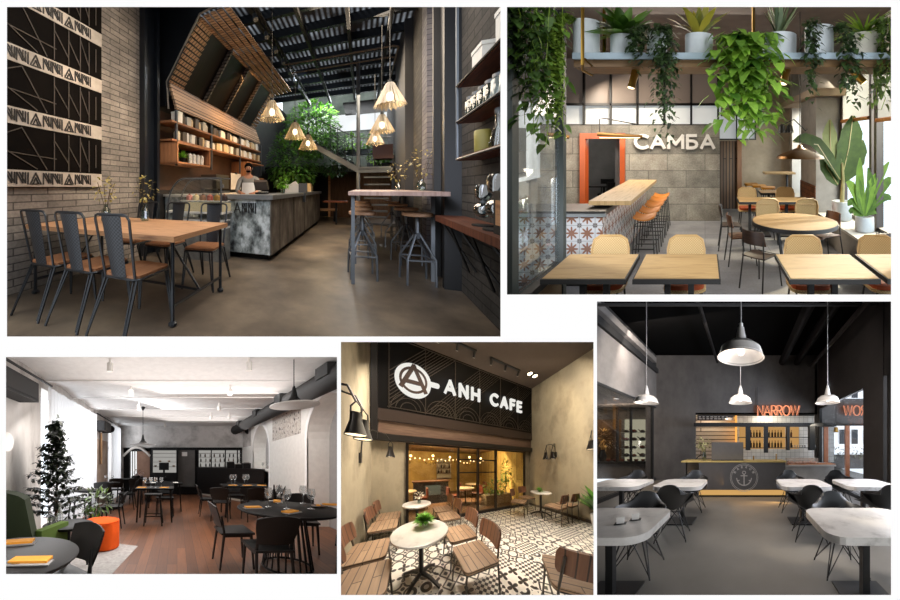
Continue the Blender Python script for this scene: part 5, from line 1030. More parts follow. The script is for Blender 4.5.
t = thing('small_plate', 'small dark dish on the slatted table beyond the glasses', 'plate', (1.85, 3.6, .752)); t.part('plate_rim', B().lathe([(.05, 0), (.09, .012), (.085, .016), (.05, .006)], n=20), flat('brown_dish', '5a3d2a', .4)); t.part('food', B().ball((0, 0, .015), .03, 8, 5, sz=.5), nap)
# near left table
round_table3('round black table with orange napkins, nearest the green armchair', (-1.1, 1.72, 0), .46)
for k, (px, py, r) in enumerate(((17, 543.5, .25), (31, 562, .05))): p = pf(px, py, .75); napkin(['folded orange napkin on the near round table, on its far side', 'folded orange napkin on the near round table, before the black chair'][k], (p.x, p.y, .75), r, 'napkins on the near table', L=.22, W=.09)
p = pf(12, 563, .755)
for k in range(3): t = thing('cutlery', ['silver fork on the near round table', 'silver knife on the near round table', 'silver spoon on the near round table'][k], 'cutlery', (p.x - .02, p.y - .02 + k * .022, .755), 0, 'cutlery on the near table'); t.part('handle', B().box(-.1, .03, -.005, .005, 0, .004), steelL if 'steelL' in globals() else flat('grey_steel', '6b7178', .4, .6)); t.part('head', B().lathe([(.012, 0), (.014, .003)], (.05, 0, 0), 10, 2, 1), flat('bright_steel', 'b5b5b5', .25, .8))
wood_chair('glossy black curved-back chair between the near table and the orange pouf', (-.93, 2.12, 0), 2.45, None, 1, .82)
wood_chair('pale chair back showing at the frame edge beyond the near table', (-1.72, 2.4, 0), -.5, None, 1, .76, flat('pale_chair', 'd6d2cc', .5))
# small table, armchairs, tree, pouf, rug
round_table3('small round black side table with bottle and tumblers by the armchair', (-1.37, 3.48, .006), .3, None, 'four', .55)
t = thing('water_bottle', 'clear glass water bottle on the small side table', 'bottle', (*pf(60, 524, .55)[:2], .55)); t.part('glass_body', B().lathe([(.035, 0), (.038, .02), (.038, .13), (.016, .18), (.016, .25)], n=14, cap=False), wine); t.part('cap', B().cyl((0, 0, .25), (0, 0, .265), .018), napg)
for k, px in enumerate((50, 55)): t = thing('tumbler', ['clear tumbler on the side table, nearer the armchair', 'clear tumbler on the side table, nearer the bottle'][k], 'glass', (*pf(px, 526 - k, .55)[:2], .55), 0, 'tumblers on side table'); t.part('glass_wall', B().lathe([(.026, 0), (.034, .1)], n=14, cap=False), wine); t.part('glass_base', B().cyl((0, 0, 0), (0, 0, .012), .027, n=14), wine)
grn1 = flat('dark_green_velvet', '2f3d22', .8); grn2 = flat('window_lit_green', '5c7436', .85, spec=.1)  # olive is the chair's green with window light put into the colour
def armchair(label, pos, rot, m1, m2):
    t = thing('armchair', label, 'armchair', pos, rot, 'green armchairs'); t.part('seat_cushion', B().box(-.32, .32, -.3, .34, .26, .44), m2, bevel=.05)
    t.part('backrest', B().surf(lambda u, v: ((u - .5) * (.78 - .1 * v), -.3 - .14 * v - .05 * (1 - (2 * u - 1) ** 2), .3 + .72 * v - .07 * (2 * u - 1) ** 4), 12, 6, .1), m1)
    for s in (-1, 1): t.part('armrest', B().box(s * .38 - .05, s * .38 + .05, -.3, .2, .28, .6), m2, bevel=.04)
    t.part('seat_frame', B().box(-.33, .33, -.28, .3, .18, .26), m1)
    for sx in (-1, 1):
        for sy in (-1, 1): t.part('leg', B().cyl((sx * .28, sy * .25, .2), (sx * .32, sy * .3, 0), .018, .012, 8), blkm)
armchair('big dark green armchair, arms and seat coloured as window-lit, by the plaster wall', (-1.8, 3.28, .006), -.18, grn1, grn2)
t = thing('ficus_tree', 'tall conical dark-leaved tree before the sheer curtains', 'tree', (-1.88, 4.25, .006)); t.part('pot', B().lathe([(.16, 0), (.2, .3), (.18, .3), (0, .26)], n=20), blk); t.part('trunk', B().tube([(0, 0, .25), (.02, .01, .9), (.03, 0, 1.9)], [.025, .018, .006], 6), twig if 'twig' in globals() else blk)
b = B()
for i in range(120):
    h_ = .5 + 1.42 * (i / 120) ** .9; rr = .47 * (1 - (h_ - .5) / 1.5) + .04; a = i * 2.4; L = rr * rnd(.75, 1.15); e = (math.cos(a) * L, math.sin(a) * L * .8, h_ + rnd(-.02, .1)); b.tube([(.02, 0, h_ - .05), e], .003, 4)
    for j in range(20): q = Vector((.02, 0, h_ - .05)).lerp(Vector(e), rnd(.25, 1.05)); aa = rnd(0, 6.28); b.leaf(q, (math.cos(aa), math.sin(aa), rnd(-.8, .25)), .095, .05, bend=rnd(0, .3), n=2)
for i in range(26): b.leaf((.03 + rnd(-.03, .03), rnd(-.03, .03), 1.85 + rnd(0, .17)), (rnd(-1, 1), rnd(-1, 1), rnd(.1, 1)), .075, .036, n=2)
t.part('foliage', b, leafm('ficus_dark', '0e120c', '333d2c', .5, .1))
b = B(); cloud(b, (0, 0, .62), .26, .22, .22, 130, .12, .06); solo('leafy_shrub', b, leafm('mid_shrub', '2a3a1a', '6a8a3a'), 'small green leafy plant between the tree and the window table', 'plant', (-1.42, 4.85, 0))
t = thing('pouf', 'round orange fabric pouf on the grey rug', 'pouf', (-1.17, 4.3, -.004)); t.part('fabric_body', B().lathe([(.24, .011), (.262, .03), (.265, .4), (.25, .43), (.23, .44)], n=40), flat('orange_fabric', 'e25a20', .9, spec=.1)); t.part('seam_piping', B().tube([(math.cos(2 * PI * i / 36) * .262, math.sin(2 * PI * i / 36) * .262, .425) for i in range(36)], .006, 5, True), flat('orange_fabric', 'e25a20', .9, spec=.1))
solo('rug', B().prism([(-2.3, 2.2), (-.62, 2.2), (-.52, 3.0), (-.78, 3.25), (-.62, 4.35), (-2.3, 5.0)], .001, .005), mottled('grey_woven_rug', '8f8d8b', 'b3b1af', 18, .95), 'light grey rug with angled edge under the orange pouf', 'rug')
# window side tables
def far_table(label, px, py, r, kind, group): p = pf(px, py, .75); return round_table3(label, (p.x, p.y, 0), r, group, kind), p
def stool3(label, pos, rot=0, group=None, h=.62):
    t = thing('wood_stool', label, 'stool', pos, rot, group); t.part('seat', B().prism(rrect(.36, .32, .06), h - .03, h), blkm)
    for sx in (-1, 1):
        for sy in (-1, 1): t.part('leg', B().cyl((sx * .13, sy * .11, h - .03), (sx * .19, sy * .16, 0), .016, n=6), blkm)
    for s in (-1, 1): t.part('rail', B().bar((-.165, s * .14, .2), (.165, s * .14, .2), .02, .02), blkm)
_, p = far_table('black table with white crockery beside the tree and curtain', 90, 489.5, .34, 'post', 'tables by the curtains'); wood_chair('black chair at the table beside the tree', (p.x + .5, p.y - .1, 0), PI / 2, 'chairs by the curtains', .95, .75); stool3('low black stool under the table beside the tree', (p.x - .05, p.y - .48, 0))
solo('bread_plate', B().lathe([(.05, 0), (.1, .015)], n=18, cap=False), flat('lamp_white', 'e8e4de', .5), 'white plate on the table beside the tree', 'plate', (p.x, p.y, .75))
_, p = far_table('black table with glasses farther along the curtains', 109, 482.3, .3, 'post', 'tables by the curtains'); wood_chair('black chair on near side of the farther window table', (p.x - .0, p.y - .5, 0), .1, 'chairs by the curtains'); wood_chair('black chair on room side of the farther window table', (p.x + .5, p.y + .05, 0), PI / 2, 'chairs by the curtains')
for k in range(2): wineglass(['wine glass on the farther window table, nearer the curtain', 'wine glass on the farther window table, nearer the room'][k], (p.x - .1 + .2 * k, p.y, .75), 'glasses by the curtains')
def long_table(label, pos, w, d, n=4):
    t = thing('dining_table', label, 'table', pos); t.part('tabletop', B().box(-w / 2, w / 2, -d / 2, d / 2, .72, .75), blkt)
    for sx in (-1, 1):
        for sy in (-1, 1): t.part('leg', B().bar((sx * (w / 2 - .08), sy * (d / 2 - .06), .72), (sx * (w / 2 - .04), sy * (d / 2 - .04), 0), .035, .035), blkm)
    return t
long_table('black rectangular table with wine glasses in the middle of the room', (-.5, 6.3, 0), .85, .6); stool3('black four-legged stool in front of the middle table', (-.5, 5.85, 0), 0, None, .66); wood_chair('black chair behind the middle table', (-.3, 6.9, 0), PI, None)
for k in range(4): wineglass('wine glass on the middle table, ' + ['nearest the curtains', 'second from the curtains', 'third from the curtains', 'nearest the bar'][k], (-.72 + k * .12, 6.2 + .1 * (k % 2), .75), 'glasses on the middle table', 1.15)
for k in range(2): napkin(['folded napkin on curtain end of the middle table', 'folded napkin on bar end of the middle table'][k], (-.78 + .5 * k, 6.1, .75), 0, 'napkins on the middle table')
long_table('second black table with white plates, behind the middle table', (-.35, 7.6, 0), 1.0, .6)
for k in range(3): solo('bread_plate', B().lathe([(.05, 0), (.1, .015)], n=18, cap=False), flat('lamp_white', 'e8e4de', .5), f'white plate on the second table behind the middle one, {ORD[k]} from the curtains', 'plate', (-.65 + k * .3, 7.5, .75), 0, 'plates on second table')
long_table('black table set before the arched doorway', (-1.45, 9.3, 0), 1.1, .7)
for k, (dx, dy, r) in enumerate(((-.45, -.55, .1), (.2, -.55, -.1), (.75, .0, PI / 2), (-.02, .6, PI))): wood_chair('black chair at the table before the arched doorway, ' + ['near side, by the curtain', 'near side, toward the middle', 'end toward the bar', 'far side, before the doorway'][k], (-1.45 + dx, 9.3 + dy, 0), r, 'chairs at the doorway table')
b = B(); cloud(b, (0, 0, .2), .2, .12, .1, 60, .06, .05); t = thing('flower_bowl', 'low bowl of pinkish flowers on the table before the doorway', 'flowers', (-1.3, 9.2, .75)); t.part('flowers', b, leafm('pinkish_flower', '6a4a4a', 'cbb3ae')); t.part('bowl', B().lathe([(.06, 0), (.12, .1)], n=14, cap=False), blk)
long_table('black table with glasses in front of the bar counter', (1.62, 6.9, 0), 1.0, .75)
for k, (dx, dy, r) in enumerate(((-.85, -.05, -PI / 2), (-.62, -.6, -.3), (.1, -.62, .1), (.8, .1, PI / 2), (0, .65, PI))): wood_chair('black chair at the table before the bar counter, ' + ['at its aisle end', 'near side, toward the aisle', 'near side, toward the white wall', 'at its white wall end', 'on its far side'][k], (1.62 + dx, 6.9 + dy, 0), r, 'chairs at the bar side table', .94)
for k in range(4): wineglass('wine glass on the table before the bar counter, ' + ['nearest the aisle', 'second from the aisle', 'third from the aisle', 'nearest the white wall'][k], (1.36 + (0, .1, .32, .42)[k], 6.85 + .1 * (k % 2), .75), 'glasses on the bar side table', 1.3)
for k in range(3): napkin('folded napkin on the table before the bar counter, ' + ['by the aisle', 'in its middle', 'by the white wall'][k], (1.35 + .35 * k, 6.65, .75), 0, 'napkins on the bar side table')
b = B()
for k in range(4): wineglass(f'tall glass on the ledge of the far arch, {ORD[k]} from the bar', (2.78 + .05 * k, 8.9 - .28 * k, 1.1), 'glasses in the far arch', 1.0)
struct('trim_3', B().box(XR, XR + .44, 8.02, 9.68, 1.04, 1.1), wht)
# light
lamp('AREA', (-3.9, 6.2, 1.7), 150, 'fbfcff', sx=3.2, sy=2.4, to=(0, 6.2, 1.2))
lamp('AREA', (-3.9, 10.2, 1.7), 60, 'fbfcff', sx=1.6, sy=2.2, to=(0, 10.0, 1.2))
lamp('AREA', (.3, 5.2, 2.62), 125, 'fff8f2', sx=3.0, sy=2.2, to=(.3, 5.2, 0))
lamp('AREA', (.2, 8.6, 2.62), 95, 'fff8f2', sx=3.5, sy=3.5, to=(.2, 8.6, 0))
lamp('AREA', (.1, 4.6, 2.0), 52, 'fff8f4', sx=3.6, sy=3.6, to=(.1, 4.6, 3))  # added upward fill that brightens the ceiling
lamp('AREA', (.1, 8.6, 2.0), 46, 'fff8f4', sx=3.6, sy=3.6, to=(.1, 8.6, 3))  # same added upward fill for the farther ceiling
lamp('AREA', (-1.7, 6.2, 2.0), 60, 'ffffff', sx=3.5, sy=.8, to=(2.6, 6.2, 1.5))  # added fill aimed at the white arched wall
lamp('AREA', (-.1, 1.7, 1.65), 34, 'fff8f4', sx=1.3, sy=.5, to=(.2, 4.0, .8))  # added front fill from the viewer's side
# ================================================================== 4: plaster courtyard with the black lettered sign
random.seed(44)
R4 = Room(123, 467, 468, math.radians(-24.6), 1.66, (341, 342, 593.5, 595), 'ltr'); use(R4)
XL, XR, YS, ZC = -.92, 4.92, 3.9, 5.2
pl4 = mottled('olive_plaster', '6b6250', 'a39880', 1.3, .85, '87806c', sx=1.2, sy=.5, bump=.04, lo=.25, hi=.75); blk4 = flat('bronze_black', '14110f', .45)
# patchwork cement tiles
t = NT('patchwork_tiles'); per = .2; sp = t.n('ShaderNodeSeparateXYZ'); t.put(sp.inputs[0], t.uv(1 / per, 1 / per)); X, Y = sp.outputs[0], sp.outputs[1]
fx, fy = t.math('FRACT', X), t.math('FRACT', Y); cmb = t.n('ShaderNodeCombineXYZ'); t.put(cmb.inputs[0], t.math('FLOOR', t.math('MULTIPLY', X, .5))); t.put(cmb.inputs[1], t.math('FLOOR', t.math('MULTIPLY', Y, .5)))
wn = t.n('ShaderNodeTexWhiteNoise', noise_dimensions='2D'); t.put(wn.inputs['Vector'], cmb.outputs[0]); rv = wn.outputs[0]
ax = t.math('ABSOLUTE', t.math('SUBTRACT', fx, .5)); ay = t.math('ABSOLUTE', t.math('SUBTRACT', fy, .5)); man = t.math('ADD', ax, ay)
rad = t.math('SQRT', t.math('ADD', t.math('MULTIPLY', ax, ax), t.math('MULTIPLY', ay, ay))); cx_, cy_ = t.math('SUBTRACT', .5, ax), t.math('SUBTRACT', .5, ay); rc = t.math('SQRT', t.math('ADD', t.math('MULTIPLY', cx_, cx_), t.math('MULTIPLY', cy_, cy_)))
def band(v, a, b): return t.math('MULTIPLY', t.math('GREATER_THAN', v, a), t.math('LESS_THAN', v, b))
th = t.math('ARCTAN2', t.math('SUBTRACT', fy, .5), t.math('SUBTRACT', fx, .5)); pet = t.math('LESS_THAN', rad, t.math('MULTIPLY_ADD', t.math('ABSOLUTE', t.math('COSINE', t.math('MULTIPLY', th, 2))), .38, .07))
pA = t.math('MAXIMUM', band(rc, .36, .5), t.math('LESS_THAN', rad, .14)); pB = t.math('MAXIMUM', band(man, .4, .56), t.math('LESS_THAN', man, .2)); pC = pet
pD = t.math('LESS_THAN', t.math('SINE', t.math('MULTIPLY', X, 18.85)), t.math('SINE', t.math('MULTIPLY', Y, 18.85))); pE = t.math('SUBTRACT', 1, t.math('MAXIMUM', band(rc, .4, .52), t.math('MAXIMUM', t.math('LESS_THAN', rad, .22), t.math('LESS_THAN', rc, .18))))
m = t.mix(t.math('GREATER_THAN', rv, .22), pA, pB); m = t.mix(t.math('GREATER_THAN', rv, .42), m, pC); m = t.mix(t.math('GREATER_THAN', rv, .62), m, pD); m = t.mix(t.math('GREATER_THAN', rv, .85), m, pE)
tile4 = t.fin(t.mix(m, lin('e6e1d6'), lin('191817')), .35)
struct('floor', B().box(-1.2, 5.2, .2, YS, -.05, 0), tile4)
struct('ceiling', B().box(-1.2, 5.2, .2, YS + .1, ZC, ZC + .1), flat('grey_brown_ceiling', '5d5148', .8))
struct('wall_left', B().box(XL - .1, XL, .2, YS, 0, ZC), pl4); struct('wall_right', B().box(XR, XR + .1, .6, YS, 0, ZC), pl4)
struct('wall_back', B().box(XL, -.12, YS, YS + .1, 0, 2.5).box(4.62, XR, YS, YS + .1, 0, 2.5), pl4)
struct('baseboard_right', B().box(XR - .02, XR, .8, YS, 0, .09), flat('brown_skirting', '54483c', .6)); struct('baseboard_left', B().box(XL, XL + .02, .4, YS, 0, .09), flat('brown_skirting', '54483c', .6))
# sign
t = thing('cafe_sign', 'wide black sign panel with line pattern, white cup emblem and large white cafe lettering', 'sign')
t.part('panel', B().box(XL + .1, XR, YS - .1, YS, 3.2, ZC), flat('sign_black', '070606', .5, spec=.15)); ln = B(); yy = YS - .112
def seg(x0, z0, x1, z1, w=.014): flatstroke(ln, [(x0, z0), (x1, z1)], w, yy, YS - .1)
for i in range(6):
    x0 = -.5 + i * .92
    for k in range(9):
        s = .1 * k
        if i % 2 == 0: seg(x0, 3.3 + s, x0 + .9 - s, 4.2) if s < .9 else None; seg(x0 + s, 4.25, x0 + .9, 5.15 - s)
        else: seg(x0 + s, 3.3, x0 + .9, 4.2 - s); seg(x0, 4.3 + s * .9, x0 + .9 - s, 5.15)
    for rr in (.2, .32, .44): flatstroke(ln, arc(x0 + .45, 3.28, rr, rr, 0, 180, 14), .014, yy, YS - .1)
    seg(x0 - .02, 3.25, x0 - .02, 5.18, .02)
for z in (3.28, 5.15): seg(-.55, z, XR - .1, z, .02)
t.part('line_pattern', ln, flat('pattern_line', '4c443b', .4, .5))
wl = glow('sign_white', 'f1efe8', .95); bw = flat('emblem_brown', '33241c', .5); cxs, czs, rs = .08, 4.1, .47
em = t.part('cup_emblem', B().prism([(cxs + rs * math.cos(a), czs + rs * math.sin(a)) for a in [2 * PI * i / 40 for i in range(40)]], YS - .16, YS - .11, 'xz').prism(rrect(.34, .13, .06, 4, cxs + .55, czs + .04), YS - .16, YS - .11, 'xz'), wl)
b = B(); flatstroke(b, arc(cxs, czs, .33, .33, 0, 360, 36), .06, YS - .175, YS - .16); em.part('emblem_ring', b, bw)
b = B()
for q in ([(cxs - .31, czs - .22), (cxs, czs + .4)], [(cxs + .31, czs - .27), (cxs, czs + .4)], [(cxs - .2, czs - .06), (cxs + .2, czs - .06)]): flatstroke(b, q, .105, YS - .18, YS - .16)
em.part('emblem_letter', b, bw)
lw, Wd = word('ANH CAFE', .38, .5); s = 3.25 / Wd
for ch, st in lw:
    b = B()
    for q in st: flatstroke(b, [(.98 + x * s, 4.02 + z) for x, z in q], .085, YS - .17, YS - .11)
    if b.v: t.part('letter', b, wl)
struct('beam_1', B().box(XL, XR, YS - .12, YS, 2.9, 3.2), flat('dark_brown_beam', '2c211b', .5)); struct('beam_2', B().box(XL, XR, YS - .06, YS, 2.55, 2.9), wood('brown_fascia', '5b4638', '7a6353', .6, 'u')); struct('beam_3', B().box(XL, XR, YS - .14, YS, 2.38, 2.55), blk4); struct('column_1', B().box(XL + .02, XL + .16, YS - .16, YS, 2.4, ZC), blk4)
# glazed front
t = struct('window_1', B().box(-.12, 4.62, YS + .02, YS + .025, .1, 2.4), glass('shop_glass', 'f8f4ea', .01, fres=.1)); b = B()
for x in (-.09, 1.46, 2.22, 3.02, 4.58): b.box(x - .035, x + .035, YS - .03, YS + .06, 0, 2.4)
b.box(-.12, 4.62, YS - .03, YS + .06, 2.34, 2.4).box(-.12, 4.62, YS - .03, YS + .06, 0, .1)
for z in (1.95, 1.5): b.box(1.46, 3.02, YS - .02, YS + .05, z - .02, z + .02)
t.part('window_frame', b, flat('dark_brown_steel', '1e1511', .5, .3))
# the lit cafe behind the glass
struct('floor_inner', B().box(-2.2, 5.4, YS + .1, 8.6, -.05, 0), wood('inner_floor', '5c4230', '80604a', .4)); struct('ceiling_inner', B().box(-2.2, 5.4, YS + .1, 8.6, 2.75, 2.8), flat('inner_ceiling', '8a6f4a', .8))
struct('wall_inner_back', B().box(-2.2, 5.4, 8.5, 8.6, 0, 2.8), mottled('ochre_wall', 'a8884c', 'dcbc74', 1.4, .8)); struct('wall_inner_right', B().box(4.75, 4.8, YS + .1, 8.5, 0, 2.8), planks('ochre_panels', 'cdb06c', 'ae9254', '5a4420', .3, 3, .7, 'v', .008)); struct('wall_inner_left', B().box(-2.2, -2.15, YS + .1, 8.5, 0, 2.8), mottled('ochre_wall', 'a8884c', 'dcbc74', 1.4, .8))
navy = flat('navy_panel', '1f2c3c', .5); brw = wood('brown_chair_wood', '5c4334', '86654f', .55, 'v', 1.4); brwd = wood('dark_chair_wood', '4a3226', '6d4d3b', .5, 'v', 1.4)
t = thing('inner_counter', 'navy blue service counter inside the lit cafe', 'counter', (.9, 6.2, 0)); t.part('counter_body', B().box(-.8, .8, -.3, .3, 0, 1.0), navy); t.part('countertop', B().box(-.85, .85, -.34, .34, 1.0, 1.05), brwd); t.part('inlay_panel', B().box(-.3, .4, -.32, -.3, .4, .85), flat('dusty_blue', '5a7488', .5))
for k in range(6):
    x = -.9 + k * .9; t = thing('globe_pendant', f'small warm globe lamp hanging inside the cafe, {ORD[k]} from the plaster pier', 'pendant lamp', (x, 5.6 + .4 * (k % 2), 2.2), 0, 'globe lamps inside'); t.part('globe', B().ball((0, 0, 0), .055, 10, 8), glow('warm_globe', 'ffdca0', 6)); t.part('cord', B().cyl((0, 0, .05), (0, 0, .55), .008, n=5), blk4)
b = B()
for i in range(110): x = -1.2 + 5.8 * i / 110; b.leaf((x, 6.6 + rnd(-.15, .15), 2.05 + .08 * math.sin(x * 5) + rnd(-.1, .1)), (rnd(-1, 1), rnd(-1, 1), rnd(-1, .2)), .14, .07, n=2)
t = thing('leaf_garland', 'long hanging garland of dry leaves and little bulbs across the cafe ceiling', 'garland'); t.part('foliage', b, leafm('dry_leaf', '5a4420', 'b89a4a')); b = B()
for i in range(26): b.ball((-1.1 + 5.6 * i / 26, 6.5, 2.02 + rnd(-.08, .12)), .028, 6, 4)
t.part('bulb_string', b, glow('warm_bulb', 'ffe0a8', 7))
t = thing('bottle_shelf', 'tall white framed shelf of bottles on the back wall inside the cafe', 'shelving', (2.1, 8.3, 0)); t.part('back_panel', B().box(-.5, .5, .1, .15, .9, 2.3), flat('pale_shelf', 'c9c2b4', .6)); [t.part('shelf_board', B().box(-.5, .5, -.1, .1, z, z + .03), brwd) for z in (.95, 1.3, 1.65, 2.0)]
for k in range(10): solo('bottle', B().lathe([(.04, 0), (.045, .02), (.045, .14), (.015, .19), (.015, .24)], n=8), flat('inner_bottle_%d' % (k % 3), ('2c2119', '6a3a22', 'd8cfbc')[k % 3], .3), f'{("dark", "amber", "white")[k % 3]} bottle, {ORD[k % 5]} along ' + ('lower' if k < 5 else 'upper') + ' board of shelf inside the cafe', 'bottle', (1.7 + (k % 5) * .19, 8.3, (1.33, 1.68)[k // 5]), 0, 'bottles inside the cafe')
for k, (x, y) in enumerate(((-.2, 5.4), (2.3, 5.2), (3.3, 6.4))):
    nm = ['behind the pale flowers', 'behind the middle glass door', 'beside the indoor hedge'][k]; t = thing('cafe_table', 'brown cafe table inside the glass front, ' + nm, 'table', (x, y, 0), 0, 'tables inside the cafe'); t.part('tabletop', B().cyl((0, 0, .71), (0, 0, .75), .42, n=24), flat('pale_table', 'b5a48c', .4)); t.part('post', B().cyl((0, 0, 0), (0, 0, .71), .03), blk4); t.part('base', B().cyl((0, 0, 0), (0, 0, .03), .25, n=16), blk4)
    for s in (-1, 1): t = thing('cafe_chair', 'reddish armchair inside the glass front, ' + ('aisle side ' if s < 0 else 'hedge side ') + nm, 'chair', (x + s * .62, y, 0), s * PI / 2, 'chairs inside the cafe'); t.part('seat', B().box(-.22, .22, -.2, .22, .4, .47), flat('russet', '6b3020', .6), bevel=.02); t.part('backrest', B().box(-.22, .22, -.24, -.18, .47, .82), flat('russet', '6b3020', .6), bevel=.02); [t.part('leg', B().cyl((sx * .18, sy * .17, .4), (sx * .2, sy * .2, 0), .014, n=6), blk4) for sx in (-1, 1) for sy in (-1, 1)]
b = B(); cloud(b, (3.75, 4.75, .75), .7, .25, .35, 260, .16, .08); t = thing('indoor_hedge', 'low planter of dark green leaves just inside the glass front', 'planter'); t.part('foliage', b, leafm('hedge_leaf', '2a4a16', '7a9a3a')); t.part('trough', B().box(3.0, 4.5, 4.55, 4.95, 0, .42), flat('tan_trough', '8a7860', .7))
b = B(); cloud(b, (4.3, 4.75, 1.5), .2, .25, .55, 200, .2, .06); t = thing('tall_houseplant', 'tall light green plant inside the glass front by the wall corner', 'plant'); t.part('foliage', b, leafm('lit_leaf', '5a7a22', 'b5c860')); t.part('stem', B().cyl((4.3, 4.75, .42), (4.3, 4.75, 1.5), .02), blk4)
# wall lamps
def bell(t, p, s=1.0):
    x, y, z = p; hd = t.part('lamp_shade', B().lathe([(.015, .2), (.05, .19), (.055, .1), (.1, -.06)], (x, y, z), 20, s, s, cap=False), blk4); hd.part('glowing_rim', B().cyl((x, y, z - .05), (x, y, z - .045), .09 * s, n=18), glow('warm_disc', 'ffe6bd', 2.2)); hd.part('yoke', B().tube([(x - .05, y, z + .05), (x - .045, y, z + .26), (x, y, z + .32), (x + .045, y, z + .26), (x + .05, y, z + .05)], .009, 5), blk4)
def hook_lamp(label, y, reach, zt, zb, heads, side=1, x0=XL):
    t = thing('gooseneck_wall_lamp', label, 'wall lamp', (0, 0, 0), 0, 'gooseneck wall lamps'); t.part('wall_plate', B().box(min(x0, x0 + side * .03), max(x0, x0 + side * .03), y - .05, y + .05, zb - .1, zb + .1), blk4)
    for hy in heads:
        p = (x0 + side * reach, hy, zt - .5); t.part('arm', B().tube([(x0 + side * .02, y, zb), (x0 + side * .05, y, zt - .1), (x0 + side * reach * .35, (y + hy) / 2, zt), (x0 + side * reach * .8, hy, zt - .02), (x0 + side * reach, hy, zt - .18)], .013, 6), blk4); bell(t, p)
hook_lamp('black double gooseneck lamp on the plaster wall, nearest the viewer', 1.9, .37, 2.58, 1.87, (1.75, 1.98))
hook_lamp('small black gooseneck lamp on the plaster wall beside the sign corner', 3.1, .48, 2.48, 1.86, (3.45,))
hook_lamp('small black double gooseneck lamp on the far wall above the corner table', 2.8, .3, 2.55, 2.15, (2.74, 2.98), -1, XR)
hook_lamp('lit wall lamp at the frame edge on the far wall', 1.72, .25, 2.75, 2.3, (1.72,), -1, XR)
# ceiling lights
for k, (xa, xb) in enumerate(((.6, 1.8), (2.3, 3.6))):
    t = thing('track_light', ['black ceiling track with small spots above the cup emblem', 'black ceiling track with small spots above the last letters'][k], 'track light', (0, 3.25, ZC), 0, 'ceiling tracks'); t.part('track', B().box(xa, xb, -.025, .025, -.05, 0), blk4)
    for j in range(3): x = xa + (xb - xa) * (.05 + .45 * j); s_ = t.part('spot_head', B().cyl((x, 0, -.06), (x, .06, -.2), .04, n=10), blk4); s_.part('lens', B().cyl((x, .06, -.2), (x, .062, -.203), .034, n=10), glow('spot_lens', 'fff0d0', 8 if j == 1 else .3))
for k in range(2): t = thing('ceiling_downlight', ['glowing round ceiling downlight near the sign corner, nearer the tracks', 'glowing round ceiling downlight near the sign corner, nearer the far wall'][k], 'downlight', (4.05 + .28 * k, 3.2, ZC - .02), 0, 'downlights'); t.part('lens', B().cyl((0, 0, 0), (0, 0, .015), .085, n=16), glow('downlight', 'ffe9bf', 7)); t.part('trim_ring', B().lathe([(.085, -.005), (.11, 0), (.11, .02)], n=18, cap=False), blk4)
# tables and chairs
marb = mottled('white_marble', 'a9a6a1', 'd9d6d0', 2.5, .3, 'e6e4df', lo=.32, hi=.62, spec=.5)
def marble_table(label, pos, r, h=.75):
    t = thing('marble_table', label, 'table', pos, 0, 'round marble tables'); t.part('tabletop', B().lathe([(r * .97, h - .04), (r, h - .03), (r, h - .006), (r * .985, h)], n=44), marb); t.part('post', B().cyl((0, 0, .1), (0, 0, h - .04), .035, n=14), blk4)
    for k in range(4): a = PI / 4 + k * PI / 2; t.part('foot', B().tube([(0, 0, .13), (math.cos(a) * .16, math.sin(a) * .16, .1), (math.cos(a) * .32, math.sin(a) * .32, .015)], [.035, .028, .02], 8), blk4)
marble_table('round white marble table with potted green plant, nearest the viewer', (.14, 1.92, 0), .39); marble_table('round white marble table with pale flowers by the glass front', (.15, 3.4, 0), .34); marble_table('round white marble table in the far corner', (4.15, 2.85, 0), .33, .82)
seat_m = planks('slatted_brown_seat', 'a0856a', '8e7259', '4c3a2b', .075, 3, .55, 'u', .005); back_m = planks('slatted_brown_back', '7d563f', '6b4733', '33211a', .075, 3, .5, 'v', .006)
steel4 = flat('grey_brown_metal', '4b4640', .4, .6)
def slat_chair(label, pos, rot, group, sc=1):
    t = thing('slatted_chair', label, 'chair', pos, rot, group, sc if sc != 1 else (1.16, 1.16, 1.04))
    t.part('seat', B().prism(rrect(.44, .42, .05), .43, .465), seat_m, bevel=.006)
    t.part('backrest', B().surf(lambda u, v: ((u - .5) * .42 * (1 - .12 * abs(2 * v - 1) ** 4), -.235 - .05 * v + .045 * (2 * u - 1) ** 2, .58 + .24 * v + .0 * u), 10, 6, .022), back_m)
    for sx in (-1, 1):
        t.part('leg', B().tube([(sx * .15, -.25, .76), (sx * .18, -.2, .44), (sx * .2, -.22, 0)], .011, 6), steel4); t.part('leg', B().tube([(sx * .18, .18, .43), (sx * .2, .21, 0)], .011, 6), steel4)
    t.part('seat_frame', B().tube([(x, y, .42) for x, y in rrect(.42, .4, .05)], .011, 6, True), steel4); return t
g = 'chairs at the front marble table'
slat_chair('slatted brown chair across the front marble table, nearer the viewer', (.8, 1.5, 0), PI / 2, g); slat_chair('slatted brown chair across the front marble table, nearer the glass front', (.82, 2.12, 0), PI / 2, g)
slat_chair('slatted brown chair by the plaster wall at the front marble table, nearer the viewer', (-.46, 1.62, 0), -PI / 2, g); slat_chair('slatted brown chair by the plaster wall, farther side of the front marble table', (-.55, 2.2, 0), -PI / 2, g)
g = 'chairs at the flower table'
slat_chair('slatted brown chair on the aisle side of flower table, nearer the viewer', (.86, 2.98, 0), PI / 2, g); slat_chair('slatted brown chair on aisle side of flower table, by the glass', (.84, 3.58, 0), PI / 2, g)
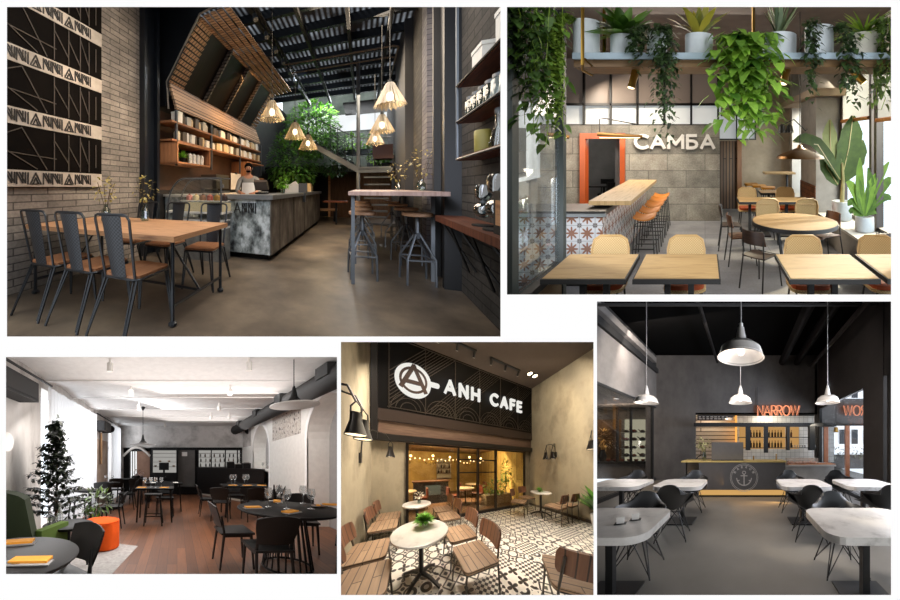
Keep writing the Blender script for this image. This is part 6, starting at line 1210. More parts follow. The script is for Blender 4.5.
slat_chair('slatted brown chair by the plaster wall at the flower table, nearer the viewer', (-.5, 3.05, 0), -PI / 2, g); slat_chair('slatted brown chair by the plaster wall at the flower table, by the glass', (-.48, 3.58, 0), -PI / 2, g)
g = 'chairs at the corner table'
slat_chair('slatted brown chair at the corner table, its back to the viewer, toward the middle', (4.05, 2.3, 0), .1, g, 1.08); slat_chair('slatted brown chair at the corner table, its back to the viewer, by the wall', (4.6, 2.28, 0), .05, g, 1.08)
slat_chair('slatted brown chair facing the viewer at the corner table, nearest the glass front', (3.5, 3.2, 0), PI + .5, g, 1.08); slat_chair('slatted brown chair facing the viewer at the corner table, by the corner', (4.25, 3.5, 0), PI, g, 1.08)
slat_chair('big slatted chair back in front of everything, alone on the patterned tiles', (1.6, .74, 0), -.75, None, 1.12)
potted('potted_plant', 'bushy bright green plant in small white pot on the front marble table', (.2, 2.02, .75), .06, .1, flat('white_paint', 'e3e1dc', .5), leafm('moss_green', '3c7a1c', '8cc84a'), 110, .15, .05, lean=(.05, 1.5))
t = flower_vase('bunch of white flowers in a small glass on the table by the glass front', (.2, 3.4, .75), .12, .045, .16, 70, leafm('white_flower', 'b9b29a', 'f0ecdc'), w=.11)
potted('potted_plant', 'tiny green plant on the corner marble table', (4.15, 2.9, .82), .05, .07, flat('grey_pot', '8c8c88', .6), leafm('moss_green', '3c7a1c', '8cc84a'), 40, .13, .05, lean=(.05, 1.4))
t = thing('tropical_plant', 'big broad-leaved green plant in white planter against the far wall', 'plant', (4.62, 1.5, 0)); t.part('planter', B().lathe([(.16, 0), (.2, .4), (.18, .4), (0, .34)], n=24), flat('white_paint', 'e3e1dc', .5)); b = B(); tuft(b, (0, 0, .4), 34, .75, .15, (.1, .8), .4); t.part('foliage', b, leafm('tropical', '1f4a1c', '6fa83e'))
# light
for x, y, z in ((.1, 2.9, 4.0), (1.7, 2.9, 4.5), (3.5, 2.3, 4.8)): lamp('AREA', (x, y, z), 150, 'fff0de', sx=.8, sy=.8, to=(x, y - .3, 0))
lamp('SPOT', (1.5, 3.0, 4.5), 560, 'ffeacb', .05, to=(-.92, 1.9, 1.6), spot=1.0, blend=.8); lamp('SPOT', (3.2, 2.4, 4.9), 620, 'ffeacb', .05, to=(4.92, 2.9, 2.2), spot=1.1, blend=.8)
lamp('AREA', (.45, .75, 2.1), 26, 'fff4e6', sx=.5, sy=.3, to=(.5, 2.6, .4)); lamp('AREA', (2.6, 1.6, 3.2), 60, 'fff0de', sx=1.0, sy=.8, to=(2.6, 3.2, .2))  # first lamp is an added front fill
for x in (-.6, 1.4, 3.4): lamp('AREA', (x, 6.0, 2.7), 420, 'ffe8bc', sx=1.4, sy=2.0, to=(x, 6.0, 0))
# ================================================================== 5: dark concrete cafe with the neon name
random.seed(55)
R5 = Room(230, 743, 444, 0, 1.5, (597, 301.5, 891, 595), 'lt'); use(R5)
XL, XR, YB = -3.62, 3.13, 9.6
cgrey = mottled('dark_concrete', '474444', '6d6a68', 1.1, .8, sx=1, sy=.6, lo=.25, hi=.75); cmid = mottled('mid_concrete', '6f6b69', '93908d', 1.3, .8, bump=.03, lo=.25, hi=.75); cfl = mottled('grey_floor', '5d5b57', '7d7a75', .7, .42, lo=.2, hi=.8)
nblk = flat('near_black', '0c0c0c', .7); blk5 = flat('black_steel_five', '141414', .5)
struct('floor', B().box(-5.5, 6.0, .8, 14, -.1, 0), cfl); struct('ceiling', B().box(XL - .1, XR + .1, .8, 9.7, 5.2, 5.3), flat('black_ceiling', '040404', .95, spec=.05)); struct('wall_back', B().box(XL - .45, -1.98, YB, YB + .1, 0, 5.2).box(-1.98, 3.1, YB, YB + .1, 2.73, 5.2).box(-1.98, 3.1, YB, YB + .1, 0, .75).box(3.0, XR, YB, YB + .1, 0, 5.2), cgrey)
struct('wall_left', B().box(XL - .1, XL, .8, YB, 3.05, 4.5), cmid); struct('wall_left_upper', B().box(XL - .1, XL + .0, .8, YB, 4.5, 5.2), nblk)
struct('beam_1', B().box(XL - .02, XL + .16, .8, 9.2, 4.75, 4.95), cmid); struct('beam_2', B().box(XL - .02, XL + .1, .8, YB, 4.45, 4.62), nblk)
struct('wall_right', B().box(XR, XR + .15, .8, YB, 3.0, 5.2).box(XR - .02, XR + .4, 5.1, 5.95, 0, 5.2), mottled('warm_black_wall', '242120', '353130', 1.2, .8))
for y in (2.3, 4.35): solo('ceiling_rod', B().box(-2.9 if y < 4 else -3.3, 3.0, y * 1.18 - .02, y * 1.18 + .02, 4.58, 4.63), flat('dim_grey_rod', '262525', .6), 'thin grey rod across the black ceiling, ' + ('nearer the viewer' if y < 4 else 'farther from the viewer'), 'rod', group='ceiling rods')
for k, x in enumerate((-1.05, 1.6, 2.2)): solo('ceiling_duct', B().cyl((x, 1.5, 4.85), (x, 9.4, 4.85), .05 if k == 0 else .14, n=12), flat('dim_duct', '141313', .7, spec=.1), ['slim dark pipe along the black ceiling over the counter', 'dark round duct along the black ceiling, nearer the middle', 'dark round duct along the black ceiling, nearer the window wall'][k], 'duct', group='ceiling ducts')
solo('ceiling_rail', B().box(XR - .5, XR - .42, 1.0, 9.0, 4.5, 4.6), flat('dim_brown_rail', '2e2926', .6), 'brown-grey rail running along the window wall under the ceiling', 'rail')
# left glazing and the shop behind it
t = struct('window_1', B().box(XL - .06, XL - .055, 2.0, 9.3, .1, 3.03), glass('side_glass', 'ececec', .01, fres=.08)); b = B().box(XL - .1, XL, 2.0, YB, 3.0, 3.06).box(XL - .1, XL, 2.0, YB, 0, .1); [b.box(XL - .1, XL, y - .04, y + .04, 0, 3.05) for y in (2.1, 9.3)]; t.part('window_frame', b, nblk)
struct('ceiling_shop', B().box(-7.5, XL - .1, 3, 9.9, 3.06, 3.12), flat('shop_ceiling', '6a6462', .8)); struct('wall_shop', B().box(-7.5, XL, 9.9, 10.0, 0, .7).box(-7.5, XL, 10.5, 10.6, 0, 3.1), cgrey)
struct('wall_shop_side', B().box(-7.6, -7.5, 3, 10.6, 0, 3.1), cgrey)
t = thing('display_case', 'black framed lit display window with shelves behind the side glazing', 'display case', (0, 0, 0)); b = B()
for x in (-6.6, -5.38, -4.8, -3.9): b.box(x - .04, x + .04, 9.8, 9.9, .7, 3.06)
b.box(-6.6, -3.9, 9.8, 9.9, 2.98, 3.06).box(-6.6, -3.9, 9.8, 9.9, .66, .74); t.part('case_frame', b, nblk); t.part('glow_back', B().box(-5.3, -3.95, 10.3, 10.33, .75, 2.6), glow('pale_glow_back', 'c9c4a8', .8)); t.part('warm_back', B().box(-6.6, -5.46, 10.3, 10.33, .75, 2.6), mottled('warm_dim_back', '3a2c22', '8a6a48', 2, .8))  # brightness of the display back is emission, no lamp behind it
for z in (.95, 1.3, 1.65, 2.0): t.part('glass_shelf', B().box(-5.3, -3.95, 9.95, 10.3, z - .012, z), flat('shelf_edge', '8f9a92', .3))
for k in range(16):
    r_, c_ = k // 4, k % 4; s = rnd(.8, 1.2); b = B().lathe([(.05, 0), (.11, .05), (.07, .1), (.02, .13)], n=10, sx=1.3); b.tube([(-.1, 0, .08), (-.2, 0, .14)], .02, 5)
    solo('ornament', b, flat('ornament_%d' % (k % 3), ('23211e', '3c2f28', '5a2a1c')[k % 3], .5), f'dark display ornament, {ORD[c_]} from the dark pier on the {("lowest", "second", "third", "top")[r_]} glass shelf', 'ornament', (-4.08 - .33 * c_ + (.0 if c_ < 2 else -.04), 10.1, (.95, 1.3, 1.65, 2.0)[r_]), 0, 'ornaments on display', s)
for k in range(7): solo('display_bowl', B().lathe([(.05, 0), (.1, .08), (.09, .1)], n=10), flat('red_bowl', '7a3a24', .5), f'reddish bowl at the foot of the display window, {ORD[k]} from the dark pier', 'bowl', (-4.05 - k * .3, 10.02, .74), 0, 'bowls in the display')
b = B(); cloud(b, (-6.1, 10.0, 1.7), .35, .1, .45, 120, .2, .08); t = thing('dried_flowers', 'large golden dried flower bunch in the display window', 'flowers'); t.part('flowers', b, leafm('golden_dry', '6a4a20', 'd0a860')); t.part('vase', B().lathe([(.1, .74), (.16, .95), (.08, 1.25)], (-6.1, 10.0, 0), 14), nblk)
for k in range(9): t = thing('shop_downlight', f'small ceiling light behind the side glazing, {ORD[k % 3]} in the {("nearest", "middle", "farthest")[k // 3]} row', 'downlight', (-4.3 - .75 * (k % 3), 5.2 + 1.3 * (k // 3), 3.03), 0, 'lights behind side glazing'); t.part('lens', B().cyl((0, 0, 0), (0, 0, .02), .08, n=12), glow('cool_lens', 'e8e4e0', 1.5)); t.part('trim_ring', B().lathe([(.08, 0), (.1, .02)], n=12, cap=False), flat('shop_ceiling', '6a6462', .8))
# bar niche in the back wall
tl = bricks('white_square_tiles', 'd8d8d6', 'c6c6c4', '8f8f8d', .19, .19, .006, .25, .2, .1, 0)
struct('wall_niche', B().box(-.26, 4.0, YB + .5, YB + .55, .7, 2.8), tl); struct('wall_niche_side', B().box(-2.7, -.3, YB + .5, YB + .55, .7, 2.8), planks('pale_slats', 'c4b6a6', 'a8998a', '4a3c30', .17, 5, .5, 'u', .02)); struct('trim_1', B().box(-.34, -.26, YB + .3, YB + .5, .7, 2.8), glow('amber_strip', 'f0a850', 1.3))
struct('ceiling_niche', B().box(-1.98, 3.1, YB, YB + .55, 2.73, 2.8), nblk)
t = thing('menu_board', 'dark strip with small pale menu writing above the bar slats', 'sign', (-1.9, YB - .02, 2.48)); t.part('board', B().box(0, 1.5, 0, .03, 0, .22), flat('menu_dark', '2b2624', .6)); b = B(); [b.box(.06 + i * .16, .06 + i * .16 + rnd(.07, .13), -.006, 0, z, z + .035) for i in range(8) for z in (.05, .13)]; t.part('lettering', b, flat('menu_pale', 'b9b2aa', .6))
t = thing('bar_shelf_unit', 'long black hanging bar shelf with warm lit bays in front of white tiles', 'shelf unit'); yb = 9.2
t.part('top_beam', B().box(-1.95, 3.7, yb - .1, yb + .2, 2.2, 2.34), nblk)
for x, w, z0 in ((.2, .2, 1.25), (.92, .16, 1.15), (1.8, .12, 1.25), (2.75, .22, 1.25)): t.part('hanging_panel', B().box(x - w / 2, x + w / 2, yb - .08, yb + .18, z0, 2.2), nblk)
for z in (1.78, 1.36): t.part('shelf_board', B().box(-.2, 3.0, yb - .05, yb + .25, z - .025, z), blk5)
t.part('warm_bay', B().box(-.15, .1, yb + .26, yb + .28, 1.3, 2.2).box(.3, .84, yb + .26, yb + .28, 1.3, 2.2).box(1.0, 1.74, yb + .26, yb + .28, 1.3, 2.2).box(1.86, 2.3, yb + .26, yb + .28, 1.3, 2.2), glow('amber_bay', 'd2a060', .75))  # warm light in the bays is put in as emissive panels
for k in range(20):
    x = (.32, .44, .56, .68, 1.06, 1.18, 1.3, 1.42, 1.54, 1.95)[k % 10]; lev = k // 10
    solo('bottle', B().lathe([(.04, 0), (.042, .02), (.042, .16), (.015, .21), (.015, .28)], n=8), flat('bar_bottle_%d' % (k % 3), ('1c1512', '4a2a1a', '6a5a3a')[k % 3], .25), f'{("black", "brown", "amber")[k % 3]} bottle, {ORD[k % 10]} along the {("lower", "upper")[lev]} amber lit bar shelf', 'bottle', (x, yb + .1, (1.36, 1.78)[lev]), 0, 'bottles on the bar shelf')
for k in range(8): solo('drinking_glass', B().lathe([(.03, 0), (.04, .1)], n=10, cap=False), glass('wine_glass', 'eef0f0', .16, .03), f'small glass, {ORD[k]} from the black panel on the lower tiled end of bar shelf', 'glass', (2.0 + .1 * k + (.2 if k > 5 else 0), yb + .1, 1.36), 0, 'glasses on bar shelf')
# neon lettering
neon = glow('orange_neon', 'f4986e', 1.6)
def neon_sign(label, x0, y, z0, txt, h, W, flip=False):
    lw, Wd = word(txt, h, .16, flip); s = W / Wd; t = thing('neon_sign', label, 'neon sign', (x0, y, z0))
    for ch, st in lw:
        b = B()
        for q in st: b.tube([(x * s, 0, z) for x, z in q], .017, 6); b.tube([(x * s + .05, .02, z) for x, z in q], .008, 4)
        t.part('neon_tube', b, neon)
    t.part('cable', B().cyl((0, .03, 0), (0, .03, 1.2), .008, n=5), nblk)
neon_sign('orange neon cafe name glowing on the dark wall above the bar', .6, YB - .06, 2.68, 'NARROW', .41, 1.72)
neon_sign('neon reflection modelled as mirrored orange letters beyond the side glazing, beside the black pillar', 4.17, YB - .06, 2.68, 'ROW', .41, .92, True)  # reflection in the glazing, built as solid glowing letters
# counter
t = thing('service_counter', 'dark grey front counter with round anchor emblem and glowing base', 'counter'); yc = 6.51
t.part('front_panel', B().box(-1.25, 1.2, yc, yc + .04, .2, .98), flat('slate_panel', '5c5a5a', .5)); t.part('end_panel', B().box(-1.7, -1.25, yc + .35, yc + .4, .1, .95), flat('pale_end', 'e2deda', .5)); t.part('side_return', B().box(-1.7, -1.66, yc + .35, 8.6, 0, .95), flat('slate_panel', '5c5a5a', .5)); t.part('countertop', B().box(-1.75, 1.22, yc - .02, yc + .7, .98, 1.02), wood('yellow_oak', 'b59a5a', 'e0cb8a', .4, 'u')); t.part('glow_base', B().box(-1.25, 1.2, yc + .02, yc + .06, .05, .19), glow('base_glow', 'e0ae66', .85)); t.part('plinth', B().box(-1.25, 1.2, yc + .04, yc + .6, 0, .05), nblk); t.part('body', B().box(-1.25, 1.2, yc + .06, yc + .66, .05, .98), nblk)
pale = flat('pale_emblem', 'bdb9b4', .5); b = B(); ex, ez = .03, .55; mp = None
for rr in (.39, .355): flatstroke(b, arc(ex, ez, rr, rr, 0, 360, 40), .012, yc - .008, yc)
flatstroke(b, [(ex, ez - .2), (ex, ez + .1)], .03, yc - .008, yc); flatstroke(b, arc(ex, ez + .14, .045, .045, 0, 360, 12), .018, yc - .008, yc); flatstroke(b, [(ex - .09, ez + .05), (ex + .09, ez + .05)], .022, yc - .008, yc); flatstroke(b, arc(ex, ez - .02, .2, .2, 200, 340, 12), .028, yc - .008, yc)
for s in (-1, 1): flatstroke(b, [(ex + s * .19, ez - .09), (ex + s * .14, ez - .08)], .025, yc - .008, yc); flatstroke(b, [(ex + s * .19, ez - .09), (ex + s * .21, ez - .02)], .025, yc - .008, yc)
for i, ch in enumerate('NARROW'):
    a = math.radians(150 - i * 24); w_, st = GL[ch]
    for q in st: flatstroke(b, [(ex + math.cos(a) * (.27 + v * .06) - math.sin(a) * -(u - w_ / 2) * .055, ez + math.sin(a) * (.27 + v * .06) + math.cos(a) * -(u - w_ / 2) * .055) for u, v in q], .012, yc - .008, yc)
t.part('anchor_emblem', b, pale)
t = thing('till_box', 'wide grey box screen standing on the counter', 'box', (-.45, yc + .25, 1.02)); t.part('box_body', B().box(-.46, .46, -.12, .2, 0, .53), flat('grey_box', '666463', .6), bevel=.01); t.part('edge_strip', B().box(-.46, .46, -.13, -.12, .0, .02), nblk)
b = B(); cloud(b, (0, 0, .5), .2, .15, .2, 120, .1, .05); t = thing('flower_vase', 'vase of pale green leaves on the counter beside the grey box', 'vase', (-1.15, yc + .3, 1.02)); t.part('foliage', b, leafm('pale_green', '8a8f5a', 'd8d4a8')); t.part('glass_body', B().lathe([(.05, 0), (.07, .1), (.04, .25)], n=12), water_g if 'water_g' in globals() else glass('tinted_glass', 'c6d6d0', .15)); t.part('dark_branch', B().tube([(0, 0, .2), (-.18, 0, .1), (-.25, 0, .02)], .015, 5), nblk)
for k, x in enumerate((.32, 1.0)): t = thing('beer_tap', ['small brass tap on the counter beside the grey box', 'taller brass tap on the counter toward the pastry case'][k], 'tap', (x, yc + .4, 1.02), 0, 'brass taps'); t.part('column', B().cyl((0, 0, 0), (0, 0, .12 + .06 * k), .025), flat('brass', 'b08a3c', .3, .9)); t.part('spout', B().tube([(0, 0, .12), (0, -.08, .12), (0, -.09, .07)], .012, 6), flat('brass', 'b08a3c', .3, .9))
t = thing('marble_counter', 'lower white marble counter block beside the dark counter', 'counter'); t.part('counter_body', B().box(1.22, 2.62, yc + .1, 7.4, 0, .86), mottled('pale_counter_marble', 'aeaaa7', 'd2cecb', 2, .4)); t.part('countertop', B().box(1.2, 2.66, yc + .06, 7.45, .86, .9), flat('marble_top', 'd8d4cf', .3))
t = thing('pastry_case', 'low glass pastry case with orange baked goods on the marble counter', 'display case', (1.75, yc + .35, .9)); t.part('glass_box', B().box(-.45, .45, -.15, .2, .02, .18), glass('case_glass', 'f4ece4', .1, .03, .12, 'f0e4d8')); t.part('tray', B().box(-.45, .95, -.16, .22, 0, .02), flat('copper_tray', 'c9804a', .4, .5))
for k in range(8): solo('bread_roll', B().ball((0, 0, .03), .05, 10, 6, 1.3, .9, .65), flat('crust', 'c8733c', .6), f'orange-brown roll in the low glass case, {ORD[k]} from the dark counter', 'bread', (1.36 + k * .11, yc + .33, .92), 0, 'rolls in the glass case')
t = thing('bar_lamp', 'small black lamp hanging at the end of the long bar shelf', 'pendant lamp', (3.6, 8.9, 2.05)); t.part('lamp_shade', B().lathe([(.1, -.1), (.07, .1)], n=14), flat('brass', 'b08a3c', .3, .9)); t.part('cord', B().cyl((0, 0, .1), (0, 0, .9), .01), nblk)
# right glazing and the street
gl5 = glass('street_glass', 'e4e5e7', .01, fres=.06); t = struct('window_2', B().box(XR + .05, XR + .055, 5.95, 9.6, .1, 3.0), gl5); b = B().box(XR, XR + .1, 5.95, 9.6, 2.94, 3.02).box(XR, XR + .1, 5.95, 9.6, 0, .1).box(XR, XR + .1, 9.4, 9.6, 0, 3.0); t.part('window_frame', b, nblk)
t = struct('window_3', B().box(XR + .05, XR + .055, 1.2, 5.0, .1, 3.0), gl5); b = B().box(XR, XR + .1, 1.2, 5.0, 2.94, 3.02).box(XR, XR + .1, 4.86, 5.0, 0, 3.4).box(XR, XR + .1, 1.2, 5.0, 0, .1); t.part('window_frame', b, nblk)
t = thing('reflection_panel', 'dark grey band standing in for the reflection in the side glazing, behind the mirrored neon', 'panel', (0, 0, 0)); t.part('panel', B().box(3.3, 6.2, 9.62, 9.7, 2.3, 3.4), mottled('reflection_band', '4a4644', '6b6664', 1.5, .4)); t.part('edge', B().box(3.3, 6.2, 9.58, 9.62, 2.26, 2.3), nblk)  # added panel stands in for the dark reflecting band of the glass
opost = flat('orange_post', 'b0683e', .5)
for k, x in enumerate((3.42, 4.3)): t = thing('street_post', ['orange-brown post beyond the side glazing, next to the bar', 'orange-brown post beyond the side glazing, next to the black pillar'][k], 'post', (x, 9.5, 0), 0, 'orange posts'); t.part('post', B().box(-.09, .09, -.05, .05, 0, 2.26), opost); t.part('foot', B().box(-.12, .12, -.08, .08, 0, .06), nblk)
bl = NT('white_street_front'); bf = bl.fin('f2f2f2', .7, emis='e9eef4', es=1.0)  # daylight on the building is put in as emission
t = thing('street_building', 'bright white building with dark windows across the street', 'building', (0, 16, 0)); t.part('wall', B().box(4.6, 13, 0, .3, .9, 9), bf)
for i in range(9):
    for z in (1.5, 3.1, 4.7): x = 5.0 + i * .85; t.part('window', B().box(x, x + .42, -.05, 0, z, z + 1.0), flat('dark_pane', '2a2e36', .3))
t = thing('street_hedge_wall', 'low grey street wall with shrubs beyond the side glazing', 'wall', (0, 14, 0)); t.part('low_wall', B().box(3.6, 10, 0, .2, 0, .85), cgrey); b = B(); [cloud(b, (4.2 + i * .7, 0, 1.0), .4, .2, .3, 50, .2, .1) for i in range(8)]; t.part('shrub_foliage', b, leafm('pale_shrub', '6a6f62', 'b5b5a8'))
# pendants
enam = flat('white_enamel', 'bdb9b5', .35)
for k, (px, py, y, lb) in enumerate(((741, 352, 2.2, 'large white enamel pendant lamp nearest the viewer'), (646.5, 400, 4.4, 'white enamel pendant lamp by the side glazing and display window'), (740.5, 400, 4.4, 'white enamel pendant lamp over the middle of the room before the bar'), (827.5, 400, 4.4, 'white enamel pendant lamp near the reflected neon letters'))):
    p = R5.at(px, py, y=y); t = thing('enamel_pendant', lb, 'pendant lamp', tuple(p), 0, 'enamel pendants'); sh = t.part('lamp_shade', B().lathe([(.225, -.06), (.215, -.045), (.19, .03), (.13, .075), (.06, .09), (.05, .12), (.035, .2), (.03, .23)], n=36, cap=False), enam); sh.part('inner_shade', B().lathe([(.222, -.058), (.185, .02), (.1, .06), (.01, .065)], n=36, cap=False), flat('inner_enamel', 'efeae6', .5)); t.part('cap', B().cyl((0, 0, .22), (0, 0, .27), .02), enam); t.part('cord', B().cyl((0, 0, .26), (0, 0, 5.2 - p.z), .0075, n=6), flat('grey_cord', '8a8684', .6)); t.part('bulb', B().ball((0, 0, -.0), .035, 10, 8), glow('bulb_soft', 'fff2e4', 3))
    lamp('POINT', (p.x, p.y, p.z - .09), 3.2, 'fff0e2', .06)
# tables and wire chairs
mt5 = mottled('pale_marble', '8f8c88', 'cfccc8', 3, .35, 'dedbd7', lo=.3, hi=.6)
def cafe_table(label, x0, x1, y0, y1):
    w, d = x1 - x0, y1 - y0; t = thing('cafe_table', label, 'table', ((x0 + x1) / 2, (y0 + y1) / 2, 0), 0, 'rounded marble tables'); t.part('tabletop', B().prism(rrect(w, d, .17, 6), .685, .75), mt5, bevel=.004); t.part('under_board', B().prism(rrect(w * .8, d * .8, .1, 4), .67, .685), nblk); t.part('post', B().box(-.035, .035, -.035, .035, .02, .67), blk5); t.part('base_plate', B().box(-.24, .24, -.22, .22, 0, .02), blk5)
for a in (('rounded marble table with two small holders, nearest the viewer by the side glazing', -1.8, -.81, 1.84, 2.7), ('rounded marble table in second row before the glowing counter base', -1.62, -.74, 4.0, 4.93), ('rounded marble table in second row against the side glazing', -2.85, -1.86, 4.0, 4.93), ('rounded marble table nearest the viewer, on the window wall side', .7, 1.7, 1.84, 2.7), ('rounded marble table in second row before the marble counter', .69, 1.6, 4.0, 4.93), ('rounded marble table in second row by the black pillar', 1.86, 2.8, 4.0, 4.93)): cafe_table(*a)
shellm = flat('black_shell', '121212', .45, spec=.4)
def shell_chair(label, pos, rot):
    t = thing('shell_armchair', label, 'chair', pos, rot, 'black shell chairs', 1.08)
    def f(u, v):
        a = (u - .5) * 2; x = a * (.31 - .05 * v ** 3) ; wrap = abs(a) ** 2.2
        if v < .4: q = v / .4; return (x * (.72 + .28 * wrap), .24 - .4 * q, .44 - .03 * math.sin(PI * q) + wrap * (.05 + .17 * q))
        q = (v - .4) / .6; return (x * (1 - .45 * q ** 3 * abs(a)), -.16 - .1 * q + wrap * (.16 * (1 - q)), .44 + .38 * q * (1 - .0 * wrap) + wrap * (.22 * (1 - q) - .14 * q))
    t.part('shell', B().surf(f, 14, 14, .012), shellm)
    feet = [(-.22, .2), (.22, .2), (.22, -.22), (-.22, -.22)]
    for i, (x, y) in enumerate(feet):
        t.part('wire_leg', B().cyl((x * .45, y * .6, .42), (x, y, 0), .008, n=6).cyl((-x * .3, y * .3, .41), (x, y, .02), .006, n=5).cyl((x * .3, -y * .3, .41), (x, y, .02), .006, n=5), blk5)
    t.part('mount_frame', B().tube([(-.12, .14, .415), (.12, .14, .415), (.12, -.14, .415), (-.12, -.14, .415)], .01, 6, True), blk5); return t
for a in (('black shell chair with wire legs across the nearest table by side glazing', (-1.26, 2.74, 0), PI), ('black shell chair with its back to the viewer before the counter-side second table', (-1.13, 3.72, 0), .1), ('black shell chair half hidden behind the second table, near the counter', (-1.13, 5.2, 0), PI), ('black shell chair half hidden behind the table against side glazing', (-2.5, 5.2, 0), PI),
          ('black shell chair across the nearest table on window wall side', (1.16, 2.74, 0), PI), ('black shell chair with its back to the viewer before the marble counter table', (1.06, 3.72, 0), -.1), ('black shell chair with its back to the viewer beside the black pillar', (2.25, 3.72, 0), -.1), ('black shell chair half hidden behind the table before the marble counter', (1.08, 5.2, 0), PI), ('black shell chair half hidden behind the table by the black pillar', (2.2, 5.2, 0), PI)): shell_chair(*a)
for k, (px, py) in enumerate(((620.5, 524), (635.5, 520))): p = R5.at(px, py, z=.75); t = thing('napkin_holder', ['small white cube holder on the nearest marble table, closer to the viewer', 'small white cube holder on the nearest marble table, farther from the viewer'][k], 'holder', (p.x, p.y, .75), .3, 'holders on nearest table'); t.part('holder_body', B().box(-.03, .03, -.02, .02, 0, .065), flat('white_paint', 'e3e1dc', .5), bevel=.004); t.part('base', B().box(-.05, .05, -.03, .03, 0, .008), blk5)
# light
lamp('AREA', (4.6, 3.6, 2.3), 330, 'f4f6ff', sx=3, sy=1.8, to=(0, 3.2, .6)); lamp('AREA', (4.6, 7.6, 2.2), 200, 'f4f6ff', sx=2.6, sy=2, to=(0, 7.2, .8))
lamp('AREA', (-.1, 4.2, 3.4), 120, 'fff4ea', sx=2.4, sy=1.2, to=(-.1, 4.0, 0)); lamp('AREA', (-1.5, 6.2, 4.4), 150, 'fff0e4', sx=2.5, sy=1.5, to=(-2.4, 8.6, 1.5)); lamp('SPOT', (.8, 5.2, 4.5), 600, 'fff0e0', .1, to=(-3.6, 6.4, 3.6), spot=1.0, blend=.8)
lamp('AREA', (-4.4, 8.4, 1.5), 35, 'f4ece4', sx=1.0, sy=1.0, to=(-4.6, 8.2, 3)); lamp('AREA', (1.2, 9.75, 2.68), 85, 'fff2dc', sx=3, sy=.15, to=(1.3, 10.1, 1.4)); lamp('AREA', (-1.1, 9.75, 2.68), 38, 'ffe9cc', sx=1.4, sy=.15, to=(-1.1, 10.1, 1.4)); lamp('AREA', (-4.6, 8.8, 2.95), 110, 'ffe6c8', sx=1.5, sy=.6, to=(-4.8, 9.6, 0)); lamp('AREA', (0, 6.3, .25), 2.5, 'ffc070', sx=2.3, sy=.1, to=(0, 5.6, 0))  # the lamp aimed up is an added fill for the shop ceiling
ROOMS = [R1, R2, R3, R4, R5]
FAR = [16, 14, 15, 16, 18]
DIV = [flat('divider_dark','15130f',.9), flat('divider_mid','55504a',.9), flat('divider_pale','b5b2ad',.9), flat('divider_brown','2b241c',.9), flat('divider_dark','15130f',.9)]
# ================================================================== the white wall with five openings, added light-blocking dividers, an added dark box round the camera
def clip_all():
    """the planes of the added dividers between neighbouring rooms cut off whatever would run on into the next room"""
    for r in ROOMS:
        l, tp, rt, bt = r.win; m = 1.2
        pl = []
        if 'l' in r.cut: pl.append(Vector((1, -(l - m - 450) / FOC, 0)))
        if 'r' in r.cut: pl.append(Vector((-1, (rt + m - 450) / FOC, 0)))
        if 't' in r.cut: pl.append(Vector((0, (300 - tp + m) / FOC, -1)))
        if 'b' in r.cut: pl.append(Vector((0, -(300 - bt - m) / FOC, 1)))
        pl.append(None)
        for o in list(r.objs):
            if o.type != 'MESH': continue
            off = o.parent.matrix_basis.translation if o.parent else None
            base = Vector((0, 0, 0)); q = o
            while q: base += q.location; q = q.parent
            me = o.data; cos = [v.co + base for v in me.vertices]
            for n in pl:
                if n is None: P0, N = Vector((0, WALL_Y + .06, 0)), Vector((0, 1, 0))
                else: P0, N = Vector((0, 0, 0)), n
                ds = [(c - P0).dot(N) for c in cos]
                if not ds or min(ds) >= 0: continue
                bm = bmesh.new(); bm.from_mesh(me)
                bmesh.ops.bisect_plane(bm, geom=bm.verts[:] + bm.edges[:] + bm.faces[:], plane_co=P0 - base, plane_no=N, clear_inner=True)
                bm.to_mesh(me); bm.free(); cos = [v.co + base for v in me.vertices]
    gone = True
    while gone:
        gone = False
        for r in ROOMS:
            for o in list(r.objs):
                kids = [c for c in o.children]
                if (o.type == 'EMPTY' and not kids) or (o.type == 'MESH' and not len(o.data.polygons) and not kids):
                    r.objs.remove(o); bpy.data.objects.remove(o); gone = True
clip_all()
use(None)
def raw(name, b, mt):
    o = link(name, b, mt, Matrix.Identity(3), (0, 0, 0), 0, False); o['kind'] = 'structure'; return o
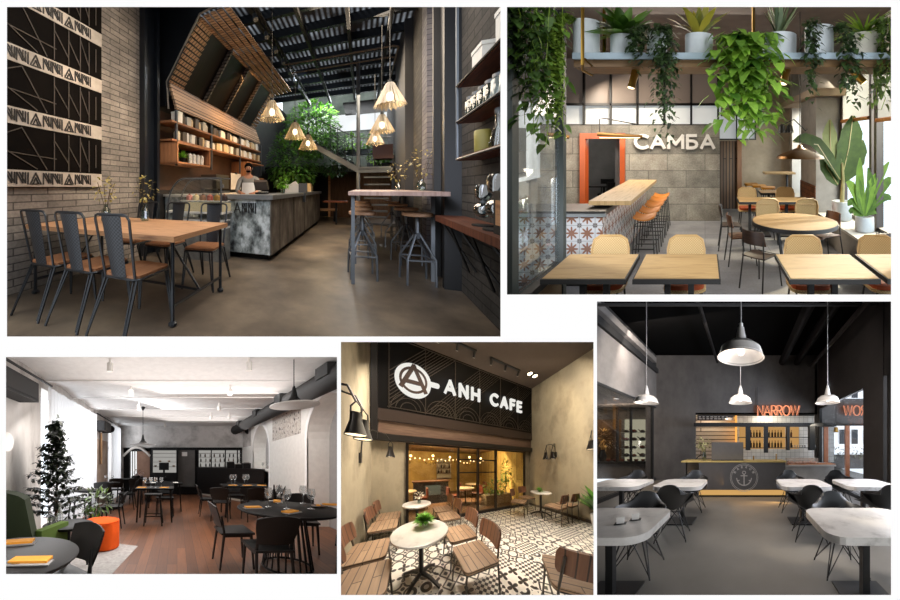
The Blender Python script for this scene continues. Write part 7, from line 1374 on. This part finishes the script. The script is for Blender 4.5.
def P(px, py, y): return Vector(((px - 450) / FOC * y, y, (300 - py) / FOC * y))
xs = sorted({-700, 1600} | {v for r in ROOMS for v in (r.win[0], r.win[2])}); ys = sorted({-500, 1100} | {v for r in ROOMS for v in (r.win[1], r.win[3])})
b = B(); bb = B()
for i in range(len(xs) - 1):
    for j in range(len(ys) - 1):
        cx, cy = (xs[i] + xs[i + 1]) / 2, (ys[j] + ys[j + 1]) / 2
        if any(r.win[0] < cx < r.win[2] and r.win[1] < cy < r.win[3] for r in ROOMS): continue
        b.quad(*[P(x, y, WALL_Y) for x, y in ((xs[i], ys[j + 1]), (xs[i + 1], ys[j + 1]), (xs[i + 1], ys[j]), (xs[i], ys[j]))])
raw('wall_front', b, glow('glowing_white_wall', 'ffffff', 1.0))  # white comes from the wall's own even emission, no lamp lights it
dk = flat('divider_black', '0b0b0b', .9)
for r, far, mt in zip(ROOMS, FAR, DIV):
    l, tp, rt, bt = r.win; m = 1.6; a, c, e, f = (l - m, tp - m), (rt + m, tp - m), (rt + m, bt + m), (l - m, bt + m)
    for s, (u, v) in (('l', (a, f)), ('r', (c, e)), ('t', (a, c)), ('b', (f, e))):
        if s in r.cut: raw('partition', B().quad(P(*u, WALL_Y + .01), P(*v, WALL_Y + .01), P(*v, far), P(*u, far)), mt)  # added unseen sheet that keeps light from leaking between rooms
W2 = 4.6  # added unseen dark box round the camera, shuts sky light out
raw('wall_blackout_rear', B().quad((-W2, -3, -3.2), (W2, -3, -3.2), (W2, -3, 3.2), (-W2, -3, 3.2)), dk)
raw('floor_blackout', B().quad((-W2, -3, -3.2), (W2, -3, -3.2), (W2, WALL_Y, -3.2), (-W2, WALL_Y, -3.2)), dk)
raw('ceiling_blackout', B().quad((-W2, -3, 3.2), (W2, -3, 3.2), (W2, WALL_Y, 3.2), (-W2, WALL_Y, 3.2)), dk)
for s in (-1, 1): raw('wall_blackout', B().quad((s * W2, -3, -3.2), (s * W2, WALL_Y, -3.2), (s * W2, WALL_Y, 3.2), (s * W2, -3, 3.2)), dk)
